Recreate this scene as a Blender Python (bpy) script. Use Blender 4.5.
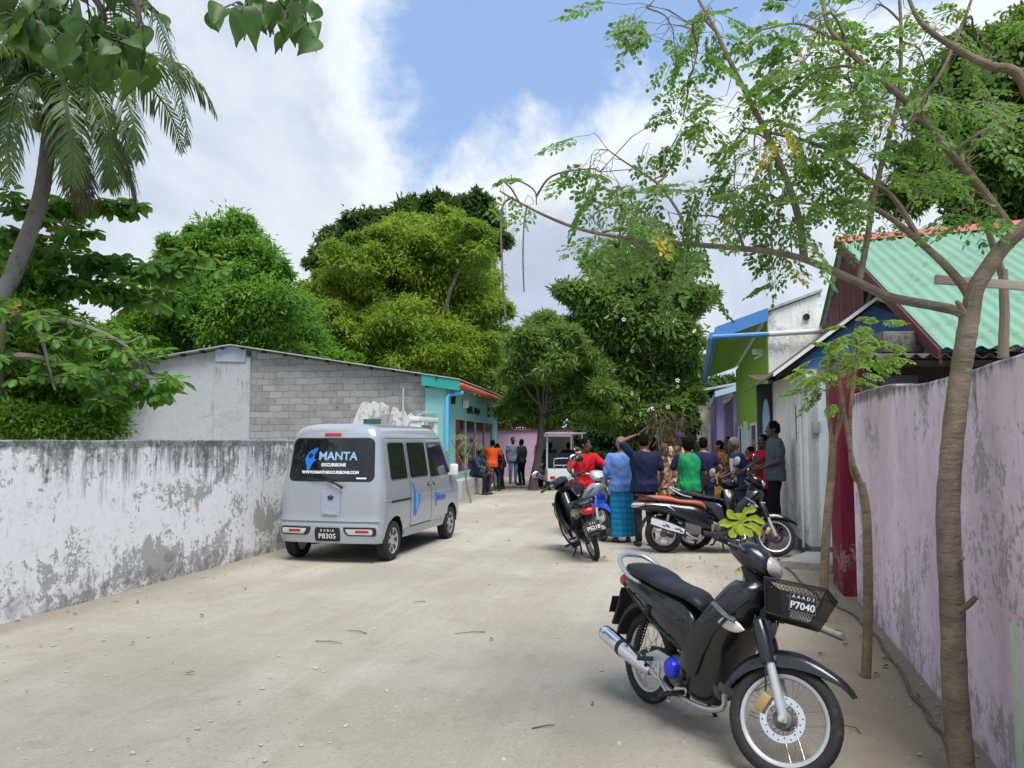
import bpy, bmesh, math, random
import numpy as np
from mathutils import Vector, Matrix, noise as mnoise

# ---------------------------------------------------------------- camera, sky, sun, exposure
for o in list(bpy.data.objects): bpy.data.objects.remove(o)
SC = bpy.context.scene
COL = SC.collection
R = math.radians
FPX, EYE = 770.0, 1.65
PITCH = math.atan(56/FPX)
cam_d = bpy.data.cameras.new('camera'); cam = bpy.data.objects.new('camera', cam_d); COL.objects.link(cam)
cam.location = (0, 0, EYE); cam.rotation_euler = (math.pi/2+PITCH, 0, 0)
cam_d.sensor_width = 36; cam_d.lens = FPX/1024*36; cam_d.clip_start = .05; cam_d.clip_end = 3000
SC.camera = cam
SUN_EL, SUN_AZ = R(64), R(158)      # azimuth measured from +Y towards +X (direction the light comes from)
sd = bpy.data.lights.new('sun', 'SUN'); sd.energy = 3.7; sd.angle = R(34); sd.color = (1, .95, .86)
sun = bpy.data.objects.new('sun', sd); COL.objects.link(sun)
sv = Vector((math.sin(SUN_AZ)*math.cos(SUN_EL), math.cos(SUN_AZ)*math.cos(SUN_EL), math.sin(SUN_EL)))
sun.rotation_euler = sv.to_track_quat('Z', 'Y').to_euler()
SC.view_settings.view_transform = 'Standard'; SC.view_settings.look = 'None'
SC.view_settings.exposure = 0.36; SC.view_settings.gamma = 1.0
SC.render.engine = 'CYCLES'

def ray(px, py):
    c, s = math.cos(PITCH), math.sin(PITCH)
    u = 384-py
    return Vector(((px-512)/FPX, c-s*u/FPX, s+c*u/FPX))
def W(px, py, Y):
    d = ray(px, py); d = d*(Y/d.y); return Vector((d.x, d.y, d.z+EYE))
def G(px, py, z=0.0):
    d = ray(px, py); t = (z-EYE)/d.z; return Vector((d.x*t, d.y*t, z))

world = bpy.data.worlds.new('World'); SC.world = world; world.use_nodes = True
class NT:
    """small helper to write node trees"""
    def __init__(s, nt): s.nt = nt
    def n(s, typ, ins=None, **kw):
        nd = s.nt.nodes.new(typ)
        for k, v in kw.items(): setattr(nd, k, v)
        for k, v in (ins or {}).items():
            sock = nd.inputs[k]
            if isinstance(v, bpy.types.NodeSocket): s.nt.links.new(v, sock)
            elif isinstance(v, bpy.types.Node): s.nt.links.new(v.outputs[0], sock)
            else: sock.default_value = v
        return nd
    def m(s, op, a, b=0.0, c=0.0, clamp=False):
        return s.n('ShaderNodeMath', {0: a, 1: b, 2: c}, operation=op, use_clamp=clamp).outputs[0]
    def vm(s, op, a, b=(0, 0, 0)):
        nd = s.n('ShaderNodeVectorMath', {0: a, 1: b}, operation=op)
        return nd.outputs['Value'] if op in ('DOT_PRODUCT', 'LENGTH') else nd.outputs[0]
    def mix(s, f, a, b, mode='MIX'):
        nd = s.n('ShaderNodeMix', data_type='RGBA', blend_type=mode)
        for sock, v in ((nd.inputs[0], f), (nd.inputs[6], a), (nd.inputs[7], b)):
            if isinstance(v, bpy.types.NodeSocket): s.nt.links.new(v, sock)
            else: sock.default_value = v if isinstance(v, float) or isinstance(v, int) else (tuple(v)+(1,) if len(v) == 3 else v)
        return nd.outputs[2]
    def step(s, x, a, b, lo=0.0, hi=1.0):
        nd = s.n('ShaderNodeMapRange', {0: x, 1: a, 2: b, 3: lo, 4: hi}, interpolation_type='SMOOTHSTEP')
        return nd.outputs[0]
    def noise(s, vec, scale, detail=4.0, rough=.55, dist=0.0):
        return s.n('ShaderNodeTexNoise', {'Vector': vec, 'Scale': scale, 'Detail': detail, 'Roughness': rough, 'Distortion': dist}).outputs[0]

def build_sky():
    nt = world.node_tree
    for n in list(nt.nodes): nt.nodes.remove(n)
    t = NT(nt)
    sky = t.n('ShaderNodeTexSky', sky_type='NISHITA', sun_disc=False, sun_elevation=SUN_EL, sun_rotation=SUN_AZ, altitude=0, air_density=1.0, dust_density=.6, ozone_density=1.2)
    d = t.n('ShaderNodeTexCoord').outputs['Generated']
    d = t.vm('NORMALIZE', d)
    # great-circle planes that bound the gap of blue between the two cloud banks
    def pl(a, b):
        return tuple(ray(*a).normalized().cross(ray(*b).normalized()).normalized())
    n1, n2 = pl((352, -60), (450, 190)), pl((395, 172), (700, 40))
    s1, s2 = t.vm('DOT_PRODUCT', d, n1), t.vm('DOT_PRODUCT', d, n2)
    if Vector(n1).dot(ray(520, 40)) < 0: s1 = t.m('MULTIPLY', s1, -1.0)
    if Vector(n2).dot(ray(520, 40)) < 0: s2 = t.m('MULTIPLY', s2, -1.0)
    big = t.noise(d, 5.5, 8.0, .62, .4)
    fine = t.noise(d, 17.0, 8.0, .6, .3)
    wob = t.m('ADD', t.m('MULTIPLY', t.m('SUBTRACT', big, .5), .30), t.m('MULTIPLY', t.m('SUBTRACT', fine, .5), .10))
    gap = t.m('ADD', t.m('MINIMUM', s1, s2), wob)
    blue = t.step(gap, -.075, .02)
    # other faint blue breaks, away from the main gap
    brk = t.step(t.noise(d, 3.1, 7.0, .6, .6), .60, .72, 0, .55)
    blue = t.m('MAXIMUM', blue, brk)
    z = t.n('ShaderNodeSeparateXYZ', {0: d}).outputs[2]
    x = t.n('ShaderNodeSeparateXYZ', {0: d}).outputs[0]
    lit = t.step(t.noise(d, 2.6, 9.0, .6, .5), .33, .66)
    edge = t.step(gap, -.20, -.06)
    lit = t.m('MAXIMUM', t.m('MULTIPLY', lit, .75), t.m('MULTIPLY', edge, 1.0))
    lit = t.m('ADD', lit, t.step(x, -.1, .5, 0, .22), clamp=True)
    cloud = t.mix(lit, (3.7, 4.25, 5.6), (7.3, 7.75, 8.2))
    skyc = t.mix(.8, sky.outputs[0], (2.9, 4.4, 7.4))
    c = t.mix(blue, cloud, skyc)
    bg = t.n('ShaderNodeBackground', {'Color': c, 'Strength': .10})
    out = t.n('ShaderNodeOutputWorld', {'Surface': bg})
build_sky()

# ---------------------------------------------------------------- object bookkeeping
def tag(o, label=None, cat=None, group=None, kind=None):
    if label: o['label'] = label
    if cat: o['category'] = cat
    if group: o['group'] = group
    if kind: o['kind'] = kind
    return o
def thing(name, label, cat, loc=(0, 0, 0), rz=0.0, group=None):
    o = bpy.data.objects.new(name, None); COL.objects.link(o)
    o.location = loc; o.rotation_euler = (0, 0, rz); o.empty_display_size = .1
    return tag(o, label, cat, group)
def link(name, me, mat=None, parent=None):
    o = bpy.data.objects.new(name, me); COL.objects.link(o)
    if mat is not None:
        me.materials.clear(); me.materials.append(mat)
    if parent is not None: o.parent = parent
    return o
def copy_tree(o, parent=None):
    c = o.copy(); COL.objects.link(c)
    if parent is not None: c.parent = parent
    for ch in list(o.children): copy_tree(ch, c)
    return c
def np_mesh(name, V, F):
    """V (n,3), F (m,k) with k fixed"""
    V = np.asarray(V, np.float32); F = np.asarray(F, np.int32)
    me = bpy.data.meshes.new(name)
    m, k = F.shape
    me.vertices.add(len(V)); me.vertices.foreach_set('co', V.ravel())
    me.loops.add(m*k); me.loops.foreach_set('vertex_index', F.ravel())
    me.polygons.add(m); me.polygons.foreach_set('loop_start', np.arange(0, m*k, k, dtype=np.int32))
    me.update(calc_edges=True)
    return me

class MB:
    """collects shapes, builds one mesh"""
    def __init__(s): s.v = []; s.f = []; s.M = None
    def add(s, vs, fs):
        b = len(s.v)
        if s.M is not None: vs = [s.M @ Vector(p) for p in vs]
        s.v += [tuple(p) for p in vs]; s.f += [tuple(b+i for i in f) for f in fs]
        return s
    def box(s, c, sz, rot=None, bev=0.0):
        x, y, z = sz[0]/2, sz[1]/2, sz[2]/2
        vs = [Vector((i*x, j*y, k*z)) for i in (-1, 1) for j in (-1, 1) for k in (-1, 1)]
        fs = [(0, 1, 3, 2), (4, 6, 7, 5), (0, 4, 5, 1), (2, 3, 7, 6), (0, 2, 6, 4), (1, 5, 7, 3)]
        if bev > 0:
            bm = bmesh.new(); bv = [bm.verts.new(p) for p in vs]
            for f in fs: bm.faces.new([bv[i] for i in f])
            bmesh.ops.bevel(bm, geom=list(bm.edges), offset=bev, segments=2, profile=.6, affect='EDGES')
            bm.verts.index_update()
            vs = [v.co.copy() for v in bm.verts]; fs = [[v.index for v in f.verts] for f in bm.faces]; bm.free()
        if rot is not None: vs = [rot @ p for p in vs]
        c = Vector(c)
        return s.add([p+c for p in vs], fs)
    def tube(s, pts, r, n=8, caps=True, flat=1.0, up=None):
        pts = [Vector(p) for p in pts]; m = len(pts)
        rs = r if isinstance(r, (list, tuple)) else [r]*m
        vs = []; fs = []
        prev = None
        for i in range(m):
            t = (pts[min(i+1, m-1)]-pts[max(i-1, 0)])
            t = t.normalized() if t.length > 1e-9 else Vector((0, 0, 1))
            if prev is None:
                a = Vector(up) if up is not None else (Vector((0, 0, 1)) if abs(t.z) < .9 else Vector((1, 0, 0)))
            else: a = prev
            e1 = (a-t*a.dot(t)).normalized(); e2 = t.cross(e1); prev = e1
            for k in range(n):
                th = 2*math.pi*k/n
                vs.append(pts[i]+e1*(math.cos(th)*rs[i]*flat)+e2*(math.sin(th)*rs[i]))
        for i in range(m-1):
            for k in range(n):
                fs.append((i*n+k, i*n+(k+1) % n, (i+1)*n+(k+1) % n, (i+1)*n+k))
        if caps: fs += [tuple(range(n-1, -1, -1)), tuple((m-1)*n+k for k in range(n))]
        return s.add(vs, fs)
    def lathe(s, prof, c=(0, 0, 0), ax=(0, 0, 1), n=24, closed=False):
        """prof: (radius, height along ax)"""
        ax = Vector(ax).normalized(); a = Vector((0, 0, 1)) if abs(ax.z) < .9 else Vector((1, 0, 0))
        e1 = (a-ax*a.dot(ax)).normalized(); e2 = ax.cross(e1); c = Vector(c)
        vs = []; fs = []; m = len(prof)
        for r_, h in prof:
            for k in range(n):
                th = 2*math.pi*k/n
                vs.append(c+ax*h+(e1*math.cos(th)+e2*math.sin(th))*r_)
        for i in range(m if closed else m-1):
            j = (i+1) % m
            for k in range(n):
                fs.append((i*n+k, i*n+(k+1) % n, j*n+(k+1) % n, j*n+k))
        if not closed:
            if prof[0][0] > 1e-6: fs.append(tuple(range(n-1, -1, -1)))
            if prof[-1][0] > 1e-6: fs.append(tuple((m-1)*n+k for k in range(n)))
        return s.add(vs, fs)
    def loft(s, rings, caps=True, close=True):
        n = len(rings[0]); vs = [p for r_ in rings for p in r_]; fs = []
        for i in range(len(rings)-1):
            for k in range(n if close else n-1):
                fs.append((i*n+k, i*n+(k+1) % n, (i+1)*n+(k+1) % n, (i+1)*n+k))
        if caps and close: fs += [tuple(range(n-1, -1, -1)), tuple((len(rings)-1)*n+k for k in range(n))]
        return s.add(vs, fs)
    def prism(s, poly, fn, t0, t1):
        """poly: 2-D outline; fn(u,v,t) -> point; extruded from t0 to t1"""
        n = len(poly)
        vs = [fn(u, v, t0) for u, v in poly]+[fn(u, v, t1) for u, v in poly]
        fs = [tuple(range(n)), tuple(range(2*n-1, n-1, -1))]
        fs += [(i, n+i, n+(i+1) % n, (i+1) % n) for i in range(n)]
        return s.add(vs, fs)
    def ball(s, c, r, rot=None, nu=12, nv=8):
        c = Vector(c); rr = Vector((r, r, r)) if isinstance(r, (int, float)) else Vector(r)
        vs = []; fs = []
        for i in range(1, nv):
            ph = math.pi*i/nv
            for k in range(nu):
                th = 2*math.pi*k/nu
                p = Vector((rr.x*math.sin(ph)*math.cos(th), rr.y*math.sin(ph)*math.sin(th), rr.z*math.cos(ph)))
                vs.append((rot @ p if rot is not None else p)+c)
        for i in range(nv-2):
            for k in range(nu): fs.append((i*nu+k, (i+1)*nu+k, (i+1)*nu+(k+1) % nu, i*nu+(k+1) % nu))
        t = Vector((0, 0, rr.z)); t = rot @ t if rot is not None else t
        a = len(vs); vs += [c+t, c-t]
        for k in range(nu):
            fs.append((a, k, (k+1) % nu)); b = (nv-2)*nu
            fs.append((a+1, b+(k+1) % nu, b+k))
        return s.add(vs, fs)
    def cap(s, a, b, ra, rb, n=12):
        """closed tapered capsule"""
        a, b = Vector(a), Vector(b); t = (b-a)
        if t.length < 1e-6: return s.ball(a, ra)
        t.normalize(); pts = []; rs = []
        for k in range(4, -1, -1):
            th = math.pi/2*k/4.3; pts.append(a-t*ra*math.sin(th)); rs.append(max(ra*math.cos(th), .001))
        for k in range(0, 5):
            th = math.pi/2*k/4.3; pts.append(b+t*rb*math.sin(th)); rs.append(max(rb*math.cos(th), .001))
        return s.tube(pts, rs, n)
    def build(s, name, mat, parent=None, smooth=35):
        me = bpy.data.meshes.new(name); me.from_pydata(s.v, [], s.f); me.validate(); 
        bm = bmesh.new(); bm.from_mesh(me); bmesh.ops.recalc_face_normals(bm, faces=bm.faces); bm.to_mesh(me); bm.free()
        if smooth:
            me.shade_smooth(); me.set_sharp_from_angle(angle=R(smooth))
        return link(name, me, mat, parent)

def struct(name, mb, mat):
    return tag(mb.build(name, mat), kind='structure')
def lerp(a, b, t): return a+(b-a)*t
def interp(x, pts):
    for (x0, y0), (x1, y1) in zip(pts, pts[1:]):
        if x <= x1: return y0+(y1-y0)*max(0, min(1, (x-x0)/(x1-x0) if x1 != x0 else 0))
    return pts[-1][1]
def catmull(pts, k=6):
    pts = [Vector(p) for p in pts]; out = []
    P = [pts[0]*2-pts[1]]+pts+[pts[-1]*2-pts[-2]]
    for i in range(1, len(P)-2):
        for j in range(k):
            t = j/k
            out.append(.5*((2*P[i])+(P[i+1]-P[i-1])*t+(2*P[i-1]-5*P[i]+4*P[i+1]-P[i+2])*t*t+(3*P[i]-P[i-1]-3*P[i+1]+P[i+2])*t**3))
    out.append(pts[-1]); return out
def text_mesh(name, body, size, mat, parent, M, depth=.0015, bold=0.0, sx=1.0):
    cu = bpy.data.curves.new(name, 'FONT'); cu.body = body; cu.size = size; cu.extrude = depth; cu.offset = bold
    cu.align_x = 'CENTER'; cu.align_y = 'CENTER'; cu.resolution_u = 3
    o = bpy.data.objects.new(name, cu); COL.objects.link(o)
    dg = bpy.context.evaluated_depsgraph_get(); me = bpy.data.meshes.new_from_object(o.evaluated_get(dg))
    bpy.data.objects.remove(o); bpy.data.curves.remove(cu)
    me.transform(M @ Matrix.Diagonal((sx, 1, 1, 1)))
    return link(name, me, mat, parent)
def frame(o, x, y, z=None):
    """4x4 whose local x,y axes point along x,y"""
    x = Vector(x).normalized(); y = Vector(y); y = (y-x*y.dot(x)).normalized(); z = x.cross(y)
    M = Matrix((x, y, z)).transposed().to_4x4(); M.translation = Vector(o); return M

# ---------------------------------------------------------------- materials
def new_mat(name):
    m = bpy.data.materials.new(name); m.use_nodes = True
    nt = m.node_tree
    for n in list(nt.nodes): nt.nodes.remove(n)
    return m, NT(nt)
def fin(t, col, rough=.6, metal=0.0, bump=None, bstr=.3, bdist=.01, coat=0.0, spec=.5, extra=None):
    ins = {'Base Color': col if isinstance(col, bpy.types.NodeSocket) else tuple(col)+(1,), 'Roughness': rough, 'Metallic': metal, 'Coat Weight': coat, 'Specular IOR Level': spec}
    if extra: ins.update(extra)
    p = t.n('ShaderNodeBsdfPrincipled', ins)
    if bump is not None:
        b = t.n('ShaderNodeBump', {'Strength': bstr, 'Distance': bdist, 'Height': bump})
        t.nt.links.new(b.outputs[0], p.inputs['Normal'])
    t.n('ShaderNodeOutputMaterial', {'Surface': p})
    return p
_pm = {}
def pm(name, col, rough=.5, metal=0.0, var=.12, scale=6.0, dirt=0.0, dirtcol=(.25, .21, .16), bump=0.0, bscale=60.0, coat=0.0, spec=.5):
    if name in _pm: return _pm[name]
    m, t = new_mat(name)
    co = t.n('ShaderNodeTexCoord').outputs['Object']
    n1 = t.noise(co, scale, 6.0, .6)
    k = t.m('MULTIPLY_ADD', n1, 2*var, 1-var)
    c = t.vm('SCALE', tuple(col)); t.nt.links.new(k, c.node.inputs['Scale'])
    n2 = t.noise(co, scale*3.1, 8.0, .65)
    if dirt > 0: c = t.mix(t.step(n2, .62-dirt*.35, .85-dirt*.25, 0, min(1, dirt*1.6)), c, dirtcol)
    ro = t.m('MULTIPLY_ADD', n1, .20, rough-.10, clamp=True)
    bn = t.noise(co, bscale, 5.0, .6) if bump else None
    fin(t, c, ro, metal, bn, bump, .01, coat, spec)
    _pm[name] = m
    return m
def leaf_mat(name, c1, c2, c3=None, scale=1.5, trans=.45, rough=.45, fine=7.0):
    m, t = new_mat(name)
    co = t.n('ShaderNodeTexCoord').outputs['Object']
    f = t.step(t.noise(co, scale, 6.0, .65), .40, .60)
    c = t.mix(f, c1, c2)
    f2 = t.step(t.noise(co, fine, 3.0, .6), .3, .7)
    c = t.mix(t.m('MULTIPLY', f2, .55), c, tuple(.55*a for a in c1))
    if c3: c = t.mix(t.step(t.noise(co, fine*1.7, 2.0, .5), .66, .72), c, c3)
    p = t.n('ShaderNodeBsdfPrincipled', {'Base Color': c, 'Roughness': rough, 'Specular IOR Level': .35})
    tr = t.n('ShaderNodeBsdfTranslucent', {'Color': t.mix(.6, c, (.25, .38, .05), 'ADD')})
    ms = t.n('ShaderNodeMixShader', {0: trans, 1: p, 2: tr})
    t.n('ShaderNodeOutputMaterial', {'Surface': ms})
    return m
# ---------------------------------------------------------------- setting materials
def weathered(name, base, stain=(.06, .06, .055), grey=(.34, .34, .32), ochre=None, top=1.65, streak=.5, chips=.5, low=.5, seed=0.0, tint=None):
    """painted plaster with lichen streaks from the coping, flaked paint and splashed foot"""
    m, t = new_mat(name)
    co = t.n('ShaderNodeTexCoord').outputs['Object']
    co = t.vm('ADD', co, (seed, seed*1.7, 0))
    z = t.n('ShaderNodeSeparateXYZ', {0: co}).outputs[2]
    zt = t.m('DIVIDE', z, top)
    st = t.vm('MULTIPLY', co, (9.0, 9.0, .9))
    s1 = t.noise(st, 1.0, 6.0, .65, .4)
    big = t.noise(co, .75, 4.0, .55)
    mid = t.noise(co, 4.2, 8.0, .68, .6)
    fine = t.noise(co, 17.0, 8.0, .7, .8)
    c = base
    if tint:
        c = t.mix(t.step(t.noise(t.vm('MULTIPLY', co, (1.6, 1.6, .8)), 1.0, 5.0, .6), .40, .66), base, tint)
        c = t.mix(t.step(mid, .45, .75, 0, .35), c, tuple(.7*a for a in base))
    # faint grime everywhere
    c = t.mix(t.step(t.m('MULTIPLY', fine, t.m('ADD', mid, .3)), .36, .62, 0, .55), c, tuple(a*.62 for a in base))
    # flaked paint: crisp edges
    fl = t.m('ADD', t.m('MULTIPLY', fine, .62), t.m('MULTIPLY', t.noise(t.vm('MULTIPLY', co, (6.5, 6.5, 2.0)), 1.0, 7.0, .7, .5), .55))
    patchy = t.noise(t.vm('MULTIPLY', co, (.8, .8, 1.3)), 1.0, 5.0, .6, .5)
    flm = t.step(t.m('ADD', fl, t.m('ADD', t.m('MULTIPLY', t.m('SUBTRACT', patchy, .5), .95), t.step(zt, .5, .0, 0, .07))), .70-.13*chips, .735-.12*chips)
    c = t.mix(t.m('MULTIPLY', flm, min(1.0, .35+chips)), c, grey)
    if ochre:
        om = t.step(t.m('ADD', t.noise(co, 2.1, 6.0, .6, .3), t.m('MULTIPLY', t.m('SUBTRACT', fine, .5), .35)), .655, .69, 0, .8)
        c = t.mix(om, c, ochre)
    # streaks fed from the top edge
    wgt = t.m('ADD', t.m('ADD', t.step(zt, .35, 1.0, 0, .34), t.step(zt, .93, .985, 0, .34)), t.m('MULTIPLY', t.m('SUBTRACT', big, .5), .75))
    sm = t.step(t.m('ADD', t.m('MULTIPLY', t.m('SUBTRACT', s1, .5), 1.25), wgt), .50-.24*streak, .80-.24*streak)
    sm = t.m('MULTIPLY', sm, t.m('MULTIPLY_ADD', fine, .9, .35, clamp=True))
    c = t.mix(t.m('MULTIPLY', sm, min(.93, .1+2.2*streak)), c, stain)
    # splashed, mossy foot
    fm = t.step(t.m('ADD', t.m('MULTIPLY', t.m('SUBTRACT', mid, .5), 1.3), t.step(zt, .45, 0, 0, .55)), .62-.3*low, .95-.3*low)
    c = t.mix(t.m('MULTIPLY', fm, .8*min(1, .4+low)), c, tuple(.5*a for a in grey))
    hb = t.m('ADD', t.m('MULTIPLY', flm, -.6), t.m('MULTIPLY', fine, .5))
    fin(t, c, .88, 0, hb, .5, .008, spec=.25)
    return m
def block_mat(name, dirx, diry):
    m, t = new_mat(name)
    co = t.n('ShaderNodeTexCoord').outputs['Object']
    s = t.vm('DOT_PRODUCT', co, (dirx, diry, 0)); z = t.n('ShaderNodeSeparateXYZ', {0: co}).outputs[2]
    wob = t.m('MULTIPLY', t.m('SUBTRACT', t.noise(co, 2.0, 5.0), .5), .13)
    v = t.n('ShaderNodeCombineXYZ', {0: s, 1: t.m('ADD', z, wob)})
    br = t.n('ShaderNodeTexBrick', {'Vector': v, 'Color1': (.36, .36, .35, 1), 'Color2': (.23, .23, .225, 1), 'Mortar': (.17, .17, .165, 1), 'Scale': 1.0, 'Mortar Size': .010, 'Mortar Smooth': .3, 'Bias': .1, 'Brick Width': .42, 'Row Height': .19})
    c = br.outputs[0]
    n = t.noise(co, 3.0, 8.0, .7, .5); f = t.noise(co, 22.0, 6.0, .7)
    c = t.mix(t.step(n, .40, .66, 0, .75), c, (.35, .35, .335))
    c = t.mix(t.step(t.m('MULTIPLY', f, n), .27, .40, 0, .6), c, (.19, .19, .185))
    c = t.mix(t.step(t.noise(co, 3.7, 3.0, .5), .70, .73, 0, .9), c, (.06, .06, .06))
    h = t.m('ADD', t.m('MULTIPLY', br.outputs[1], -.8), t.m('MULTIPLY', f, .6))
    fin(t, c, .92, 0, h, .7, .02, spec=.2)
    return m
def ground_mat():
    m, t = new_mat('coral_sand')
    co = t.n('ShaderNodeTexCoord').outputs['Object']
    u = (.222, .975, 0); v = (.975, -.222, 0)
    a = t.vm('DOT_PRODUCT', co, u); b = t.vm('DOT_PRODUCT', co, v)
    tr = t.n('ShaderNodeCombineXYZ', {0: t.m('MULTIPLY', a, .16), 1: t.m('MULTIPLY', b, 2.6)})
    tracks = t.noise(tr, 1.0, 7.0, .62, .25)
    tr2 = t.n('ShaderNodeCombineXYZ', {0: t.m('MULTIPLY', a, .6), 1: t.m('MULTIPLY', b, 9.0)})
    tracks2 = t.noise(tr2, 1.0, 6.0, .6, .3)
    big = t.noise(co, .42, 5.0, .6, .3); mid = t.noise(co, 2.6, 7.0, .66, .4); fine = t.noise(co, 34.0, 6.0, .7); gr = t.noise(co, 190.0, 3.0, .7)
    c = t.mix(t.step(tracks, .30, .70), (.43, .395, .33), (.51, .475, .41))
    c = t.mix(t.step(big, .36, .62, 0, .7), c, (.35, .315, .25))
    c = t.mix(t.step(tracks2, .56, .78, 0, .42), c, (.33, .295, .24))
    c = t.mix(t.step(mid, .52, .70, 0, .55), c, (.335, .30, .245))
    # trodden brown earth along the right-hand wall
    edge = t.m('SUBTRACT', t.m('SUBTRACT', t.n('ShaderNodeSeparateXYZ', {0: co}).outputs[0], 1.352), t.m('MULTIPLY', t.n('ShaderNodeSeparateXYZ', {0: co}).outputs[1], .274))
    em = t.step(t.m('ADD', edge, t.m('MULTIPLY', t.m('SUBTRACT', mid, .5), 1.1)), -1.25, -.35)
    yv = t.n('ShaderNodeSeparateXYZ', {0: co}).outputs[1]
    em = t.m('MULTIPLY', em, t.step(yv, 12.5, 8.5))
    c = t.mix(t.m('MULTIPLY', em, .85), c, (.37, .295, .21))
    # darker strip at the foot of the left wall
    edl = t.m('SUBTRACT', t.m('ADD', t.n('ShaderNodeSeparateXYZ', {0: co}).outputs[0], 6.165), t.m('MULTIPLY', yv, .2272))
    el = t.step(t.m('ADD', edl, t.m('MULTIPLY', t.m('SUBTRACT', mid, .5), .7)), .62, .05)
    c = t.mix(t.m('MULTIPLY', el, .7), c, (.28, .245, .185))
    c = t.mix(t.step(fine, .56, .68, 0, .6), c, (.22, .195, .155))
    grit = t.noise(co, 85.0, 8.0, .75); c = t.mix(t.step(grit, .54, .62, 0, .4), c, (.25, .22, .17))
    pit = t.noise(co, 11.0, 9.0, .72, .3); c = t.mix(t.step(pit, .60, .67, 0, .35), c, (.27, .24, .19)); c = t.mix(t.step(pit, .40, .33, 0, .4), c, (.55, .52, .455))
    c = t.mix(t.step(gr, .60, .72, 0, .5), c, (.66, .63, .56))
    h = t.m('ADD', t.m('MULTIPLY', fine, .5), t.m('ADD', t.m('ADD', t.m('MULTIPLY', gr, .25), t.m('MULTIPLY', pit, .8)), t.m('MULTIPLY', tracks2, 1.0)))
    fin(t, c, .95, 0, h, .9, .03, spec=.15)
    return m
def metal_sheet(name, col, rust=.0, rough=.5):
    m, t = new_mat(name)
    co = t.n('ShaderNodeTexCoord').outputs['Object']
    n = t.noise(co, 2.4, 8.0, .65, .5); f = t.noise(co, 15.0, 6.0, .7)
    c = t.mix(t.step(n, .35, .7, 0, .5), col, tuple(.78*a for a in col))
    c = t.mix(t.step(t.m('MULTIPLY', f, t.m('ADD', n, .4)), .52-.25*rust, .66-.2*rust, 0, min(1, .25+rust)), c, (.13, .075, .05))
    fin(t, c, rough, 0, f, .15, .01, spec=.4)
    return m
M_SAND = ground_mat()
M_WHITEWALL = weathered('weathered_white_paint', (.78, .78, .79), ochre=(.50, .36, .22), top=1.65, streak=1.25, chips=.56, low=.85)
M_RUINED = weathered('flaked_white_paint', (.66, .66, .65), top=3.3, streak=.55, chips=.85, low=.3, seed=3.3)
M_PINK = weathered('faded_pink_paint', (.82, .68, .77), top=2.1, streak=.46, chips=.38, low=.5, seed=7.7, tint=(.70, .54, .60), grey=(.36, .33, .33))
M_PLASTER = weathered('grey_cement_plaster', (.46, .48, .50), top=4.2, streak=.1, chips=.05, low=.9, seed=11.0, grey=(.28, .29, .29))
M_PILLAR = weathered('stained_cement', (.44, .45, .47), top=4.2, streak=.62, chips=.2, low=.3, seed=14.0)
GU = Vector((-.975, .222, 0))
M_BLOCK = block_mat('concrete_block', GU.x, GU.y)
M_TURQ = weathered('turquoise_paint', (.25, .55, .53), top=3.2, streak=.12, chips=.05, low=.25, seed=19.0, grey=(.30, .42, .42))
M_WHITEH = weathered('white_house_paint', (.88, .89, .86), top=3.0, streak=.03, chips=.12, low=.34, seed=23.0)
M_MAGENTA = weathered('dark_red_paint', (.20, .018, .045), top=2.4, streak=.05, chips=.05, low=.55, seed=29.0, grey=(.55, .42, .46))
M_BLUEW = weathered('blue_paint', (.11, .27, .60), top=3.4, streak=.05, chips=.06, low=.1, seed=31.0)
M_GREENW = weathered('lime_green_paint', (.25, .45, .065), top=4.0, streak=.08, chips=.02, low=.15, seed=37.0)
M_PURPLE = weathered('purple_paint', (.34, .26, .58), top=3.2, streak=.08, chips=.04, low=.2, seed=41.0)
M_BEIGE = weathered('beige_paint', (.55, .50, .40), top=3.2, streak=.2, chips=.1, low=.2, seed=43.0)
M_FARPINK = weathered('mauve_paint', (.52, .36, .52), top=2.3, streak=.08, chips=.05, low=.2, seed=47.0)
M_GREENROOF = metal_sheet('green_roof_sheet', (.20, .37, .255), .14)
M_REDCAP = metal_sheet('red_ridge_sheet', (.50, .15, .12), .15)
M_DKRED = metal_sheet('dark_red_sheet', (.10, .022, .025), .05)
M_RUSTY = metal_sheet('rusty_sheet', (.13, .12, .11), .55, .8)
M_GALV = metal_sheet('zinc_sheet', (.36, .42, .50), .02, .4)
M_ROOFGREY = metal_sheet('grey_roof_sheet', (.45, .47, .48), .1, .55)
M_BLUETRIM = pm('blue_trim', (.07, .23, .54), .45, var=.15, dirt=.15)
M_LTBLUE = pm('pale_blue_paint', (.42, .66, .80), .5, dirt=.1)
M_TEAL = pm('teal_fascia', (.02, .34, .29), .5, dirt=.1)
M_TILE = pm('terracotta_tile', (.50, .13, .06), .7, var=.3, scale=9, bump=.3)
M_DARK = pm('dark_timber_and_shade', (.035, .03, .028), .85, var=.3)
M_WHITE = pm('white_paint', (.78, .78, .77), .5, dirt=.12)
M_GREYPAINT = pm('grey_paint', (.30, .33, .36), .6, dirt=.15)
M_DKDOOR = pm('dark_grey_door', (.06, .065, .07), .5)
M_PVC = pm('grey_pipe', (.52, .55, .55), .4, dirt=.15)
M_BLUEPIPE = pm('bright_blue_pipe', (.10, .42, .75), .4, dirt=.08)
M_CONC = pm('bare_concrete', (.36, .36, .345), .9, var=.2, dirt=.5, bump=.4)
M_TILEGREY = pm('pale_wall_tile', (.52, .54, .53), .4, dirt=.25)
M_GLASSDK = pm('dark_window_glass', (.012, .014, .016), .08, var=.2, spec=.6)
M_BLACK = pm('black_paint', (.012, .012, .013), .45)
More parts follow.
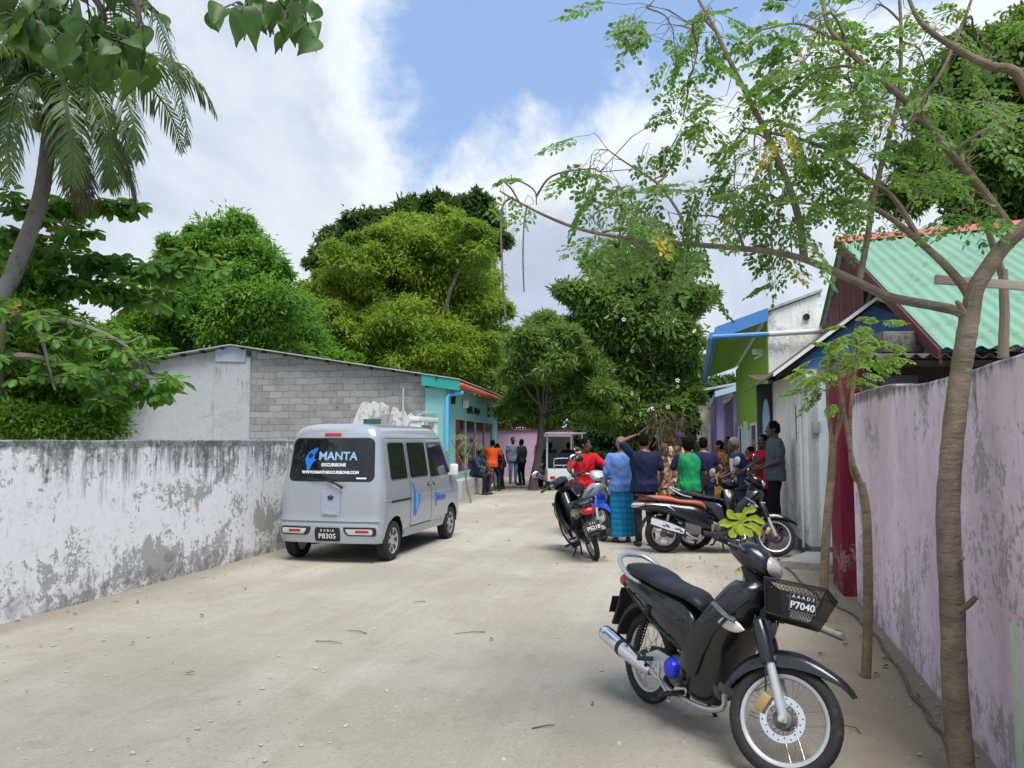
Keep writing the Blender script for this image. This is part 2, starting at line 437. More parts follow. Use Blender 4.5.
M_WOOD = pm('grey_board', (.34, .30, .25), .85, var=.25, dirt=.3, bump=.3)

# ---------------------------------------------------------------- ground
g = MB()
N = 46
xs = sorted(set([-600, -150, -60, -25]+[-12+24*i/N for i in range(N+1)]+[25, 60, 150, 600])); ys = sorted(set([-300, -60, -15]+[-4+34*i/N for i in range(N+1)]+[40, 70, 160, 900]))
vs = []
for y in ys:
    for x in xs:
        h = 0.0
        if abs(x) < 13 and -5 < y < 31: h = .012*mnoise.noise(Vector((x*.7, y*.35, 0)))+.006*mnoise.noise(Vector((x*2.3, y*1.1, 5)))
        vs.append((x, y, h))
nx = len(xs)
g.add(vs, [(j*nx+i, j*nx+i+1, (j+1)*nx+i+1, (j+1)*nx+i) for j in range(len(ys)-1) for i in range(nx-1)])
GROUND = struct('ground', g, M_SAND)

def slab(mb, poly, ext):
    """planar 3-D polygon thickened by the vector ext"""
    n = len(poly); ext = Vector(ext); poly = [Vector(p) for p in poly]
    mb.add(poly+[p+ext for p in poly], [tuple(range(n)), tuple(range(2*n-1, n-1, -1))]+[(i, n+i, n+(i+1) % n, (i+1) % n) for i in range(n)])
    return mb
def corr(mb, o, u, v, lu, lv, pitch=.11, amp=.016, th=.005, nv=2):
    """corrugated sheet: corner o, waves across u, running along v"""
    o, u, v = Vector(o), Vector(u).normalized(), Vector(v).normalized(); n = u.cross(v).normalized()
    if n.z < 0: n = -n
    k = int(lu/pitch*6); rows = []
    for s_ in (0, 1):
        for j in range(nv+1):
            for i in range(k+1):
                a = lu*i/k
                rows.append(o+u*a+v*(lv*j/nv)+n*(amp*math.sin(2*math.pi*a/pitch)-th*s_))
    w = k+1; b = (nv+1)*w; fs = []
    for j in range(nv):
        for i in range(k):
            q = (j*w+i, j*w+i+1, (j+1)*w+i+1, (j+1)*w+i); fs += [q, tuple(b+x for x in reversed(q))]
    for i in range(k):
        fs += [(i, b+i, b+i+1, i+1), (nv*w+i, nv*w+i+1, b+nv*w+i+1, b+nv*w+i)]
    for j in range(nv):
        fs += [(j*w, (j+1)*w, b+(j+1)*w, b+j*w), (j*w+k, b+j*w+k, b+(j+1)*w+k, (j+1)*w+k)]
    return mb.add(rows, fs)

# ---------------------------------------------------------------- left side
SU = Vector((.2216, .9751, 0)); SN = Vector((.9751, -.2216, 0))      # along the street, and to its right
def LX(Y): return -4.57+.2272*(Y-7.02)
def wall_strip(y0, y1, xf, th, tops, side=-1, dz=.0, n=40):
    """wall along a street line with an uneven top; tops(Y)->z"""
    mb = MB(); rings = []
    for i in range(n+1):
        Y = lerp(y0, y1, i/n); x = xf(Y); zt = tops(Y)
        o = SN*side*th
        rings.append([Vector((x, Y, -.05)), Vector((x, Y, zt-.012)), Vector((x, Y, zt))+o*.06, Vector((x, Y, zt))+o*.94, Vector((x, Y, zt-.012))+o, Vector((x, Y, -.05))+o])
    return mb.loft(rings)
lw = wall_strip(-4, 17.1, LX, .16, lambda Y: 1.65+.012*mnoise.noise(Vector((Y*1.3, 0, 0)))+.006*mnoise.noise(Vector((Y*7, 2, 0))), n=160)
tag(lw.build('boundary_wall', M_WHITEWALL), 'long low white boundary wall streaked black with lichen beside the silver van', 'wall')
# gateway with a white frame
gt = thing('gateway', 'white painted doorway with a glazed door between ruined wall and turquoise shop', 'gateway', (LX(18.1), 18.1, 0), -R(12.8))
b = MB(); b.box((0, -.58, 1.04), (.2, .2, 2.08), bev=.01); b.box((0, .58, 1.04), (.2, .2, 2.08), bev=.01); b.box((0, 0, 2.13), (.24, 1.44, .10), bev=.012); b.build('door_frame', M_WHITE, gt)
b = MB(); b.box((-.05, 0, 1.0), (.04, .94, 2.0)); d = b.build('door', M_GREYPAINT, gt)
b = MB(); b.box((-.025, 0, 1.55), (.02, .66, .7)); b.build('pane', M_LTBLUE, d)
b = MB(); b.box((-.02, .38, 1.0), (.05, .03, .12), bev=.008); b.build('handle', M_PVC, d)

# grey block house whose street front is the turquoise shop
CR = Vector((-1.80, 21.0, 0)); SHU = Vector((.129, .9916, 0)); SHN = Vector((.9916, -.129, 0))
def zs(z): return z if z < 1.65 else 1.65+(z-1.65)*1.066
def GP(s, z, out=0.0): return CR+GU*s*1.066+Vector((0, 0, zs(z)))+Vector((-.129, -.992, 0))*out
def rz_(s): return interp(s, [(0, 3.18), (6.12, 4.17), (9.9, 3.70)])
sh = thing('shop_house', 'low grey block house with turquoise shop front and red tiled eave', 'house', CR)
def hb(name, mb, mat, par=None):
    o = mb.build(name, mat, None); o.parent = par or sh
    o.matrix_parent_inverse = Matrix.Translation(-Vector((par or sh).location)) if par is None else Matrix()
    return o
b = slab(MB(), [GP(9.9, 0), GP(6.64, 0), GP(6.64, rz_(6.64)), GP(6.12, 4.15), GP(9.9, rz_(9.9))][:3]+[GP(9.9, rz_(9.9))], (0.05, .2, 0)); hb('plaster_wall', b, M_PLASTER)
b = slab(MB(), [GP(6.64, 0, .07), GP(5.57, 0, .07), GP(5.57, rz_(5.57)-.16, .07), GP(6.64, rz_(6.12)-.2, .07)], (.06, .27, 0)); hb('pillar', b, M_PILLAR)
b = slab(MB(), [GP(6.62, rz_(6.12)-.36, .11), GP(5.70, rz_(6.12)-.40, .11), GP(5.70, rz_(5.7)+.03, .11), GP(6.12, 4.21, .11), GP(6.62, 4.12, .11)], (.012, .035, 0)); hb('ridge_flashing', b, M_GALV)
b = slab(MB(), [GP(5.57, 0), GP(.56, 0), GP(.56, rz_(.56)), GP(5.57, rz_(5.57))], (.05, .2, 0)); hb('block_wall', b, M_BLOCK)
b = slab(MB(), [GP(.56, 0, .012), GP(0, 0, .012), GP(0, 3.0, .012), GP(.56, 3.0, .012)], (.05, .2, 0)); hb('corner_wall', b, M_TURQ)
# torn outline of old white plaster left on the block wall
def gpx(px): # position along the gable that shows at this pixel column
    r_ = (px-512)/FPX; return (r_*21.0+1.80)/(-.975-.222*r_)/1.066
edge = [(338, 460), (347, 438), (353, 424), (358, 411), (362, 403), (366, 401), (370, 404), (374, 401), (378, 404), (382, 402), (386, 405), (389, 407), (390, 418), (393, 407), (397, 408), (400, 413), (404, 409), (407, 416), (411, 413), (415, 417), (419, 414), (424, 419), (426, 460)]
pts = []
for px, py in edge:
    s_ = gpx(px); Y_ = (CR+GU*s_*1.066).y; pts.append(GP(s_, 1.65+(W(px, py, Y_).z-1.65)/1.066, .035))
b = slab(MB(), pts, (.009, .034, 0)); old = hb('plaster_remnant', b, M_RUINED)
pts = [GP(gpx(px), 1.65+(W(px, py, 21.4).z-1.65)/1.066, .04) for px, py in ((364, 419), (382, 419), (381, 424), (364, 424))]
b = slab(MB(), pts, (.003, .012, 0)); hb('window_slot', b, pm('green_slot', (.02, .12, .09), .6))
# roof, two slopes over the whole depth, thin sheets
for s0, s1 in ((-.4, 6.12), (6.12, 10.1)):
    a0, a1 = (3.11 if s0 < 0 else 4.17), (4.17 if s0 < 0 else 3.675)
    b = MB(); b.loft([[GP(s0, a0+.06, .25), GP(s1, a1+.06, .25), GP(s1, a1+.085, .25), GP(s0, a0+.085, .25)], [GP(s0, a0+.06, -9.5), GP(s1, a1+.06, -9.5), GP(s1, a1+.085, -9.5), GP(s0, a0+.085, -9.5)]])
    hb('roof', b, M_ROOFGREY)
for s in np.arange(.2, 9.6, .62):
    b = MB(); b.box(GP(s, rz_(s)+.02, .12), (.05, .26, .06), Matrix.Rotation(-R(12.8), 3, 'Z')); hb('rafter', b, M_DARK)
b = slab(MB(), [GP(.62, 3.05, .22), GP(-.4, 2.90, .22), GP(-.4, 3.15, .22), GP(.62, 3.32, .22)], (.01, .04, 0)); hb('fascia', b, M_TEAL)
# street front
def FP(y, z, out=0.0): return CR+SHU*y+Vector((0, 0, zs(z)))+SHN*out
b = MB()
for (y0, y1, z0, z1) in ((0, 1.3, 0, 3.05), (8.4, 9.4, 0, 3.05), (1.3, 8.4, 2.26, 3.05), (1.3, 8.4, 0, .66)):
    slab(b, [FP(y0, z0), FP(y1, z0), FP(y1, z1), FP(y0, z1)], -SHN*.18)
hb('shop_front', b, M_TURQ)
b = slab(MB(), [FP(1.3, .66, -.06), FP(8.4, .66, -.06), FP(8.4, 2.26, -.06), FP(1.3, 2.26, -.06)], -SHN*.02); win = hb('shop_window', b, M_GLASSDK)
b = MB()
for y in (1.33, 3.05, 4.8, 6.6, 8.37): slab(b, [FP(y-.025, .66, -.02), FP(y+.025, .66, -.02), FP(y+.025, 2.26, -.02), FP(y-.025, 2.26, -.02)], -SHN*.035)
for z in (.68, 2.24): slab(b, [FP(1.3, z-.025, -.015), FP(8.4, z-.025, -.015), FP(8.4, z+.025, -.015), FP(1.3, z+.025, -.015)], -SHN*.03)
hb('window_frame', b, M_PVC)
b = slab(MB(), [FP(1.4, .7, -.056), FP(2.2, .7, -.056), FP(2.2, 2.2, -.056), FP(1.4, 2.2, -.056)], -SHN*.002); hb('curtain', b, pm('red_curtain', (.16, .05, .05), .8))
b = MB()
slab(b, [FP(.5, 0, .36), FP(5.0, 0, .36), FP(5.0, .52, .36), FP(.5, .52, .36)], -SHN*.35)
hb('tiled_ledge', b, M_TILEGREY)
b = MB()
for y in np.arange(1.1, 5.0, .6): slab(b, [FP(y-.006, .02, .363), FP(y+.006, .02, .363), FP(y+.006, .5, .363), FP(y-.006, .5, .363)], -SHN*.006)
slab(b, [FP(.51, .262, .3635), FP(4.99, .262, .3635), FP(4.99, .272, .3635), FP(.51, .272, .3635)], -SHN*.006)
hb('tile_joint', b, pm('tile_grout', (.25, .26, .25), .9))
# red tiled eave
b = MB()
for i in range(48):
    y = i*.2
    b.tube([FP(y-.02, 3.20, -.15), FP(y-.02, 3.03, .46)], .075, 8, up=(0, 0, 1)); 
slab(b, [FP(-.1, 3.16, -.12), FP(9.6, 3.16, -.12), FP(9.6, 2.98, .42), FP(-.1, 2.98, .42)], (0, 0, -.03))
hb('tiled_eave', b, M_TILE)
b = MB(); b.tube([FP(-.12, .02, .06), FP(-.12, 2.72, .06), FP(-.09, 2.80, .10), FP(-.02, 2.83, .30), FP(.1, 2.86, .44)], .055, 10); hb('drain_pipe', b, M_BLUEPIPE)
b = MB(); b.tube([GP(1.15, 1.9, .05), GP(1.15, 3.0, .05)], .025, 8); b.tube([GP(1.1, 1.9, .05), GP(.9, 2.2, .05), GP(.6, 2.35, .06), GP(.25, 2.36, .06)], .012, 6); hb('conduit', b, M_PVC)
# lettering on the shop wall: dark strokes of a sign in local script
b = MB()
for (y, st) in ((3.0, [((0, .16), (.02, .02), (.10, 0), (.17, .03), (.18, .16)), ((.09, .01), (.09, .13))]), (3.6, [((0, 0), (.07, .16), (.14, .0)), ((.03, .06), (.11, .06))]), (4.3, [((0, .16), (.02, .02), (.09, .04), (.10, .15)), ((.10, .06), (.15, .0), (.2, .16))]), (4.95, [((0, .14), (.03, .0), (.10, .03), (.12, .14))])):
    b = MB()
    for s_ in st: b.tube([FP(y+a*2.6, 2.44+c*1.3, .012) for a, c in s_], .032, 6)
    hb('sign_letter', b, M_BLACK)
b = MB(); b.box(FP(.75, 2.74, .05), (.12, .2, .3)); hb('wall_vent', b, M_BLACK); b = MB(); b.box(FP(7.2, 2.62, .04), (.1, .3, .38)); hb('wall_vent', b, M_BLACK)
b = MB(); b.box(FP(2.3, 2.66, .1), (.16, .12, .22), bev=.02); hb('wall_lamp', b, M_WHITE)

# mauve wall closing the far end of the street
fw = slab(MB(), [(-1.2, 35, 0), (2.7, 34.3, 0), (2.7, 34.3, 2.13), (-1.2, 35, 2.1)], (.05, .2, 0)).build('garden_wall', M_FARPINK); tag(fw, 'mauve garden wall across the far end of the street behind the buggy', 'wall')
b = slab(MB(), [(-1.3, 34.9, 2.11), (2.8, 34.2, 2.14), (2.8, 34.2, 2.20), (-1.3, 34.9, 2.17)], (.08, .34, 0)); b.build('coping', M_DKRED, fw)

# ---------------------------------------------------------------- right side
def RX(Y): return 1.352+.274*Y
pk = wall_strip(-1.5, 8.1, RX, .15, lambda Y: interp(Y, [(-2, 2.03), (3.4, 2.045), (4.2, 2.03), (5.2, 2.03), (6.4, 2.11), (8.2, 2.13)])+.012*mnoise.noise(Vector((Y*3, 4, 0))), side=1, n=110)
pko = tag(pk.build('boundary_wall', M_PINK), 'faded pink plastered wall with black drips behind the nearest tree', 'wall')
b = MB(); b.box((RX(3.15)-.06, 3.15, 1.34), (.06, .22, .17), Matrix.Rotation(-R(15.3), 3, 'Z'), bev=.02); b.build('meter_socket', M_GREYPAINT, pko)
# pale green post at the frame's right edge
pp = MB(); q = G(1034, 800); pp.box((q.x+.02, q.y, .40), (.13, .13, .80), bev=.03); 
ppo = tag(pp.build('bollard', pm('pale_green_paint', (.50, .62, .50), .6, dirt=.25)), 'short pale green concrete post at the foot of the pink wall', 'post')
# dark red gate pillar
q = Vector((RX(8.6), 8.6, 0))
gp = MB(); gp.box((q.x+.07, 8.63, 1.2), (.34, .80, 2.4), Matrix.Rotation(-R(15.3), 3, 'Z'), bev=.012)
tag(gp.build('gate_pillar', M_MAGENTA), 'dark red painted gate pillar at the end of the pink wall', 'pillar')

# white house with the blue gable
K = Vector((4.19, 10.95, 0)); KU = Vector((.2, 1, 0)).normalized(); KN = Vector((.97, -.243, 0)).normalized()
wh = thing('gable_house', 'white walled house with bright blue gable behind the dark red pillar', 'house', K)
def kb(name, mb, mat, par=None):
    o = mb.build(name, mat); o.parent = par or wh
    if par is None: o.matrix_parent_inverse = Matrix.Translation(-K)
    return o
def KP(s, y, z): return K+KN*s+KU*y+Vector((0, 0, z))
b = slab(MB(), [KP(0, 0, -.02), KP(0, 3.5, -.02), KP(0, 3.5, 2.72), KP(0, 0, 2.66)], KN*.15); kb('street_wall', b, M_WHITEH)
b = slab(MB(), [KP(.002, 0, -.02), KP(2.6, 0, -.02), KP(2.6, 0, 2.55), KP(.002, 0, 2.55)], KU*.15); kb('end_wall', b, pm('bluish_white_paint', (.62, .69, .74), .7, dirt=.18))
b = MB(); slab(b, [KP(-.02, -.02, 0), KP(-.02, 3.5, 0), KP(-.02, 3.5, .16), KP(-.02, -.02, .16)], KN*.02); slab(b, [KP(-.02, -.02, 0), KP(2.6, -.02, 0), KP(2.6, -.02, .16), KP(-.02, -.02, .16)], KU*.02); kb('plinth', b, pm('dark_plinth', (.10, .10, .105), .8, dirt=.3))
b = MB(); slab(b, [KP(-.55, -1.0, .002), KP(1.2, -1.6, .002), KP(1.2, -.02, .002), KP(-.05, -.02, .002)], (0, 0, .09)); kb('door_step', b, M_CONC)
def gz(s): return interp(s, [(-.42, 2.58), (.93, 3.60), (3.1, 2.5)])
b = slab(MB(), [KP(-.05, .02, 2.56), KP(2.9, .02, 2.56), KP(2.9, .02, gz(2.9)-.03), KP(.93, .02, 3.54), KP(-.05, .02, gz(-.05)-.03)], KU*.1); kb('gable_wall', b, M_BLUEW)
for s0, s1 in ((-.46, .93), (.93, 3.2)):
    b = MB(); z0, z1 = gz(s0) if s0 > 0 else 2.56, gz(s1) if s1 < 1 else 2.45
    if s0 > 0: z0 = 3.60
    b.loft([[KP(s0, -.16, z0), KP(s1, -.16, z1), KP(s1, -.16, z1+.03), KP(s0, -.16, z0+.03)], [KP(s0, 3.9, z0), KP(s1, 3.9, z1), KP(s1, 3.9, z1+.03), KP(s0, 3.9, z0+.03)]])
    kb('roof', b, M_RUSTY)
    b = slab(MB(), [KP(s0, -.165, z0-.015), KP(s1, -.165, z1-.015), KP(s1, -.165, z1+.04), KP(s0, -.165, z0+.04)], -KU*.03); kb('barge_board', b, M_WHITE)
    b = slab(MB(), [KP(s0+.05, -.12, z0-.06), KP(s1-.02*(s1 < 1), -.12, z1-.06), KP(s1-.02*(s1 < 1), -.12, z1-.005), KP(s0+.05, -.12, z0-.005)], KU*.03); kb('rafter', b, M_DARK)
b = MB(); b.box(KP(-.05, .95, 1.93), (.07, .15, .52), Matrix.Rotation(-R(11.3), 3, 'Z'), bev=.01); kb('meter_box', b, M_WHITE)
b = MB(); b.box(KP(.12, -.03, 1.83), (.09, .03, .17), Matrix.Rotation(-R(14), 3, 'Z'), bev=.006); kb('number_plate', b, M_GREYPAINT)
b = MB(); b.tube([KP(-.03, .35, .1), KP(-.03, .35, 2.5)], .02, 8); kb('conduit', b, M_WHITE)

# gate between white and green houses
ga = thing('yard_gate', 'narrow dark yard gate with rusty awning and pale blue arched panel', 'gate', (4.8, 14.45, 0))
def gb(name, mb, mat):
    o = mb.build(name, mat); o.parent = ga; o.matrix_parent_inverse = Matrix.Translation(-Vector((4.8, 14.45, 0))); return o
b = MB(); b.box((4.955, 14.42, 1.45), (.15, .2, 2.9), bev=.01); gb('gate_post', b, M_CONC)
b = MB(); b.box((4.74, 14.46, 1.35), (.27, .06, 2.7)); gb('gate_leaf', b, M_DKDOOR)
b = MB(); pts = [(4.69, .3)]+[(4.69+.065*(1-math.cos(math.pi*i/10)), 2.0+.42*math.sin(math.pi*i/10)) for i in range(11)]+[(4.82, .3)]
b.prism(pts, lambda u, v, t: Vector((u, t, v)), 14.40, 14.425); gb('arched_panel', b, M_LTBLUE)
b = MB(); corr(b, (4.5, 14.15, 2.76), (.97, -.1, .0), (.05, 1, .22), .55, .6, .08, .012); gb('awning', b, M_RUSTY)

# lime green and white house
H = Vector((4.94, 14.75, 0)); HU = Vector((.235, 1, 0)).normalized(); HN = Vector((.97, -.24, 0)).normalized()
gh = thing('eave_house', 'lime green and white house with deep blue edged eave over the crowd', 'house', H)
def HP(s, y, z): return H+HN*s+HU*y+Vector((0, 0, z))
def hh(name, mb, mat, par=None):
    o = mb.build(name, mat); o.parent = par or gh
    if par is None: o.matrix_parent_inverse = Matrix.Translation(-H)
    return o
def ez(s): return 4.15+s*.345
b = slab(MB(), [HP(0, 0, 0), HP(.98, 0, 0), HP(.98, 0, ez(.98)-.05), HP(0, 0, ez(0)-.05)], HU*.18); hh('flank_wall', b, M_WHITEH)
b = slab(MB(), [HP(-.012, .012, 1.9), HP(-.012, 11.4, 1.9), HP(-.012, 11.4, 3.98), HP(-.012, .012, 3.98)], HN*.18); hh('street_wall', b, M_GREENW)
b = slab(MB(), [HP(-.012, .012, 0), HP(-.012, 11.4, 0), HP(-.012, 11.4, 1.9), HP(-.012, .012, 1.9)], HN*.18); hh('lower_wall', b, pm('pale_lower_wall', (.55, .60, .60), .7, dirt=.2))
b = slab(MB(), [HP(-.92, -.06, ez(-.92)-.02), HP(1.0, -.06, ez(1)-.02), HP(1.0, -.06, ez(1)+.03), HP(-.92, -.06, ez(-.92)+.03)], HU*11.8); hh('roof', b, M_ROOFGREY)
b = slab(MB(), [HP(-.90, -.03, ez(-.9)-.055), HP(-.02, -.03, ez(0)-.055), HP(-.02, -.03, ez(0)-.02), HP(-.9, -.03, ez(-.9)-.02)], HU*11.6); hh('soffit', b, M_GREENW)
b = slab(MB(), [HP(-.95, -.10, ez(-.95)-.21), HP(.0, -.10, ez(0)-.21), HP(.0, -.10, ez(0)+.035), HP(-.95, -.10, ez(-.95)+.035)], HU*.035); hh('verge_board', b, M_BLUETRIM)
b = slab(MB(), [HP(-.955, -.08, ez(-.95)-.22), HP(-.955, 11.8, ez(-.95)-.22), HP(-.955, 11.8, ez(-.95)+.03), HP(-.955, -.08, ez(-.95)+.03)], -HN*.03); hh('fascia', b, M_BLUETRIM)
b = MB(); b.tube([HP(-1.04, -.1, ez(-1)-.13), HP(-1.04, 11.8, ez(-1)-.13)], .075, 10); hh('gutter', b, M_BLUETRIM)
b = MB(); b.tube([HP(-1.04, -.16, ez(-1)-.16), HP(0, -.16, ez(-1)-.14)], .05, 10); hh('drain_pipe', b, M_BLUETRIM)
b = MB(); b.tube([HP(0, -.16, ez(-1)-.14), HP(.98, -.16, ez(-1)-.11)], .05, 10); hh('pale_drain_pipe', b, M_PVC)
b = MB(); b.tube([HP(.70, -.02, 3.99), HP(.70, -.05, 3.99)], .065, 14); hh('vent', b, M_BLACK)
b = MB(); b.box(HP(-.12, .9, 3.45), (.2, .12, .12), bev=.02); b.tube([HP(-.0, .9, 3.4), HP(-.2, .9, 3.3)], .02, 6); hh('flood_lamp', b, M_WHITE)
for (y0, y1, nm, mt) in ((.6, 1.7, 'door', M_DKDOOR), (3.0, 4.6, 'window', M_GLASSDK), (6.2, 7.2, 'door', M_LTBLUE), (8.4, 9.8, 'window', M_GLASSDK)):
    z0, z1 = (.0, 2.1) if nm == 'door' else (.9, 2.0)
    b = slab(MB(), [HP(-.03, y0, z0), HP(-.03, y1, z0), HP(-.03, y1, z1), HP(-.03, y0, z1)], HN*.02); o = hh(nm, b, mt)
    b = MB()
    for (a0, a1, c0, c1) in ((y0-.06, y0, z0, z1+.06), (y1, y1+.06, z0, z1+.06), (y0, y1, z1, z1+.06)): slab(b, [HP(-.05, a0, c0), HP(-.05, a1, c0), HP(-.05, a1, c1), HP(-.05, a0, c1)], HN*.04)
    b.build('frame', M_WHITE, o)

# purple house
PC = W(734, 440, 27.5); PC.z = 0
ph = thing('veranda_house', 'purple house with pale blue eave beyond the lime green house', 'house', PC)
def PP(s, y, z): return PC+HN*s+HU*y+Vector((0, 0, z))
def pb(name, mb, mat, par=None):
    o = mb.build(name, mat); o.parent = par or ph
    if par is None: o.matrix_parent_inverse = Matrix.Translation(-PC)
    return o
b = slab(MB(), [PP(0, 0, 0), PP(4, 0, 0), PP(4, 0, 3.4), PP(0, 0, 3.4)], HU*.2); pb('flank_wall', b, M_PURPLE)
b = slab(MB(), [PP(0, .2, 0), PP(0, 8.0, 0), PP(0, 8.0, 3.2), PP(0, .2, 3.2)], HN*.2); pb('street_wall', b, M_PURPLE)
b = slab(MB(), [PP(-.62, -.5, 3.30), PP(4.5, -.5, 4.75), PP(4.5, -.5, 4.80), PP(-.62, -.5, 3.35)], HU*9); pb('roof', b, M_ROOFGREY)
b = slab(MB(), [PP(-.64, -.54, 3.16), PP(4.5, -.54, 4.61), PP(4.5, -.54, 4.82), PP(-.64, -.54, 3.37)], HU*.04); pb('verge_board', b, M_LTBLUE)
b = slab(MB(), [PP(-.65, -.5, 3.16), PP(-.65, 8.5, 3.16), PP(-.65, 8.5, 3.37), PP(-.65, -.5, 3.37)], HN*.03); pb('fascia', b, M_LTBLUE)
for y in (.0, 2.6, 5.2): 
    b = MB(); b.box(PP(-.5, y+.1, 1.6), (.24, .24, 3.2)); pb('veranda_post', b, M_PURPLE)
b = slab(MB(), [PP(.15, -.03, .9), PP(.75, -.03, .9), PP(.75, -.03, 2.2), PP(.15, -.03, 2.2)], HU*.04); o = pb('window', b, M_GLASSDK)
b = MB()
for (a0, a1, c0, c1) in ((.07, .15, .85, 2.27), (.75, .83, .85, 2.27), (.15, .75, 2.2, 2.27), (.15, .75, .83, .9)): slab(b, [PP(a0, -.05, c0), PP(a1, -.05, c0), PP(a1, -.05, c1), PP(a0, -.05, c1)], HU*.06)
b.build('frame', pm('deep_purple_trim', (.13, .07, .35), .5), o)
b = slab(MB(), [PP(-.02, 1.2, .9), PP(-.02, 2.2, .9), PP(-.02, 2.2, 2.1), PP(-.02, 1.2, 2.1)], HN*.03); pb('window', b, M_GLASSDK)
# beige far house with a white upper panel
bc = Vector((7.3, 36.5, 0))
bh = thing('plain_house', 'pale beige house far down the street between tree and purple house', 'house', bc)
def bb(name, mb, mat): 
    o = mb.build(name, mat); o.parent = bh; o.matrix_parent_inverse = Matrix.Translation(-bc); return o
b = slab(MB(), [(7.3, 36.5, 0), (11, 35.6, 0), (11, 35.6, 3.6), (7.3, 36.5, 3.6)], (1, 4, 0)); bb('wall', b, M_BEIGE)
b = slab(MB(), [(7.0, 36.2, 3.6), (11.5, 35.1, 4.4), (11.5, 35.1, 4.5), (7.0, 36.2, 3.7)], (1, 4.6, 0)); bb('roof', b, M_ROOFGREY)
b = MB(); b.box((8.3, 36.2, 2.2), (.7, .1, 1.0), Matrix.Rotation(-R(14), 3, 'Z')); bb('window', b, M_GLASSDK)
b = MB(); b.box((7.75, 36.3, 1.2), (.1, .12, 2.4)); bb('veranda_post', b, M_WHITE); b = MB(); b.box((9.2, 35.95, 1.2), (.1, .12, 2.4)); bb('veranda_post', b, M_WHITE)

# green roofed house
RG0 = Vector((5.33, 12.33, 4.89)); RE = Vector((.93, -.37, 0)).normalized(); RD = Vector((-1.08, -4.76, -2.33))
gr = thing('green_roof_house', 'house under a pale green corrugated roof with red ridge, behind the pink wall', 'house', (5.33, 12.33, 0))
def grb(name, mb, mat): 
    o = mb.build(name, mat); o.parent = gr; o.matrix_parent_inverse = Matrix.Translation(-Vector((5.33, 12.33, 0))); return o
b = MB(); corr(b, RG0, RE, RD, 8.0, 5.44, .145, .019); grb('roof', b, M_GREENROOF)
RDb = Vector((.93, 4.0, -1.96))
b = MB(); corr(b, RG0+RE*.0+Vector((0, 0, -.002)), RE, RDb, 8.0, 3.91, .145, .019); grb('rear_roof', b, M_GREENROOF)
b = MB(); r1 = RG0+RE*8.05; r0 = RG0-RE*.06
dn, db = RD.normalized()*.24, RDb.normalized()*.24; up = Vector((0, 0, .045))
b.loft([[r0+dn+up*.6, r0+up*1.6, r0+db+up*.6, r0+db*.97+up*.4, r0+up*1.2, r0+dn*.97+up*.4], [r1+dn+up*.6, r1+up*1.6, r1+db+up*.6, r1+db*.97+up*.4, r1+up*1.2, r1+dn*.97+up*.4]]); grb('ridge_cap', b, M_REDCAP)
# corrugated gable of dark red sheets
gd = Vector((.915, 4.0, 0)).normalized(); k = 60; vs = []; fs = []
for s_ in (0, 1):
    for i in range(k+1):
        a = lerp(-1.1, 3.5, i/k); pp_ = Vector((5.33, 12.33, 0))+gd*a+RE*(.10+.02*math.sin(a*2*math.pi/.2*1.0)+.006*s_)
        zt = 4.83-abs(a)*.478
        vs += [pp_+Vector((0, 0, 0)), pp_+Vector((0, 0, zt))]
w = 2*(k+1)
for i in range(k):
    fs += [(2*i, 2*i+2, 2*i+3, 2*i+1), (w+2*i, w+2*i+1, w+2*i+3, w+2*i+2), (2*i+1, 2*i+3, w+2*i+3, w+2*i+1)]
b = MB(); b.add(vs, fs); grb('gable_wall', b, M_DKRED)
b = slab(MB(), [RG0-RE*.03+Vector((0, 0, -.16)), RG0+RD-RE*.03+Vector((0, 0, -.16)), RG0+RD-RE*.03+Vector((0, 0, -.015)), RG0-RE*.03+Vector((0, 0, -.015))], RE*.03); grb('verge_board', b, M_DKRED)
b = slab(MB(), [RG0+RD*.7+RE*1.2+Vector((0, 0, -3.2)), RG0+RD*.7+RE*8+Vector((0, 0, -3.2)), RG0+RD*.7+RE*8+Vector((0, 0, -.05)), RG0+RD*.7+RE*1.2+Vector((0, 0, -.05))], (.03, .15, 0)); grb('front_wall', b, M_GREYPAINT)

# lean-to shed against the pink wall
S0 = Vector((3.62, 7.75, 2.50))
sdh = thing('lean_to', 'dark open shed under rusty corrugated sheets behind the pink wall', 'shed', (3.9, 7.8, 0))
def sb(name, mb, mat): 
    o = mb.build(name, mat); o.parent = sdh; o.matrix_parent_inverse = Matrix.Translation(-Vector((3.9, 7.8, 0))); return o
se = Vector((.96, -.30, -.03)).normalized()
b = MB(); corr(b, S0, se, (.25, .97, .12), 4.2, 1.7, .13, .022); sb('roof', b, M_RUSTY)
b = slab(MB(), [S0+Vector((.35, 1.55, -2.5)), S0+se*4.2+Vector((.35, 1.55, -2.5)), S0+se*4.2+Vector((.35, 1.55, .14)), S0+Vector((.35, 1.55, .14))], (.02, .06, 0)); sb('back_wall', b, M_DARK)  # near-black colour stands for the shade inside the shed
b = MB()
for s in (.1, 1.4, 2.8): b.tube([S0+se*s+Vector((.05, .12, -.05)), S0+se*s+Vector((.42, 1.6, .10))], .04, 6)
b.tube([S0+se*.0+Vector((.02, .1, -.06)), S0+se*4.2+Vector((.02, .1, -.06))], .04, 6); sb('rafter', b, M_DARK)
for s in (.15, 2.0, 4.0):
    b = MB(); b.tube([S0+se*s+Vector((.02, .12, -2.5)), S0+se*s+Vector((.02, .12, -.06))], .05, 8); sb('post', b, M_DARK)
b = MB(); b.box(S0+se*.2+Vector((.1, .3, -.62)), (.5, .3, .9), bev=.05); sb('tarpaulin', b, pm('dark_tarpaulin', (.03, .04, .045), .6, bump=.4, bscale=12))
rng = random.Random(5)
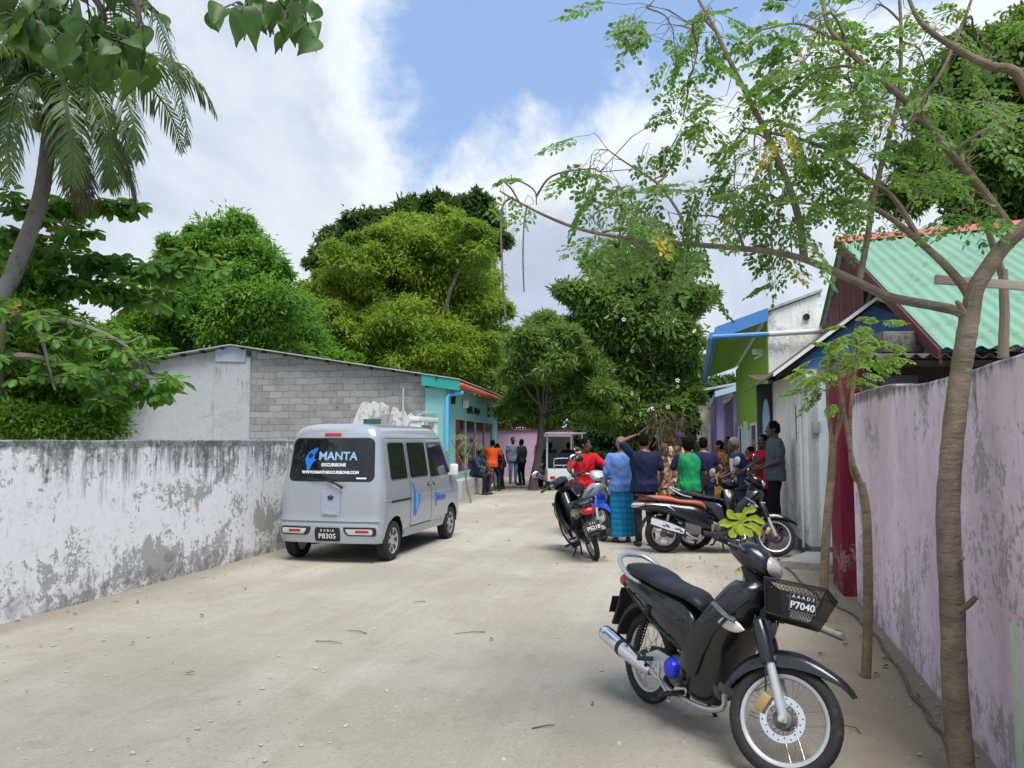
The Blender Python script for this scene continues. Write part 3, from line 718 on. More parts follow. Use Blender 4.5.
for i in range(16):
    b = MB()
    a = S0+se*rng.uniform(.8, 2.6)+Vector((0, -.05, .03)); c = a+Vector((rng.uniform(-.4, .4), -.1, rng.uniform(-.35, .15))); b.tube([a, (a+c)/2+Vector((0, 0, .06)), c], .006, 5)
    sb('dry_twig', b, pm('dry_twig', (.20, .15, .10), .9))
for (px0, px1, py0, py1, lab) in ((884, 924, 331, 352, 'weathered concrete slab lying on the rusty roof left of the tree trunk'), (935, 957, 330, 346, 'small concrete block on the rusty roof touching the tree trunk')):
    a, c = W(px0, py1, 8.3), W(px1, py0, 8.3)
    b = MB(); b.box((a+c)/2+Vector((0, .1, 0)), (c.x-a.x, .2, c.z-a.z), bev=.015); tag(b.build('concrete_block', pm('dark_concrete', (.17, .165, .15), .9, var=.3, dirt=.6, dirtcol=(.05, .05, .045))), lab, 'block')  # darker concrete with random near-black blotches
# ---------------------------------------------------------------- vegetation
M_BARK = pm('grey_bark', (.20, .17, .135), .9, var=.25, scale=5, dirt=.3, bump=.5, bscale=30)
M_BARKD = pm('dark_bark', (.09, .075, .06), .9, var=.3, scale=5, bump=.5, bscale=30)
M_MORBARK_ = pm('moringa_bark', (.185, .150, .112), .9, var=.28, scale=7, dirt=.35, dirtcol=(.10, .085, .065), bump=.6, bscale=26)
def scar_bark(name, col, dark):
    m, t = new_mat(name); co = t.n('ShaderNodeTexCoord').outputs['Object']
    a = t.noise(t.vm('MULTIPLY', co, (9.0, 9.0, 46.0)), 1.0, 5.0, .65, .6); b_ = t.noise(co, 6.0, 8.0, .65, .4); f = t.noise(co, 55.0, 6.0, .7)
    c = t.mix(t.step(b_, .36, .64), col, tuple(.62*x for x in col)); c = t.mix(t.step(a, .52, .68, 0, .7), c, dark); c = t.mix(t.step(t.noise(co, 3.3, 6.0, .6), .56, .70, 0, .5), c, (.27, .25, .21)); c = t.mix(t.step(f, .58, .72, 0, .5), c, dark)
    fin(t, c, .92, 0, t.m('ADD', t.m('MULTIPLY', a, -1.0), t.m('MULTIPLY', f, .7)), .8, .012, spec=.15); return m
M_MORBARK = scar_bark('scarred_bark', (.27, .22, .165), (.12, .095, .07))
def nrm(a): return a/np.maximum(np.linalg.norm(a, axis=1, keepdims=True), 1e-9)
def leaf_geo(P, D, N, L, Wd, shape='lance', fold=.25, droop=.15):
    """leaves as small folded blades; P base, D direction, N face normal"""
    D = nrm(D); S = nrm(np.cross(D, N)); N = nrm(np.cross(S, D)); L = L[:, None]; Wd = Wd[:, None]
    k = {'lance': (.45, .5, 1.0), 'obov': (.66, .5, 1.0), 'oval': (.5, .5, 1.0)}[shape]
    if shape == 'lance':
        V = np.stack([P, P+D*L*.45+S*Wd*.5+N*Wd*fold, P+D*L-N*L*droop, P+D*L*.45-S*Wd*.5+N*Wd*fold], 1)
        n = len(P); F = (np.arange(n)*4)[:, None]+np.array([[0, 1, 2, 3]])
        return V.reshape(-1, 3), F
    a1, a2, w1, w2 = (.38, .80, .36, .5) if shape == 'obov' else (.28, .74, .46, .44)
    mid = P+D*L*.98-N*L*droop
    l1 = P+D*L*a1+S*Wd*w1+N*Wd*fold; l2 = P+D*L*a2+S*Wd*w2+N*Wd*fold-N*L*droop*.6
    r1 = P+D*L*a1-S*Wd*w1+N*Wd*fold; r2 = P+D*L*a2-S*Wd*w2+N*Wd*fold-N*L*droop*.6
    V = np.stack([P, l1, l2, mid, r2, r1], 1); n = len(P)
    b = (np.arange(n)*6)[:, None]
    F = np.concatenate([b+np.array([[0, 1, 2, 3]]), b+np.array([[0, 3, 4, 5]])], 0)
    return V.reshape(-1, 3), F
def join_geo(parts):
    Vs, Fs, o = [], [], 0
    for V, F in parts:
        Vs.append(V); Fs.append(F+o); o += len(V)
    return np.concatenate(Vs), np.concatenate(Fs)
def rand_dirs(rg, n): return nrm(rg.normal(size=(n, 3)))

def crown_geo(rg, lumps, nsub, nleaf, L, Wd, sub=.30, shape='lance', droop=.2, inner=.35, flat=.75, hang=.2, up=.7):
    """lumps: (centre, radius). Twig clumps sit on the outside of each lump; a share of leaves fills inside."""
    Ps, Ds, Ns, subs = [], [], [], []
    tot = sum(r*r for _, r in lumps)
    for c, r in lumps:
        c = np.array(c); k = max(3, int(nsub*r*r/tot))
        d = rand_dirs(rg, k); d[:, 2] = np.where(d[:, 2] < -.35, -d[:, 2]*.6, d[:, 2])
        cc = c+d*r*rg.uniform(.62, 1.06, (k, 1))*np.array([1, 1, .92])
        subs += list(cc)
        rs = np.maximum(r, .55)*sub*rg.uniform(.45, 1.35, (k, 1, 1))
        m = nleaf
        off = rg.normal(size=(k, m, 3))*.55*rs*np.array([1, 1, flat])
        P = cc[:, None]+off
        out = nrm((off+d[:, None]*rs*.5).reshape(-1, 3))
        Ps.append(P.reshape(-1, 3))
        Ds.append(out*.8+rg.normal(size=out.shape)*.5+np.array([0, 0, -hang]))
        Ns.append(np.repeat(d, m, 0)*.35+np.array([0, 0, up])+rg.normal(size=out.shape)*.45)
        q = int(k*m*inner); P = c+rand_dirs(rg, q)*r*.8*rg.uniform(.3, 1, (q, 1))**.5
        Ps.append(P); Ds.append(rand_dirs(rg, q)+np.array([0, 0, -hang])); Ns.append(rand_dirs(rg, q)+np.array([0, 0, up]))
    P, D, N = map(np.concatenate, (Ps, Ds, Ns)); n = len(P)
    return leaf_geo(P, D, N, L*rg.uniform(.65, 1.3, n), Wd*rg.uniform(.7, 1.25, n), shape, droop=droop), subs
def limb(mb, a, b, ra, rb, rg, wob=.08, n=6):
    a, b = Vector(a), Vector(b); L = (b-a).length; pts = []; rs = []
    for i in range(n+1):
        t = i/n; p = a.lerp(b, t); p.z += L*.10*math.sin(math.pi*t)
        if 0 < i < n: p += Vector(rg.normal(size=3))*wob*L*.25
        pts.append(p); rs.append(lerp(ra, rb, t))
    mb.tube(pts, rs, 7)
def px_lumps(rg, spec, Y, dy=1.0):
    out = []
    for px, py, rp in spec:
        y = Y+rg.uniform(-dy, dy); c = W(px, py, y); out.append((tuple(c), .96*rp*y/FPX))
        for _ in range(3):
            a = rg.uniform(0, 2*math.pi); q = rg.uniform(.75, 1.12)*rp; y2 = y+rg.uniform(-dy, dy)*.6; out.append((tuple(W(px+q*math.cos(a), py-abs(q*math.sin(a))*.85+.15*q, y2)), rg.uniform(.22, .42)*rp*y/FPX))
    return out
def tree(name, label, cat, base, lumps, seed, leafm, L, Wd, nsub, nleaf, barkm=None, tr=.25, fork=.45, group=None, twigs=.12, **kw):
    rg = np.random.default_rng(seed); base = Vector(base)
    t = thing(name, label, cat, base, 0, group)
    (V, F), subs = crown_geo(rg, lumps, nsub, nleaf, L, Wd, **kw)
    me = np_mesh('crown', V-np.array(base), F); link('crown', me, leafm, t)
    mb = MB(); cz = np.mean([c for c, _ in lumps], 0); top = Vector((lerp(base.x, cz[0], .35), lerp(base.y, cz[1], .35), lerp(base.z, cz[2], fork)))
    mb.tube([Vector((0, 0, -.1)), Vector((0, 0, .25)), (top-base)*.5+Vector((.05, .02, 0)), top-base], [tr*1.5, tr*1.1, tr*.9, tr*.75], 10)
    mr = sorted([r for _, r in lumps])[-max(4, len(lumps)//5)]
    for c, r in lumps:
        if r >= mr: limb(mb, top-base, Vector(c)-base, tr*.42, tr*.10, rg)
    idx = rg.permutation(len(subs))[:int(len(subs)*twigs)]
    for i in idx:
        s_ = Vector(subs[i]); c = min(lumps, key=lambda q: (Vector(q[0])-s_).length)[0]
        limb(mb, Vector(c)-base, s_-base, tr*.12, tr*.03, rg, n=3)
    mb.build('trunk', barkm or M_BARK, t)
    return t, subs
def ground_at(px, Y):
    p = W(px, 440, Y); return Vector((p.x, p.y, 0))

L_BRIGHT = leaf_mat('bright_leaf', (.095, .23, .026), (.15, .31, .042), scale=.5)
L_YELLOWG = leaf_mat('yellow_green_leaf', (.17, .29, .03), (.31, .40, .045), (.36, .20, .04), scale=.45, fine=3.0)
L_DARK = leaf_mat('dark_leaf', (.038, .088, .026), (.052, .115, .032), scale=.5, trans=.22)
L_DULL = leaf_mat('dull_leaf', (.125, .215, .05), (.20, .30, .075), scale=1.0, trans=.38)
L_FLOWER = leaf_mat('glossy_leaf', (.105, .20, .05), (.19, .30, .075), (.26, .30, .06), scale=.8, trans=.38)
L_ALMOND = leaf_mat('almond_leaf', (.05, .17, .024), (.11, .28, .038), (.34, .15, .03), scale=1.6, fine=2.4)
L_SHRUB = leaf_mat('shrub_leaf', (.11, .25, .026), (.17, .31, .04), scale=2.0)
L_MORINGA = leaf_mat('moringa_leaf', (.075, .20, .032), (.13, .28, .05), (.42, .36, .04), scale=2.2, fine=1.1, trans=.42)
L_SAPLING = leaf_mat('sapling_leaf', (.17, .33, .035), (.23, .39, .05), (.42, .33, .03), scale=6.0, fine=9.0, trans=.42)
L_OVER = leaf_mat('hibiscus_leaf', (.032, .09, .016), (.055, .14, .024), scale=5.0, trans=.30, fine=9)
L_PALM = leaf_mat('palm_leaf', (.045, .09, .02), (.08, .12, .03), (.20, .15, .045), scale=1.2, trans=.25, fine=4)
L_PALMDRY = leaf_mat('dry_palm_leaf', (.10, .085, .035), (.15, .10, .04), scale=1.5, trans=.2)
L_LIME = leaf_mat('lime_leaf', (.30, .38, .02), (.38, .45, .035), scale=7, trans=.4)
L_DRY = leaf_mat('dried_leaf', (.10, .075, .045), (.15, .115, .065), scale=2, trans=.15)

rg0 = np.random.default_rng(3)
# big trees behind the left house
S = px_lumps(rg0, [(188, 252, 26), (245, 245, 26), (172, 285, 28), (222, 248, 34), (196, 272, 34), (250, 275, 38), (218, 300, 46), (172, 312, 36), (262, 312, 42), (290, 322, 36), (150, 340, 34), (232, 342, 46), (300, 352, 34), (185, 350, 40), (265, 355, 40)], 27, 1.6)
tree('broadleaf_tree', 'bright green leafy tree rising behind the grey block house', 'tree', ground_at(225, 27), S, 11, L_BRIGHT, .225, .07, 560, 140, tr=.3)
S = px_lumps(rg0, [(440, 240, 34), (400, 245, 34), (470, 252, 30), (362, 268, 36), (425, 275, 46), (480, 282, 26), (335, 300, 34), (385, 305, 44), (455, 310, 46), (486, 312, 24), (345, 345, 38), (410, 345, 44), (475, 350, 42), (488, 350, 24), (318, 335, 30), (300, 365, 26), (440, 375, 36), (485, 382, 26)], 34, 2.0)
S += px_lumps(rg0, [(400, 330, 36), (440, 345, 36), (375, 330, 34), (420, 365, 36), (460, 360, 30), (355, 360, 30), (330, 320, 26)], 32.5, .6)
tree('broadleaf_tree', 'huge round yellow-green tree in the middle of the skyline', 'tree', ground_at(430, 34), S, 12, L_YELLOWG, .255, .07, 880, 165, tr=.42)
S = px_lumps(rg0, [(440, 212, 18), (470, 208, 18), (412, 218, 20), (365, 226, 20), (340, 244, 20), (322, 262, 13), (385, 240, 20), (480, 225, 20), (460, 232, 26), (425, 238, 28), (350, 290, 24), (330, 310, 20), (400, 290, 40), (492, 245, 16)], 46, 1.5)
tree('broadleaf_tree', 'tall dark green tree showing above the yellow-green one', 'tree', ground_at(420, 46), S, 13, L_DARK, .42, .16, 420, 80, tr=.5, sub=.34)
# darker trees filling in low behind the house roof
S = px_lumps(rg0, [(285, 335, 30), (310, 345, 28), (262, 350, 30), (335, 370, 26), (290, 375, 30), (240, 372, 28)], 31, 1.0)
tree('broadleaf_tree', 'low mid-green tree between the bright tree and the yellow-green one', 'tree', ground_at(290, 31), S, 14, L_BRIGHT, .32, .10, 200, 80, tr=.25)
S = px_lumps(rg0, [(105, 350, 26), (75, 365, 34), (40, 350, 40), (85, 400, 38), (20, 385, 46)], 22, 1.0)
tree('broadleaf_tree', 'fresh green tree low behind the grey plastered wall, under the palm', 'tree', ground_at(90, 22), S, 15, L_SHRUB, .26, .09, 260, 70, tr=.18)
# tree in front of the shop
S = px_lumps(rg0, [(543, 328, 15), (560, 338, 15), (524, 350, 19), (574, 356, 17), (546, 366, 26), (592, 376, 15), (514, 378, 11), (562, 392, 24), (604, 392, 10), (527, 400, 18), (586, 408, 16), (546, 420, 14), (509, 410, 9), (605, 415, 9)], 25.4, .8)
tree('street_tree', 'dull green bushy tree with dark trunk beside the shop front', 'tree', ground_at(533, 25.6), S, 16, L_DULL, .26, .055, 400, 75, barkm=M_BARKD, tr=.13, fork=.66, hang=.05)
# tall flowering tree
S = px_lumps(rg0, [(640, 262, 26), (612, 275, 26), (668, 272, 28), (590, 300, 24), (640, 300, 36), (685, 305, 24), (605, 330, 32), (655, 338, 38), (680, 345, 20), (620, 368, 34), (670, 375, 34), (688, 378, 16), (600, 392, 24), (645, 405, 32), (680, 402, 20), (612, 415, 24), (668, 420, 22), (628, 432, 20)], 27, 1.0)
tf, subs = tree('flowering_tree', 'tall dark leafy tree dotted with white blossoms in the street centre', 'tree', ground_at(645, 27), S, 17, L_FLOWER, .25, .075, 620, 115, barkm=M_BARKD, tr=.2, fork=.35, shape='oval')
rgf = np.random.default_rng(8); cnt = 0
fb = MB()
for th in range(5):
    a = 2*math.pi*th/5; fb.ball((.07*math.cos(a), .07*math.sin(a), .02), (.05, .035, .012), Matrix.Rotation(a, 3, 'Z'), 8, 5)
fl0 = None
cand = [s_ for s_ in subs if s_[1] < 27.3]; rgf.shuffle(cand)
for s_ in cand[:60]:
    d = Vector((0, 0, 0)); p = Vector(s_)+Vector((rgf.uniform(-.2, .2), -.75, rgf.uniform(-.1, .3)))
    if fl0 is None: o = fl0 = fb.build('flower', pm('white_petal', (.82, .82, .76), .6), tf)
    else: o = fl0.copy(); COL.objects.link(o)
    o.parent = tf; o.location = p-tf.location; o.rotation_euler = (rgf.uniform(.7, 1.7), rgf.uniform(-.4, .4), rgf.uniform(0, 6)); o.scale = (.72,)*3
# far wood closing the street
S = px_lumps(rg0, [(560, 400, 30), (590, 410, 30), (620, 405, 34), (660, 395, 36), (700, 400, 28), (640, 425, 30), (590, 435, 24), (690, 425, 26), (540, 385, 26), (720, 395, 22)], 39, 1.5)
tree('broadleaf_tree', 'dark tree far behind the mauve wall at the street end', 'tree', ground_at(625, 39), S, 18, L_DARK, .40, .15, 330, 70, tr=.3)
S = px_lumps(rg0, [(505, 420, 16), (520, 412, 18), (540, 420, 16), (500, 405, 14)], 37, .4)
tree('bush', 'green bush behind the mauve wall beside the shop corner', 'bush', ground_at(515, 37), S, 55, L_FLOWER, .3, .1, 120, 70, tr=.1)
# dark tree on the right behind the green roof
S = px_lumps(rg0, [(985, 75, 50), (1040, 60, 60), (950, 120, 44), (1000, 140, 60), (930, 170, 36), (975, 190, 50), (1040, 170, 60), (1060, 110, 60), (905, 205, 24), (1000, 225, 40)], 19.5, 1.2)
tree('broadleaf_tree', 'dark dense tree behind the red ridge of the green roof', 'tree', ground_at(1010, 19.5), S, 19, leaf_mat('deep_green_leaf', (.030, .075, .02), (.055, .12, .026), scale=.8), .26, .085, 520, 70, tr=.3)
S = px_lumps(rg0, [(600, 440, 16), (622, 432, 20), (650, 435, 22), (680, 430, 20), (600, 462, 16), (630, 462, 18), (660, 462, 18), (690, 455, 16)], 33, .5)
tree('bush', 'dark bushes in deep shade at the end of the street behind the crowd', 'bush', ground_at(640, 33), S, 56, L_DARK, .28, .09, 260, 70, tr=.08)
# dried plant between tree and crowd
dp = thing('dried_plant', 'withered brown leafy plant standing behind the navy shirted man', 'plant', ground_at(668, 19))
rgd = np.random.default_rng(4); mb = MB()
for i in range(9):
    a = rgd.uniform(0, 6.28); mb.tube([(0.08*math.cos(a), .08*math.sin(a), 0), (.2*math.cos(a), .2*math.sin(a), 1.3), (.36*math.cos(a)+.05, .36*math.sin(a), rgd.uniform(1.9, 2.5))], [.035, .022, .008], 6)
mb.build('stem', M_BARK, dp)
n = 260; P = np.stack([rgd.normal(0, .26, n), rgd.normal(0, .26, n), rgd.uniform(.9, 2.4, n)], 1)
V, F = leaf_geo(P, rgd.normal(size=(n, 3))*.5+np.array([0, 0, -.8]), rand_dirs(rgd, n), rgd.uniform(.3, .7, n), rgd.uniform(.03, .08, n))
link('foliage', np_mesh('foliage', V, F), L_DRY, dp)

# ------------ coconut palm
def WP(a, b_, y): return W(a, b_, y-2.3)
PB = ground_at(-8, 9.1); PC_ = WP(52, 112, 11.6)
palm = thing('coconut_palm', 'coconut palm with a curved ringed trunk leaning over the left wall', 'palm tree', PB)
mb = MB(); pts = catmull([PB, WP(-2, 330, 11.4), WP(14, 272, 11.5), WP(32, 225, 11.55), WP(43, 185, 11.6), PC_], 14); n = len(pts)
mb.tube([p-PB for p in pts], [(.108-.024*i/n)*(1+.035*(i % 2)) for i in range(n)], 14)
mb.build('trunk', pm('palm_bark', (.23, .21, .19), .9, var=.3, scale=4, dirt=.4, dirtcol=(.09, .08, .07), bump=.5, bscale=18), palm)
def frond(rg, az, el, L, mat, grav=1.0, nl=62, path=None):
    pts = [PC_.copy()]; d = Vector((math.sin(az)*math.cos(el), math.cos(az)*math.cos(el), math.sin(el))); m = 22
    for i in range(m):
        pts.append(pts[-1]+d*(L/m)); d = (d+Vector((0, 0, -1))*(.055+.15*grav*(i/m)**1.0)*1.1).normalized()
    if path:
        cp = catmull([WP(*q) for q in path], 8); ln = len(cp)-1; pts = [cp[min(ln-1, int(i/m*ln))].lerp(cp[min(ln, int(i/m*ln)+1)], i/m*ln-int(i/m*ln)) for i in range(m+1)]; az = math.atan2(pts[-1].x-pts[0].x, pts[-1].y-pts[0].y)
    mb = MB(); mb.tube([p-PB for p in pts], [lerp(.032, .005, i/m) for i in range(m+1)], 6); nv = len(mb.v)
    side = d.cross(Vector((0, 0, 1))); side = Vector((math.cos(az), -math.sin(az), 0))
    vs, fs = [], []
    for i in range(nl):
        t = .12+.88*i/nl; f_ = t*m; j = min(int(f_), m-1); p = pts[j].lerp(pts[j+1], f_-j)-PB; tan = (pts[j+1]-pts[j]).normalized()
        ll = (.47 if path else .58)*math.sin(math.pi*(t*.82+.15))**.8*rg.uniform(.85, 1.1)
        for s_ in (-1, 1):
            dd = (side*s_*.75+tan*.75+Vector((0, 0, -.15))).normalized()
            dd += Vector(rg.normal(size=3))*.08
            wv = tan*.019; q1 = p+dd*ll*.45; q2 = q1+(dd+Vector((0, 0, -.75))).normalized()*ll*.35; q3 = q2+(dd*.5+Vector((0, 0, -1))).normalized()*ll*.25
            b = len(vs); vs += [p-wv*.6, p+wv*.6, q1-wv, q1+wv, q2-wv*.75, q2+wv*.75, q3]
            fs += [(b, b+1, b+3, b+2), (b+2, b+3, b+5, b+4), (b+4, b+5, b+6)]
    mb.add(vs, fs)
    mb.build('frond', mat, palm, smooth=0)
rgp = np.random.default_rng(21)
for pth in ([(52, 112, 11.6), (82, 45, 11.5), (118, -2, 11.4), (148, 2, 11.3), (168, 45, 11.2), (182, 100, 11.2), (190, 152, 11.2)], [(52, 112, 11.6), (92, 62, 11.2), (118, 78, 11.0), (134, 125, 10.9), (140, 165, 10.9)], [(52, 112, 11.6), (80, 85, 11.0), (104, 110, 10.8), (112, 160, 10.8), (108, 192, 10.8)], [(52, 112, 11.6), (28, 60, 11.0), (0, 70, 10.8), (-18, 130, 10.7), (-22, 200, 10.7)], [(52, 112, 11.6), (40, 76, 10.9), (18, 88, 10.6), (8, 140, 10.5), (12, 190, 10.5)], [(52, 112, 11.6), (60, 80, 10.7), (66, 105, 10.4), (72, 150, 10.4), (70, 188, 10.4)], [(52, 112, 11.6), (20, 20, 11.4), (-20, -20, 11.3), (-60, 0, 11.2)]):
    frond(rgp, 0, 0, 1, L_PALM, path=pth, nl=70)
for az, el, L, dry in ((70, 60, 2.6, 0), (100, 20, 1.6, 0), (60, 0, 1.6, 1), (-80, 55, 3.2, 0), (-60, 25, 2.7, 0), (-110, 10, 2.5, 0), (180, 40, 2.2, 0), (230, 20, 2.4, 0), (20, 60, 3.0, 0), (-20, 30, 2.7, 0), (250, 65, 3.2, 0), (150, 60, 2.4, 0), (110, -35, 1.35, 1), (-140, 0, 2.2, 0), (30, -40, 1.3, 1)):
    frond(rgp, R(az), R(el), L, L_PALMDRY if dry else L_PALM, 1.1)
mb = MB()
for i in range(6): a = i*1.05; mb.ball(PC_-PB+Vector((.16*math.cos(a), .16*math.sin(a), -.16)), (.08, .08, .10), None, 10, 7)
mb.build('coconut', pm('green_coconut', (.13, .16, .04), .5), palm)

# ------------ tropical almond over the left wall
AB = ground_at(-60, 10.2)
al = thing('almond_tree', 'broad leaved almond tree spreading tiers of glossy leaves over the left wall', 'tree', AB)
rga = np.random.default_rng(33); wh_ = []; mb = MB()
def abranch(path, n, spread, r0=.05):
    pts = catmull([W(a, b, y) for a, b, y in path], 6); mb.tube([p-AB for p in pts], [lerp(r0, .012, i/(len(pts)-1)) for i in range(len(pts))], 7)
    for i in range(n):
        t = rga.uniform(.08, 1)**.8*(len(pts)-1); j = min(int(t), len(pts)-2); p = pts[j].lerp(pts[j+1], t-j)
        q = p+Vector((rga.normal()*spread, rga.normal()*spread*1.3, abs(rga.normal())*spread*.5-.05)); wh_.append(q)
        if rga.random() < .6: mb.tube([p-AB, (p+q)/2-AB+Vector((0, 0, -.02)), q-AB], [.012, .009, .006], 5)
abranch([(-60, 215, 10.2), (0, 210, 10.4), (60, 204, 10.5), (110, 203, 10.6), (148, 206, 10.6)], 34, .09)
abranch([(-20, 190, 10.2), (20, 200, 10.4), (60, 222, 10.3), (78, 236, 10.2)], 12, .12, .03)
abranch([(-60, 275, 10.2), (0, 262, 10.2), (60, 256, 10.1), (110, 262, 10.1), (150, 272, 10.2), (205, 262, 10.6)], 60, .16)
abranch([(-60, 300, 10.0), (20, 285, 9.9), (70, 280, 10.0), (110, 292, 10.0), (140, 300, 10.1)], 55, .2)
abranch([(-50, 325, 8.7), (20, 318, 8.6), (80, 325, 8.7), (130, 350, 8.9), (145, 382, 9.0)], 34, .18)
abranch([(-50, 372, 8.5), (20, 356, 8.5), (80, 372, 8.6), (100, 395, 8.8), (112, 418, 9.0)], 34, .18)
abranch([(-50, 250, 10.4), (-10, 235, 10.4), (25, 240, 10.4), (50, 248, 10.4)], 30, .2)
abranch([(-50, 315, 8.6), (-5, 310, 8.5), (35, 325, 8.5), (55, 390, 8.4)], 34, .22)
abranch([(60, 360, 9.6), (100, 368, 9.4), (150, 392, 9.3), (176, 378, 9.3)], 18, .1, .02)
mb.tube([Vector((0, 0, -.1)), W(-30, 380, 10.1)-AB, W(-50, 300, 10.2)-AB, W(-55, 200, 10.2)-AB], [.2, .16, .13, .08], 10)
mb.build('trunk', M_BARK, al)
P, D, N = [], [], []
for q in wh_:
    k = rga.integers(6, 11); a0 = rga.uniform(0, 6.28)
    for i in range(k):
        a = a0+6.28*i/k; e = rga.uniform(-1.0, .35); d = np.array([math.cos(a)*math.cos(e), math.sin(a)*math.cos(e), math.sin(e)])
        P.append(np.array(q-AB)+d*.03); D.append(d); N.append(np.array([0, 0, .9])+rga.normal(size=3)*.35+np.array([d[0], d[1], 0])*.5)
P, D, N = map(np.array, (P, D, N)); n = len(P); near_ = np.where(P[:, 1]+AB.y < 9.25, .70, 1.0)
V, F = leaf_geo(P, D, N, near_*rga.uniform(.14, .25, n), near_*rga.uniform(.08, .125, n), 'obov', .10, .2)
link('crown', np_mesh('crown', V, F), L_ALMOND, al)
# shrubs growing behind the left wall
S = px_lumps(rg0, [(15, 300, 34), (40, 335, 36), (10, 370, 40), (60, 385, 34), (20, 415, 34), (85, 415, 22)], 9.8, .3)
tree('shrub', 'light green small leaved shrub at the left edge behind the white wall', 'shrub', ground_at(20, 9.8), S, 41, L_SHRUB, .10, .042, 260, 50, tr=.05)
S = px_lumps(rg0, [(20, 425, 22), (60, 432, 16), (100, 430, 13), (-10, 420, 20)], 8.8, .2)
tree('shrub', 'feathery yellow-green weeds peeping over the white wall coping', 'shrub', ground_at(40, 8.8), S, 42, L_SHRUB, .10, .03, 160, 50, tr=.02)

# ------------ leaves hanging in from above, near the camera
OB = Vector((-6.6, 1.0, 0))
ov = thing('overhanging_tree', 'dark heart shaped leaves hanging in at the top left corner', 'tree', OB)
rgo = np.random.default_rng(52); mb = MB(); lv = []
def obranch(path, n, spread, r0):
    pts = catmull([Vector(p) for p in path], 6); mb.tube([p-OB for p in pts], [lerp(r0, .006, i/(len(pts)-1)) for i in range(len(pts))], 7); return pts
mb.tube([Vector((0, 0, -.1)), Vector((.3, .1, 2.2)), Vector((1.0, .25, 3.2)), Vector((1.9, .5, 3.9))], [.16, .13, .11, .07], 10)
b0 = Vector((-4.7, 1.5, 3.9))
# leaf cluster targets, in the air 2.6-3.2 m away from the lens
def heart(rg, p, d, nrm_, s):
    d = Vector(d).normalized(); x = d.cross(Vector(nrm_)).normalized(); n_ = x.cross(d)
    prof = [(-.13, .22), (-.07, .42), (.06, .52), (.22, .53), (.40, .47), (.58, .36), (.76, .22), (.92, .09), (1.08, .004)]
    cu = rg.uniform(.15, .5); bend = rg.uniform(.05, .45); ph = rg.uniform(0, 6); vs = []
    for v, w in prof:
        for u in (-1, -.55, 0, .55, 1):
            vv = v if u else max(v, 0.0); q = w*u
            vs.append(p+x*q*s+d*vv*s+n_*s*(cu*q*q*1.6-.06*(u == 0)-bend*max(0, vv)**2+.035*math.sin(5*vv+3*u+ph)))
    return vs, [(i*5+k, i*5+k+1, i*5+k+6, i*5+k+5) for i in range(len(prof)-1) for k in range(4)]
lm = MB()
def cluster(cx, cy, n, sx, sy, Y, origin):
    tip = W(cx, cy, Y)
    pts = obranch([b0, Vector(origin), W(cx, cy-sy*1.1-30, Y), tip], 0, 0, .03)
    for i in range(int(n*1.45)):
        px_, py_ = cx+rgo.normal()*sx, cy+rgo.normal()*sy*.75
        p = W(px_, py_, Y+rgo.normal()*.22); near = min(pts, key=lambda q: (q-p).length)
        mb.tube([near-OB, (near+p)/2-OB+Vector((0, 0, .03)), p-OB], [.004, .003, .002], 4)
        d = Vector((rgo.normal()*.5, rgo.normal()*.4, -.75)); nn = Vector((rgo.normal()*.6, -.55+rgo.normal()*.5, .75))
        vs, fs = heart(rgo, p-OB, d, nn, rgo.uniform(.065, .115)); lm.add(vs, fs)
cluster(30, 22, 30, 26, 22, 2.9, (-3.0, 2.4, 4.2))
cluster(85, 40, 26, 24, 22, 2.9, (-2.6, 2.6, 4.3))
cluster(125, 42, 20, 16, 24, 2.85, (-2.2, 2.7, 4.3))
cluster(60, -25, 24, 60, 14, 3.0, (-2.4, 2.6, 4.4))
cluster(250, 10, 12, 13, 12, 2.9, (-1.6, 2.8, 4.2))
cluster(288, 14, 16, 14, 14, 2.9, (-1.3, 2.9, 4.2))
lm.build('foliage', L_OVER, ov, smooth=70); mb.build('trunk', M_BARKD, ov)

# ------------ moringa beside the pink wall
def moringa_frond(rg, L=.36, npin=5, nl=4, lf=.024, wd=.0155, curl=.5):
    """returns leaflets as (P, D, N, L, W) of one compound leaf growing along +x, and stalk polylines"""
    P, D, N, LL, WW, st = [], [], [], [], [], []
    def rach(t): return np.array([L*t*(1-.12*curl*t), 0, -L*curl*.5*t*t])
    st.append([rach(t) for t in (0, .35, .7, 1)])
    for i in range(npin+1):
        t = .35+.65*i/npin; c = rach(t); sides = (-1, 1) if i < npin else (0,)
        for s_ in sides:
            pl = L*(.42-.22*abs(i/npin-.3))*rg.uniform(.85, 1.1); d = np.array([.65, s_*.85, -.25-.25*curl]) if s_ else np.array([1, 0, -.6*curl])
            d = d/np.linalg.norm(d); e = c+d*pl; st.append([c, e])
            sd_ = np.cross(d, [0, 0, 1]); sd_ /= np.linalg.norm(sd_)
            for j in range(nl+1):
                q = c+d*pl*(.3+.7*j/nl)
                for s2 in ((-1, 1) if j < nl else (0,)):
                    dd = (d*.55+sd_*s2*.9) if s2 else d
                    dd = dd+rg.normal(size=3)*.14+np.array([0, 0, -.12]); P.append(q); D.append(dd); N.append(np.array([0, 0, 1])+rg.normal(size=3)*.4)
                    LL.append(lf*rg.uniform(.75, 1.2)); WW.append(wd*rg.uniform(.8, 1.2))
    return [np.array(a) for a in (P, D, N, LL, WW)], st
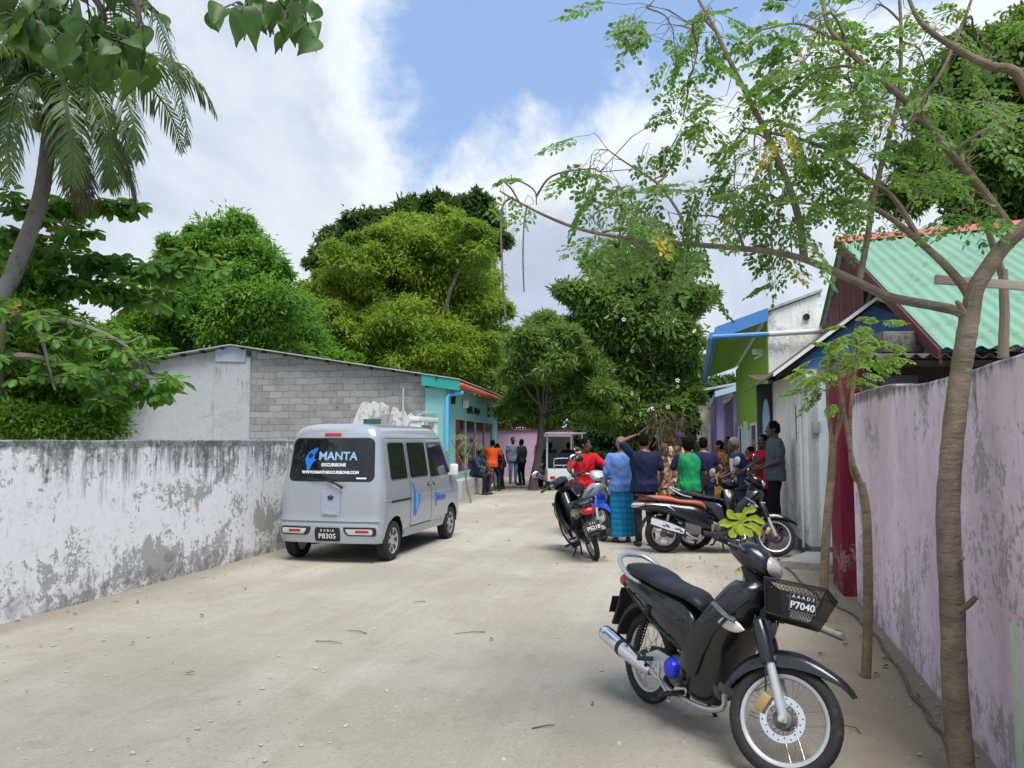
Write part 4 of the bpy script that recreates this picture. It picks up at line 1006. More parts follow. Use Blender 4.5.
def place_fronds(rg, spots, mb, lf, wd, Ls, curl=.6, npin=5, nl=4):
    """spots: (base point, azimuth, elevation)"""
    temps = [moringa_frond(rg, 1.0, npin, nl, lf, wd, curl*rg.uniform(.5, 1.6)) for _ in range(8)]
    parts = []
    for p, az, el in spots:
        (P, D, N, LL, WW), st = temps[rg.integers(8)]
        L = rg.uniform(*Ls)
        M = np.array(Matrix.Rotation(az, 3, 'Z') @ Matrix.Rotation(-el, 3, 'Y') @ Matrix.Rotation(rg.uniform(-.5, .5), 3, 'X'))
        keep = rg.random(len(P)) < .88
        parts.append(leaf_geo((P @ M.T)[keep]*L+np.array(p), (D @ M.T)[keep], (N @ M.T)[keep], LL[keep]*rg.uniform(.9, 1.15), WW[keep]*rg.uniform(.9, 1.15), 'oval', .12, .12))
        for s_ in st: mb.tube([Vector(M @ q*L)+Vector(p) for q in s_], .0016 if len(s_) > 2 else .0008, 3, False)
    return join_geo(parts)
MBASE = G(962, 782)
mo = thing('moringa_tree', 'slender moringa tree with airy leaves arching over the road, nearest trunk at right', 'tree', MBASE)
mb = MB(); BR = []
Y0 = MBASE.y
def mbr(path, r0, r1, k=6, keep=True):
    pts = catmull([W(a, b, y) for a, b, y in path], k); n = len(pts)
    mb.tube([p-MBASE for p in pts], [lerp(r0, r1, i/(n-1)) for i in range(n)], 10 if r0 > .02 else 6)
    if keep: BR.append(pts)
    return pts
trunk = [MBASE+Vector((0, 0, -.08)), MBASE+Vector((0, 0, .06)), W(955, 690, Y0), W(952, 600, Y0+.01), W(948, 520, Y0+.02), W(951, 460, Y0+.03), W(957, 400, Y0+.03), W(965, 345, Y0+.03), W(970, 315, Y0+.03)]
tp = catmull(trunk, 6); mb.tube([p-MBASE for p in tp], [lerp(.063, .047, i/(len(tp)-1))*(1+.03*math.sin(i*1.9)+.05*mnoise.noise(Vector((i*.37, 3, 0)))) for i in range(len(tp))], 18)
Y = Y0+.03
mbr([(970, 322, Y), (960, 312, Y), (935, 306, Y), (890, 297, Y+.02), (855, 281, Y+.05), (826, 268, Y+.08), (800, 258, Y+.12), (765, 251, Y+.16), (712, 246, Y+.22), (659, 242, Y+.28), (619, 237, Y+.34), (580, 229, Y+.4), (546, 216, Y+.44), (515, 200, Y+.48), (500, 191, Y+.5)], .029, .005)
mbr([(970, 318, Y), (975, 290, Y), (988, 268, Y-.02), (1004, 246, Y-.05), (1030, 222, Y-.1), (1060, 190, Y-.15)], .045, .034, keep=False)
mbr([(1016, 236, Y-.06), (985, 194, Y-.05), (951, 153, Y-.05), (914, 109, Y-.05), (876, 75, Y-.02), (842, 44, Y), (826, 19, Y+.05), (822, -20, Y+.1)], .024, .010)
mbr([(972, 305, Y), (966, 290, Y+.02), (948, 268, Y+.05), (921, 243, Y+.1), (889, 217, Y+.16), (857, 202, Y+.22), (823, 205, Y+.3), (782, 200, Y+.35)], .027, .006)
mbr([(921, 243, Y+.1), (895, 200, Y+.16), (867, 178, Y+.2), (823, 147, Y+.25), (776, 134, Y+.3), (745, 128, Y+.35)], .018, .006)
mbr([(859, 283, Y+.05), (867, 240, Y+.1), (876, 187, Y+.14), (890, 134, Y+.16), (899, 94, Y+.18), (901, 31, Y+.2), (898, -20, Y+.25)], .018, .009)
mbr([(804, 258, Y+.12), (800, 225, Y+.12), (789, 186, Y+.12), (766, 133, Y+.1), (746, 93, Y+.1), (726, 53, Y+.12), (712, 23, Y+.15), (690, -15, Y+.2)], .022, .008)
mbr([(1060, 190, Y-.15), (1023, 82, Y-.2), (990, 66, Y-.2), (964, 53, Y-.2), (923, 25, Y-.2), (905, -10, Y-.2)], .03, .008)
mbr([(745, 252, Y+.18), (738, 232, Y+.2), (728, 222, Y+.22), (712, 216, Y+.24), (695, 216, Y+.26)], .010, .004)
mbr([(690, 244, Y+.25), (680, 215, Y+.26), (663, 190, Y+.28), (650, 178, Y+.3), (625, 162, Y+.32), (608, 150, Y+.34)], .010, .004)
mbr([(876, 75, Y), (840, 66, Y+.1), (800, 78, Y+.2), (770, 92, Y+.25)], .010, .004)
mbr([(842, 44, Y), (800, 24, Y+.1), (760, 30, Y+.15)], .009, .004)
mbr([(914, 109, Y-.05), (940, 75, Y-.1), (960, 30, Y-.1), (975, -10, Y-.1)], .012, .006)
mbr([(951, 153, Y-.05), (985, 130, Y-.15), (1024, 115, Y-.2)], .012, .006)
mbr([(782, 200, Y+.35), (755, 205, Y+.35), (735, 190, Y+.35)], .007, .003)
# bare hanging shoots at the far tip, cut stubs on the trunk
mbr([(513, 197, Y+.48), (503, 205, Y+.49), (501, 230, Y+.5), (502, 262, Y+.5), (504, 300, Y+.5), (506, 318, Y+.5)], .007, .006, keep=False)
mbr([(527, 205, Y+.46), (524, 225, Y+.48), (523, 258, Y+.48), (524, 292, Y+.48)], .005, .004, keep=False)
mbr([(956, 612, Y0-.03), (968, 605, Y0-.07), (976, 597, Y0-.10)], .018, .012, keep=False)
mbr([(957, 562, Y0-.03), (963, 558, Y0-.07)], .013, .012, keep=False)
mbr([(962, 308, Y-.05), (957, 302, Y-.08), (965, 312, Y-.1)], .014, .006, keep=False)
mb2 = mb; rgm = np.random.default_rng(77)
allp = [p for b in BR for p in b]
zones = [(508, 184, 10, 6, 4), (535, 205, 8, 6, 2), (595, 172, 22, 16, 22), (618, 205, 26, 18, 26), (640, 235, 22, 12, 22), (600, 232, 14, 8, 8), (655, 262, 16, 14, 10), (690, 255, 8, 20, 7), (660, 190, 22, 18, 22), (690, 225, 18, 12, 14), (645, 8, 14, 8, 8), (670, 30, 18, 18, 16), (700, 20, 20, 16, 18), (690, 70, 16, 18, 10), (680, 120, 14, 14, 7), (668, 150, 8, 10, 4), (730, 80, 22, 26, 14), (750, 150, 22, 20, 20), (730, 185, 24, 14, 20), (765, 195, 26, 14, 22), (775, 225, 18, 16, 12), (770, 110, 24, 22, 24), (800, 150, 26, 24, 34), (800, 60, 26, 20, 24), (770, 35, 24, 16, 14), (840, 105, 28, 26, 36), (850, 165, 26, 22, 28), (845, 45, 26, 22, 26), (890, 60, 28, 24, 34), (900, 130, 28, 26, 34), (880, 190, 24, 16, 20), (820, 195, 26, 12, 20), (945, 90, 30, 30, 38), (935, 30, 30, 24, 30), (985, 55, 26, 28, 30), (1005, 120, 24, 26, 26), (960, 165, 24, 20, 20), (985, 215, 14, 10, 6), (790, 255, 10, 16, 7), (815, 20, 22, 16, 14), (930, 195, 16, 12, 8), (870, 10, 26, 12, 16)]
for zx, zy, sx, sy, cnt in zones:
    c_ = W(zx, zy, Y+.12+rgm.normal()*.2); nr = min(allp, key=lambda q: (q-c_).length); dl = (c_-nr).length
    if dl > .10:
        br_ = catmull([nr, nr.lerp(c_, .4)+Vector((rgm.normal()*.03, rgm.normal()*.03, .06)), nr.lerp(c_, .75)+Vector((rgm.normal()*.03, 0, .05)), c_+Vector((sx*.001, 0, 0))], 5); mb.tube([p-MBASE for p in br_], [lerp(.007, .003, i/(len(br_)-1)) for i in range(len(br_))], 5); allp = allp+br_
spots = []
for zx, zy, sx, sy, cnt in zones:
    for i in range(int(cnt*(.40 if zx < 870 else .30)+.5)):
        p = W(zx+rgm.normal()*sx*.8, zy+rgm.normal()*sy*.8, Y+.15+rgm.normal()*.32)
        near = min(allp, key=lambda q: (q-p).length)
        spots.append((p-MBASE, math.atan2(p.y-near.y, p.x-near.x)+rgm.normal()*.8, rgm.uniform(-.9, .35)))
        if (near-p).length > .03:
            m_ = near.lerp(p, .45)+Vector((rgm.normal()*.02, rgm.normal()*.02, .045)); m2 = near.lerp(p, .8)+Vector((0, 0, .03)); mb.tube([near-MBASE, m_-MBASE, m2-MBASE, p-MBASE], [.0028, .0022, .0018, .0014], 4, False)
V, F = place_fronds(rgm, spots, mb, .031, .0185, (.17, .32), npin=4, nl=3)
link('crown', np_mesh('crown', V, F), L_MORINGA, mo); mb.build('trunk', M_MORBARK, mo)

# ------------ young moringa shoots and stakes by the red pillar
def sapling(label, base, stems, zones, seed, r0, leafm, lf=.022, Ls=(.16, .26), name='sapling'):
    t = thing(name, label, 'sapling', base); mb = MB(); rg = np.random.default_rng(seed); ap = []
    for path, ra, rb in stems:
        pts = catmull([Vector(p) if not isinstance(p, tuple) else W(*p) for p in path], 5); mb.tube([p-base for p in pts], [lerp(ra, rb, i/(len(pts)-1)) for i in range(len(pts))], 9); ap += pts
    sp = []
    for zx, zy, sx, sy, cnt, Y in zones:
        for i in range(cnt):
            p = W(zx+rg.normal()*sx*.8, zy+rg.normal()*sy*.8, Y+rg.normal()*.14); near = min(ap, key=lambda q: (q-p).length)
            sp.append((p-base, math.atan2(p.y-near.y, p.x-near.x)+rg.normal()*.6, rg.uniform(-.5, .5)))
            mb.tube([near-base, (near+p)/2-base+Vector((0, 0, .02)), p-base], [.004, .003, .002], 4, False)
    if sp:
        V, F = place_fronds(rg, sp, mb, lf, lf*.62, Ls, npin=5, nl=4); link('crown', np_mesh('crown', V, F), leafm, t)
    mb.build('trunk', M_SAPBARK, t); return t
M_SAPBARK = scar_bark('pale_scarred_bark', (.29, .225, .15), (.12, .09, .06))
b1 = G(823, 622); b2 = G(866, 678)
sapling('pale stake-like sapling standing right in front of the dark red pillar', b1, [([b1, (826, 540, b1.y), (831, 480, b1.y), (833, 444, b1.y)], .042, .034), ([(833, 446, b1.y), (829, 420, b1.y), (827, 385, b1.y), (829, 355, b1.y)], .020, .008), ([(833, 446, b1.y), (840, 424, b1.y), (846, 392, b1.y+.05), (850, 360, b1.y+.05)], .024, .008), ([(835, 440, b1.y), (840, 405, b1.y), (838, 375, b1.y)], .012, .006)],
        [(832, 352, 13, 12, 14, b1.y), (818, 372, 8, 12, 9, b1.y), (845, 345, 16, 12, 11, b1.y), (822, 390, 6, 8, 4, b1.y), (850, 372, 14, 9, 6, b1.y)], 81, .04, L_SAPLING, lf=.029)
sapling('thin cut-off sapling nearer the camera with a forked top by the pink wall', b2, [([b2, (868, 620, b2.y), (868, 560, b2.y), (866, 510, b2.y), (861, 482, b2.y)], .034, .030), ([(862, 486, b2.y), (853, 462, b2.y), (847, 430, b2.y), (841, 390, b2.y), (837, 362, b2.y)], .019, .010), ([(862, 486, b2.y), (852, 470, b2.y+.03), (850, 420, b2.y+.03), (854, 380, b2.y+.03), (858, 345, b2.y+.03)], .018, .010)],
        [(862, 335, 12, 8, 6, b2.y), (876, 352, 8, 8, 5, b2.y), (848, 350, 10, 10, 4, b2.y)], 82, .03, L_SAPLING, lf=.024, Ls=(.14, .23))
b3 = G(471, 503)
sapling('spindly young plant with a broken pale stem before the shop window', b3, [([b3, (466, 480, b3.y), (467, 460, b3.y), (463, 445, b3.y)], .028, .022), ([(466, 470, b3.y), (458, 455, b3.y), (452, 440, b3.y)], .015, .01), ([(466, 462, b3.y), (472, 445, b3.y), (478, 436, b3.y)], .015, .01)],
        [(456, 448, 5, 8, 4, b3.y), (470, 437, 8, 4, 4, b3.y), (452, 470, 3, 9, 2, b3.y)], 83, .05, L_SAPLING, lf=.04, Ls=(.3, .55))
st = MB(); a, c = W(1003, 358, 4.6), W(1003, 270, 4.6); st.tube([a, (a+c)/2+Vector((.01, 0, 0)), c], [.030, .028, .026], 9); a2, c2 = W(1002, 274, 4.6), W(988, 230, 4.5); st.tube([a2, c2], [.026, .018], 8)
tag(st.build('wooden_stake', M_BARK), 'upright grey stake behind the pink wall right of the moringa trunk', 'stake')
bd = MB(); a, c = W(935, 290, 4.3), W(1060, 278, 4.25); bd.box((a+c)/2, ((c-a).length, .025, .05), Matrix.Rotation(.09, 3, 'Y').to_3x3() @ Matrix.Rotation(-.06, 3, 'Z').to_3x3(), bev=.003)
tag(bd.build('wooden_board', M_WOOD), 'grey wooden board fixed crosswise behind the moringa fork', 'board')

# ------------ bright yellow-green rosette plant standing behind the parked black motorcycle
lb = ground_at(739, 7.3)
lp = thing('rosette_plant', 'bright yellow-green young plant peeking above the near black motorcycle', 'plant', lb)
mb = MB(); top = W(741, 522, 7.3)-lb; mb.tube([Vector((0, 0, 0)), top*.5+Vector((.02, 0, 0)), top], [.014, .011, .008], 7); mb.build('stem', pm('green_stem', (.16, .22, .05), .6), lp)
def paddle(p, d, nn, L, Wd, droop):
    d = Vector(d).normalized(); x = d.cross(Vector(nn)).normalized(); n_ = x.cross(d); prof = [(0, .06), (.25, .16), (.5, .34), (.72, .5), (.88, .46), (1.0, .22)]
    rows = []; lm = MB()
    for t, w in prof:
        c = p+d*L*t-Vector((0, 0, 1))*L*droop*t*t+x*(.02*math.sin(5*t+L*40)); w = w*(1+.16*math.sin(t*19+L*90)); rows += [c-x*w*Wd+n_*w*Wd*.35, c, c+x*w*Wd+n_*w*Wd*.35]
    lm.add(rows, [(3*i+j, 3*i+j+1, 3*i+j+4, 3*i+j+3) for i in range(len(prof)-1) for j in (0, 1)])
    lm.build('leaf', L_LIME, lp, smooth=0)
for (dx, dz, L, ty) in ((-.75, .75, .23, -.1), (.62, .95, .25, .1), (-1, .08, .25, -.2), (1, .28, .25, -.1), (-.75, -.45, .2, -.4), (.85, -.35, .22, -.4), (.25, -.6, .17, -.6), (-.2, .6, .15, .5), (.4, .5, .14, .6), (-.3, -.5, .15, -.6)):
    paddle(top, (dx, ty, dz), (0, -.9, .6), L*.88, .085, .22)
for z_ in (.45, .6): paddle(top*z_, (-.5, -.3, .6), (0, -.7, .6), .14, .06, .4)
# ---------------------------------------------------------------- silver van
M_SILVER = pm('silver_blue_paint', (.40, .425, .465), .30, .35, var=.03, dirt=.0, dirtcol=(.40, .38, .33), coat=.6)
M_RUBBER = pm('tyre_rubber', (.020, .020, .021), .85, var=.25, dirt=.25, dirtcol=(.11, .095, .08), bump=.3, bscale=70)
M_BLKPL = pm('black_plastic', (.016, .016, .017), .55, dirt=.15)
M_CHROME = pm('chrome', (.75, .76, .78), .12, 1.0, var=.05, dirt=.08)
M_STEEL = pm('dull_steel', (.42, .42, .43), .38, .85, var=.15, dirt=.3)
M_ALLOY = pm('silver_wheel', (.52, .53, .55), .4, .5, dirt=.25)
M_REDL = pm('red_lens', (.42, .012, .015), .15, var=.1)
M_CLEARL = pm('clear_lens', (.62, .60, .58), .12, .3, var=.2)
M_AMBER = pm('amber_lens', (.60, .20, .04), .15)
M_VGLASS = pm('van_dark_glass', (.010, .012, .014), .05, var=.4, scale=2, spec=.7)
M_TEXT = pm('white_lettering', (.72, .73, .76), .5)
M_TEXTB = pm('pale_blue_lettering', (.30, .46, .68), .5)
M_DECAL = pm('blue_decal', (.02, .16, .62), .4, var=.3, scale=8)
M_DECAL2 = pm('cyan_decal', (.10, .42, .68), .4, var=.3, scale=10)
M_GAP = pm('panel_gap', (.02, .021, .023), .8)

va, vb = G(387, 560), G(445, 538)
vh = math.atan2(vb.y-va.y, vb.x-va.x); vs_ = (vb-va).length/2.45
vx, vy = Vector((math.cos(vh), math.sin(vh), 0)), Vector((-math.sin(vh), math.cos(vh), 0))
VO = va-vx*.45*vs_+vy*.66*vs_
van = thing('parked_van', 'silver blue van with tinted windows parked against the white wall', 'van', VO, vh); van.scale = (vs_, vs_*1.05, vs_)
AX = (.45, 2.90)
def hwz(z): return interp(z, [(.2, .690), (.42, .728), (.70, .737), (.92, .736), (1.02, .722), (1.35, .672), (1.66, .622)])
def rxz(z): return interp(z, [(.2, .05), (.30, .015), (.42, 0), (.535, .004), (.56, .045), (.95, .055), (1.1, .068), (1.66, .150), (1.78, .185), (1.875, .30)])
def fxz(z): return interp(z, [(.2, 3.36), (.35, 3.395), (.6, 3.39), (.85, 3.36), (.98, 3.26), (1.03, 3.16), (1.4, 2.90), (1.66, 2.70), (1.8, 2.55), (1.875, 2.30)])
def cmul(e): return 1-.085*(1-min(1, max(0, e)/.13))**2.2
def zlow(x):
    z = .27
    for a in AX:
        d = .335**2-(x-a)**2
        if d > 0: z = max(z, .27+math.sqrt(d)*.98)
    return z
def sidep(x, z, off=0.0, sgn=-1):
    e = min(x-rxz(z), fxz(z)-x); return Vector((x, sgn*(hwz(z)*cmul(e)+off), z))
ROOF = [(.606, 1.725), (.575, 1.785), (.52, 1.825), (.42, 1.852), (.25, 1.869), (0, 1.875)]
b = MB(); rings = []; NS = 150
for i in range(NS+1):
    s = i/NS; s = s+.0
    x0 = 3.395*s; zl = zlow(x0); half = []
    for z in [lerp(zl, .66, k/4) for k in range(4)]+[.66, .80, .90, .97, 1.03, 1.2, 1.4, 1.56, 1.66]:
        x = lerp(rxz(z), fxz(z), s); half.append((x, sidep(x, z, 0, 1).y, z))
    for y, z in ROOF:
        x = lerp(rxz(z), fxz(z), s); half.append((x, y*cmul(min(x-rxz(z), fxz(z)-x)), z))
    rings.append([Vector(p) for p in half]+[Vector((p[0], -p[1], p[2])) for p in reversed(half[:-1])])
b.loft(rings, caps=False, close=False)
for ring, sg in ((rings[0], -1), (rings[-1], 1)):
    m = len(ring)//2; grid = []
    for i in range(m):
        l = ring[i]; hw_ = l.y
        grid.append([Vector((l.x+sg*.045*(1-(1-2*j/12)**2)*min(1, hw_/.5), hw_*(1-2*j/12), l.z)) for j in range(13)])
    k = len(grid[0]); b.add([p for r_ in grid for p in r_], [(i*k+j, i*k+j+1, (i+1)*k+j+1, (i+1)*k+j) for i in range(m-1) for j in range(k-1)])
body = b.build('body', M_SILVER, van, smooth=40)
bm = bmesh.new(); bm.from_mesh(body.data); bmesh.ops.remove_doubles(bm, verts=bm.verts, dist=.0008); bmesh.ops.recalc_face_normals(bm, faces=bm.faces); bm.to_mesh(body.data); bm.free(); body.data.set_sharp_from_angle(angle=R(40))
def rear(y, z, off=0.0):
    h = hwz(min(z, 1.66))*cmul(0); return Vector((rxz(z)-.045*(1-min(1, (y/h)**2))-off, y, z))
def patch(mb, fn, a0, a1, z0, z1, r, off, na=14, nz=10, slant=(0, 0)):
    rows = []
    fr_ = [i/nz for i in range(nz+1)]
    if r > .02: fr_ = sorted(set([round(f, 4) for f in fr_]+[round(q*r/(z1-z0), 4) for q in (.04, .12, .25, .45, .7, 1)]+[round(1-q*r/(z1-z0), 4) for q in (.04, .12, .25, .45, .7, 1)]))
    nz = len(fr_)-1
    for i in range(nz+1):
        z = lerp(z0, z1, fr_[i]); d = min(z-z0, z1-z); ins = r-math.sqrt(max(0, r*r-(r-d)**2)) if d < r else 0
        t = fr_[i]; l, h = a0+slant[0]*t+ins, a1+slant[1]*t-ins
        rows.append([fn(lerp(l, h, j/na), z, off) for j in range(na+1)])
    k = na+1
    return mb.add([p for r_ in rows for p in r_], [(i*k+j, i*k+j+1, (i+1)*k+j+1, (i+1)*k+j) for i in range(nz) for j in range(na)])
SR = lambda x, z, o: sidep(x, z, o, -1)
SL = lambda x, z, o: sidep(x, z, o, 1)
b = MB(); b.box((1.65, 0, .38), (3.1, 1.0, .22), bev=.03); b.tube([(.15, .28, .27), (1.2, .25, .24)], .05, 8); b.box((.45, 0, .27), (.12, 1.1, .10)); b.build('underbody', M_BLACK, van)
for a in AX:
    for sg in (1, -1):
        b = MB(); rows = []
        for i in range(15):
            th = math.pi*i/14; rows.append([Vector((a+.333*math.cos(th), sg*y, .27+.325*math.sin(th))) for y in (.46, .60, .715)])
        b.loft(rows, caps=False, close=False); b.build('wheel_liner', M_BLACK, van)
# tailgate glass and what is on it
b = MB(); patch(b, rear, -.585, .585, 1.10, 1.655, .07, .004, slant=(.035, -.035)); rg_ = b.build('rear_window', M_VGLASS, van)
b = MB(); patch(b, rear, -.605, .605, 1.083, 1.672, .085, .0015, slant=(.035, -.035)); b.build('window_seal', M_BLKPL, rg_)
def RM(y, z, off=.008): # lettering frame on the tailgate: reading direction is -y seen from behind
    p = rear(y, z, off); up = (rear(y, z+.05, off)-rear(y, z-.05, off)); return frame(p, (0, -1, 0), up)
text_mesh('lettering', 'MANTA', .155, M_TEXTB, rg_, RM(-.09, 1.42), .001, .004, 1.0)
text_mesh('lettering', 'EXCURSIONS', .058, M_TEXT, rg_, RM(-.04, 1.305), .001, .003, .98)
text_mesh('lettering', 'WWW.MANTAEXCURSIONS.COM', .052, M_TEXT, rg_, RM(.0, 1.205), .001, .003, 1.0)
b = MB(); M = RM(.30, 1.40)
def onM(pts, t0=0, t1=.002): b.prism(pts, lambda u, v, t: M @ Vector((u, v, t)), t0, t1)
# wing of the manta as a curved blue band
arc = [(.135, .145), (.07, .135), (.0, .10), (-.06, .03), (-.075, -.02), (-.055, -.09), (-.03, -.19), (.0, -.15), (.03, -.08), (.05, -.05), (.09, -.03), (.05, -.01), (.06, .05), (.09, .10)]
onM(arc); b.build('manta_emblem', M_DECAL, rg_)
b = MB(); onM([(-.04, .03), (.01, .07), (.04, .03), (.0, -.01)], .002, .004); b.build('manta_eye', M_BLACK, rg_)
b = MB(); patch(b, rear, -.50, -.36, 1.12, 1.14, .004, .008, 4, 2); b.build('sticker', M_TEXT, rg_)
b = MB(); p0 = rear(.02, 1.09, .02); b.tube([p0, rear(-.10, 1.06, .05), rear(-.20, 1.005, .045)], [.012, .014, .02], 8); b.tube([rear(.30, 1.115, .02), rear(-.06, 1.085, .028)], .008, 6); b.build('rear_wiper', M_BLKPL, van)
b = MB(); patch(b, rear, -.115, .125, 1.70, 1.735, .012, .012, 6, 3); b.build('brake_light', M_REDL, van)
b = MB()
for z0, z1, y0, y1 in ((.62, .99, -.165, -.158), (.62, .99, .108, .115), (.985, .992, -.165, .115), (.618, .625, -.165, .115)): patch(b, rear, y0, y1, z0, z1, .001, .002, 2, 3)
b.build('recess_shadow_line', pm('silver_shadow_line', (.28, .33, .40), .4, .3), van)  # darker strips paint the shade along the edges of the recess
b = MB(); patch(b, rear, -.157, .107, .626, .984, .01, .0022, 6, 6); tg = b.build('tailgate_panel', pm('silver_panel', (.40, .45, .53), .35, .35), van)
b = MB(); p = rear(-.025, .87, .006); b.lathe([(.028, 0), (.028, .006), (.034, .006), (.034, 0)], p, (-1, 0, 0), 20, True)
M = RM(-.025, .87, .008); b.prism([(-.045, .016), (-.012, .022), (0, .0), (.012, .022), (.045, .016), (.03, -.008), (0, -.028), (-.03, -.008)], lambda u, v, t: M @ Vector((u, v, t)), 0, .005); b.build('emblem', pm('dark_emblem', (.05, .055, .06), .3, .5), tg)
b = MB(); b.box(rear(-.025, .66, .01), (.02, .2, .035), bev=.006); b.build('handle', M_CHROME, tg)
b = MB()
patch(b, rear, -.70, .70, .549, .556, .001, .006, 10, 2); b.build('tailgate_gap', M_GAP, van)
b = MB(); patch(b, rear, -.6, .6, .487, .493, .001, .0015, 10, 2); b.build('bumper_shadow_line', pm('silver_shadow_line', (.28, .33, .40)), van)  # darker strip paints the shade in the bumper crease
for sg in (1, -1):
    b = MB()
    y0, y1 = (.27, .665) if sg > 0 else (-.665, -.27)
    patch(b, rear, y0, y1, .372, .485, .02, .004, 8, 4, slant=((-.06, 0) if sg > 0 else (0, .06))); h_ = b.build('tail_light_housing', M_BLKPL, van)
    b = MB(); patch(b, rear, y0+.05, y1-.02, .388, .462, .012, .009, 8, 4, slant=((-.04, 0) if sg > 0 else (0, .04))); b.build('tail_light', M_CLEARL, h_)
    b = MB(); patch(b, rear, y0+.10, y1-.12, .415, .445, .006, .012, 6, 3); b.build('reflector', M_REDL, h_)
b = MB(); patch(b, rear, -.185, .165, .295, .478, .01, .006, 6, 5); pl = b.build('number_plate', M_BLACK, van)
text_mesh('plate_number', 'P8305', .093, M_TEXT, pl, RM(-.01, .362, .012), .001, .001, 1.05)
text_mesh('plate_letters', 'A A B I A', .048, M_TEXT, pl, RM(-.01, .437, .012), .001, .0, 1.05)
# side doors, windows, gaps
for F, sg in ((SR, -1), (SL, 1)):
    def gapstrip(mb, x0, x1, z0, z1, off=.0012): patch(mb, F, x0, x1, z0, z1, .0005, off, max(2, int((x1-x0)/.1)), max(2, int((z1-z0)/.06)))
    b = MB()
    for x in (1.02, 1.90): gapstrip(b, x, x+.009, .40, 1.63)
    gapstrip(b, 1.02, 1.90, .395, .405); gapstrip(b, .34, 2.72, 1.665, 1.672)
    b.build('door_gap', M_GAP, van)
    b = MB(); patch(b, F, 1.033, 1.895, .41, 1.64, .01, .003, 12, 18); dr = b.build('sliding_door', M_SILVER, van)
    b = MB(); patch(b, F, .36, .965, 1.10, 1.60, .045, .004, 8, 8, slant=(.03, .0)); b.build('quarter_window', M_VGLASS, van)
    b = MB(); patch(b, F, .345, .98, 1.085, 1.615, .055, .002, 8, 8, slant=(.03, .0)); b.build('window_trim', M_STEEL, van)
    b = MB(); patch(b, F, 1.08, 1.80, 1.10, 1.60, .045, .008, 8, 8); wn = b.build('window', M_VGLASS, dr)
    b = MB(); patch(b, F, 1.065, 1.815, 1.085, 1.615, .055, .0055, 8, 8); b.build('window_trim', M_STEEL, dr)
    b = MB(); patch(b, F, 1.912, 2.70, .44, 1.05, .02, .003, 10, 10); fd = b.build('front_door', M_SILVER, van)
    b = MB(); patch(b, F, 1.93, 2.86, 1.075, 1.60, .03, .004, 10, 8, slant=(0, -.30)); b.build('window', M_VGLASS, fd)
    b = MB(); patch(b, F, 1.915, 2.90, 1.058, 1.615, .04, .002, 10, 8, slant=(0, -.31)); b.build('window_trim', M_STEEL, fd)
    for x, par in ((1.78, dr), (2.02, fd)):
        b = MB(); patch(b, F, x-.055, x+.055, .955, 1.0, .012, .006, 4, 3); b.build('handle_recess', M_BLACK, par)
        b = MB(); p = F(x, .982, .022); b.box(p, (.10, .014, .02), bev=.005); b.build('handle', M_SILVER, par)
    b = MB(); patch(b, F, .32, 1.015, .785, .815, .004, .002, 8, 2); b.build('door_track', M_GAP, van)
    b = MB()
    for x0, x1 in ((.1, .32), (1.05, 1.88), (1.92, 3.1)): patch(b, F, x0, x1, .826, .836, .002, .004, 8, 2)
    b.build('crease_highlight', pm('silver_highlight', (.62, .66, .72), .3, .4), van)  # paler strip paints the light caught along the side crease
    b = MB(); patch(b, F, .80, 2.55, .30, .385, .02, .006, 14, 3); b.build('sill', pm('silver_sill', (.38, .43, .50), .4, .3, dirt=.4), van)
    # decals
    b = MB()
    def dec(mb, pts, off0, off1): mb.prism(pts if sg < 0 else [(-u, v) for u, v in pts], lambda u, v, t: F((u if sg < 0 else 2.6-(-u)*1.0-1.3*0) if sg < 0 else (-u), v, t), off0, off1)
    man = [(1.08, 1.045), (1.15, .99), (1.24, .90), (1.33, .84), (1.43, .83), (1.36, .78), (1.40, .74), (1.32, .66), (1.25, .56), (1.19, .53), (1.14, .57), (1.15, .70), (1.15, .85), (1.12, .96)]
    dec(b, man, .006, .0075); b.build('manta_decal', M_DECAL, dr)
    b = MB(); dec(b, [(1.16, .96), (1.25, .885), (1.34, .80), (1.29, .66), (1.22, .58), (1.21, .74), (1.21, .86)], .0078, .009); b.build('manta_highlight', M_DECAL2, dr)
    b = MB(); dec(b, [(2.06, .82), (2.12, .84), (2.14, .70), (2.11, .60), (2.07, .62), (2.08, .72)], .006, .0075); b.build('fin_decal', M_DECAL, fd)
    p = F(2.36, .74, .008); e1 = F(2.46, .74, .008)-F(2.26, .74, .008); e2 = F(2.36, .80, .008)-F(2.36, .68, .008)
    text_mesh('lettering', 'Manta', .17, M_DECAL, fd, frame(p, e1 if sg < 0 else -e1, e2), .0008, .002)
    b = MB(); p = F(2.80, 1.12, .06); b.box(p+Vector((0, sg*.04, .03)), (.07, .13, .19), bev=.03); b.tube([F(2.80, 1.06, -.01), p], .02, 6); b.build('side_mirror', M_WHITE, van)
b = MB(); patch(b, lambda y, z, o: Vector((fxz(z)+.03+o, y, z)), -.56, .56, 1.07, 1.64, .06, .012); b.build('windscreen', M_VGLASS, van)
for sg in (1, -1):
    b = MB(); b.box((3.35, sg*.53, .72), (.12, .26, .16), bev=.04); b.build('headlight', M_CLEARL, van)
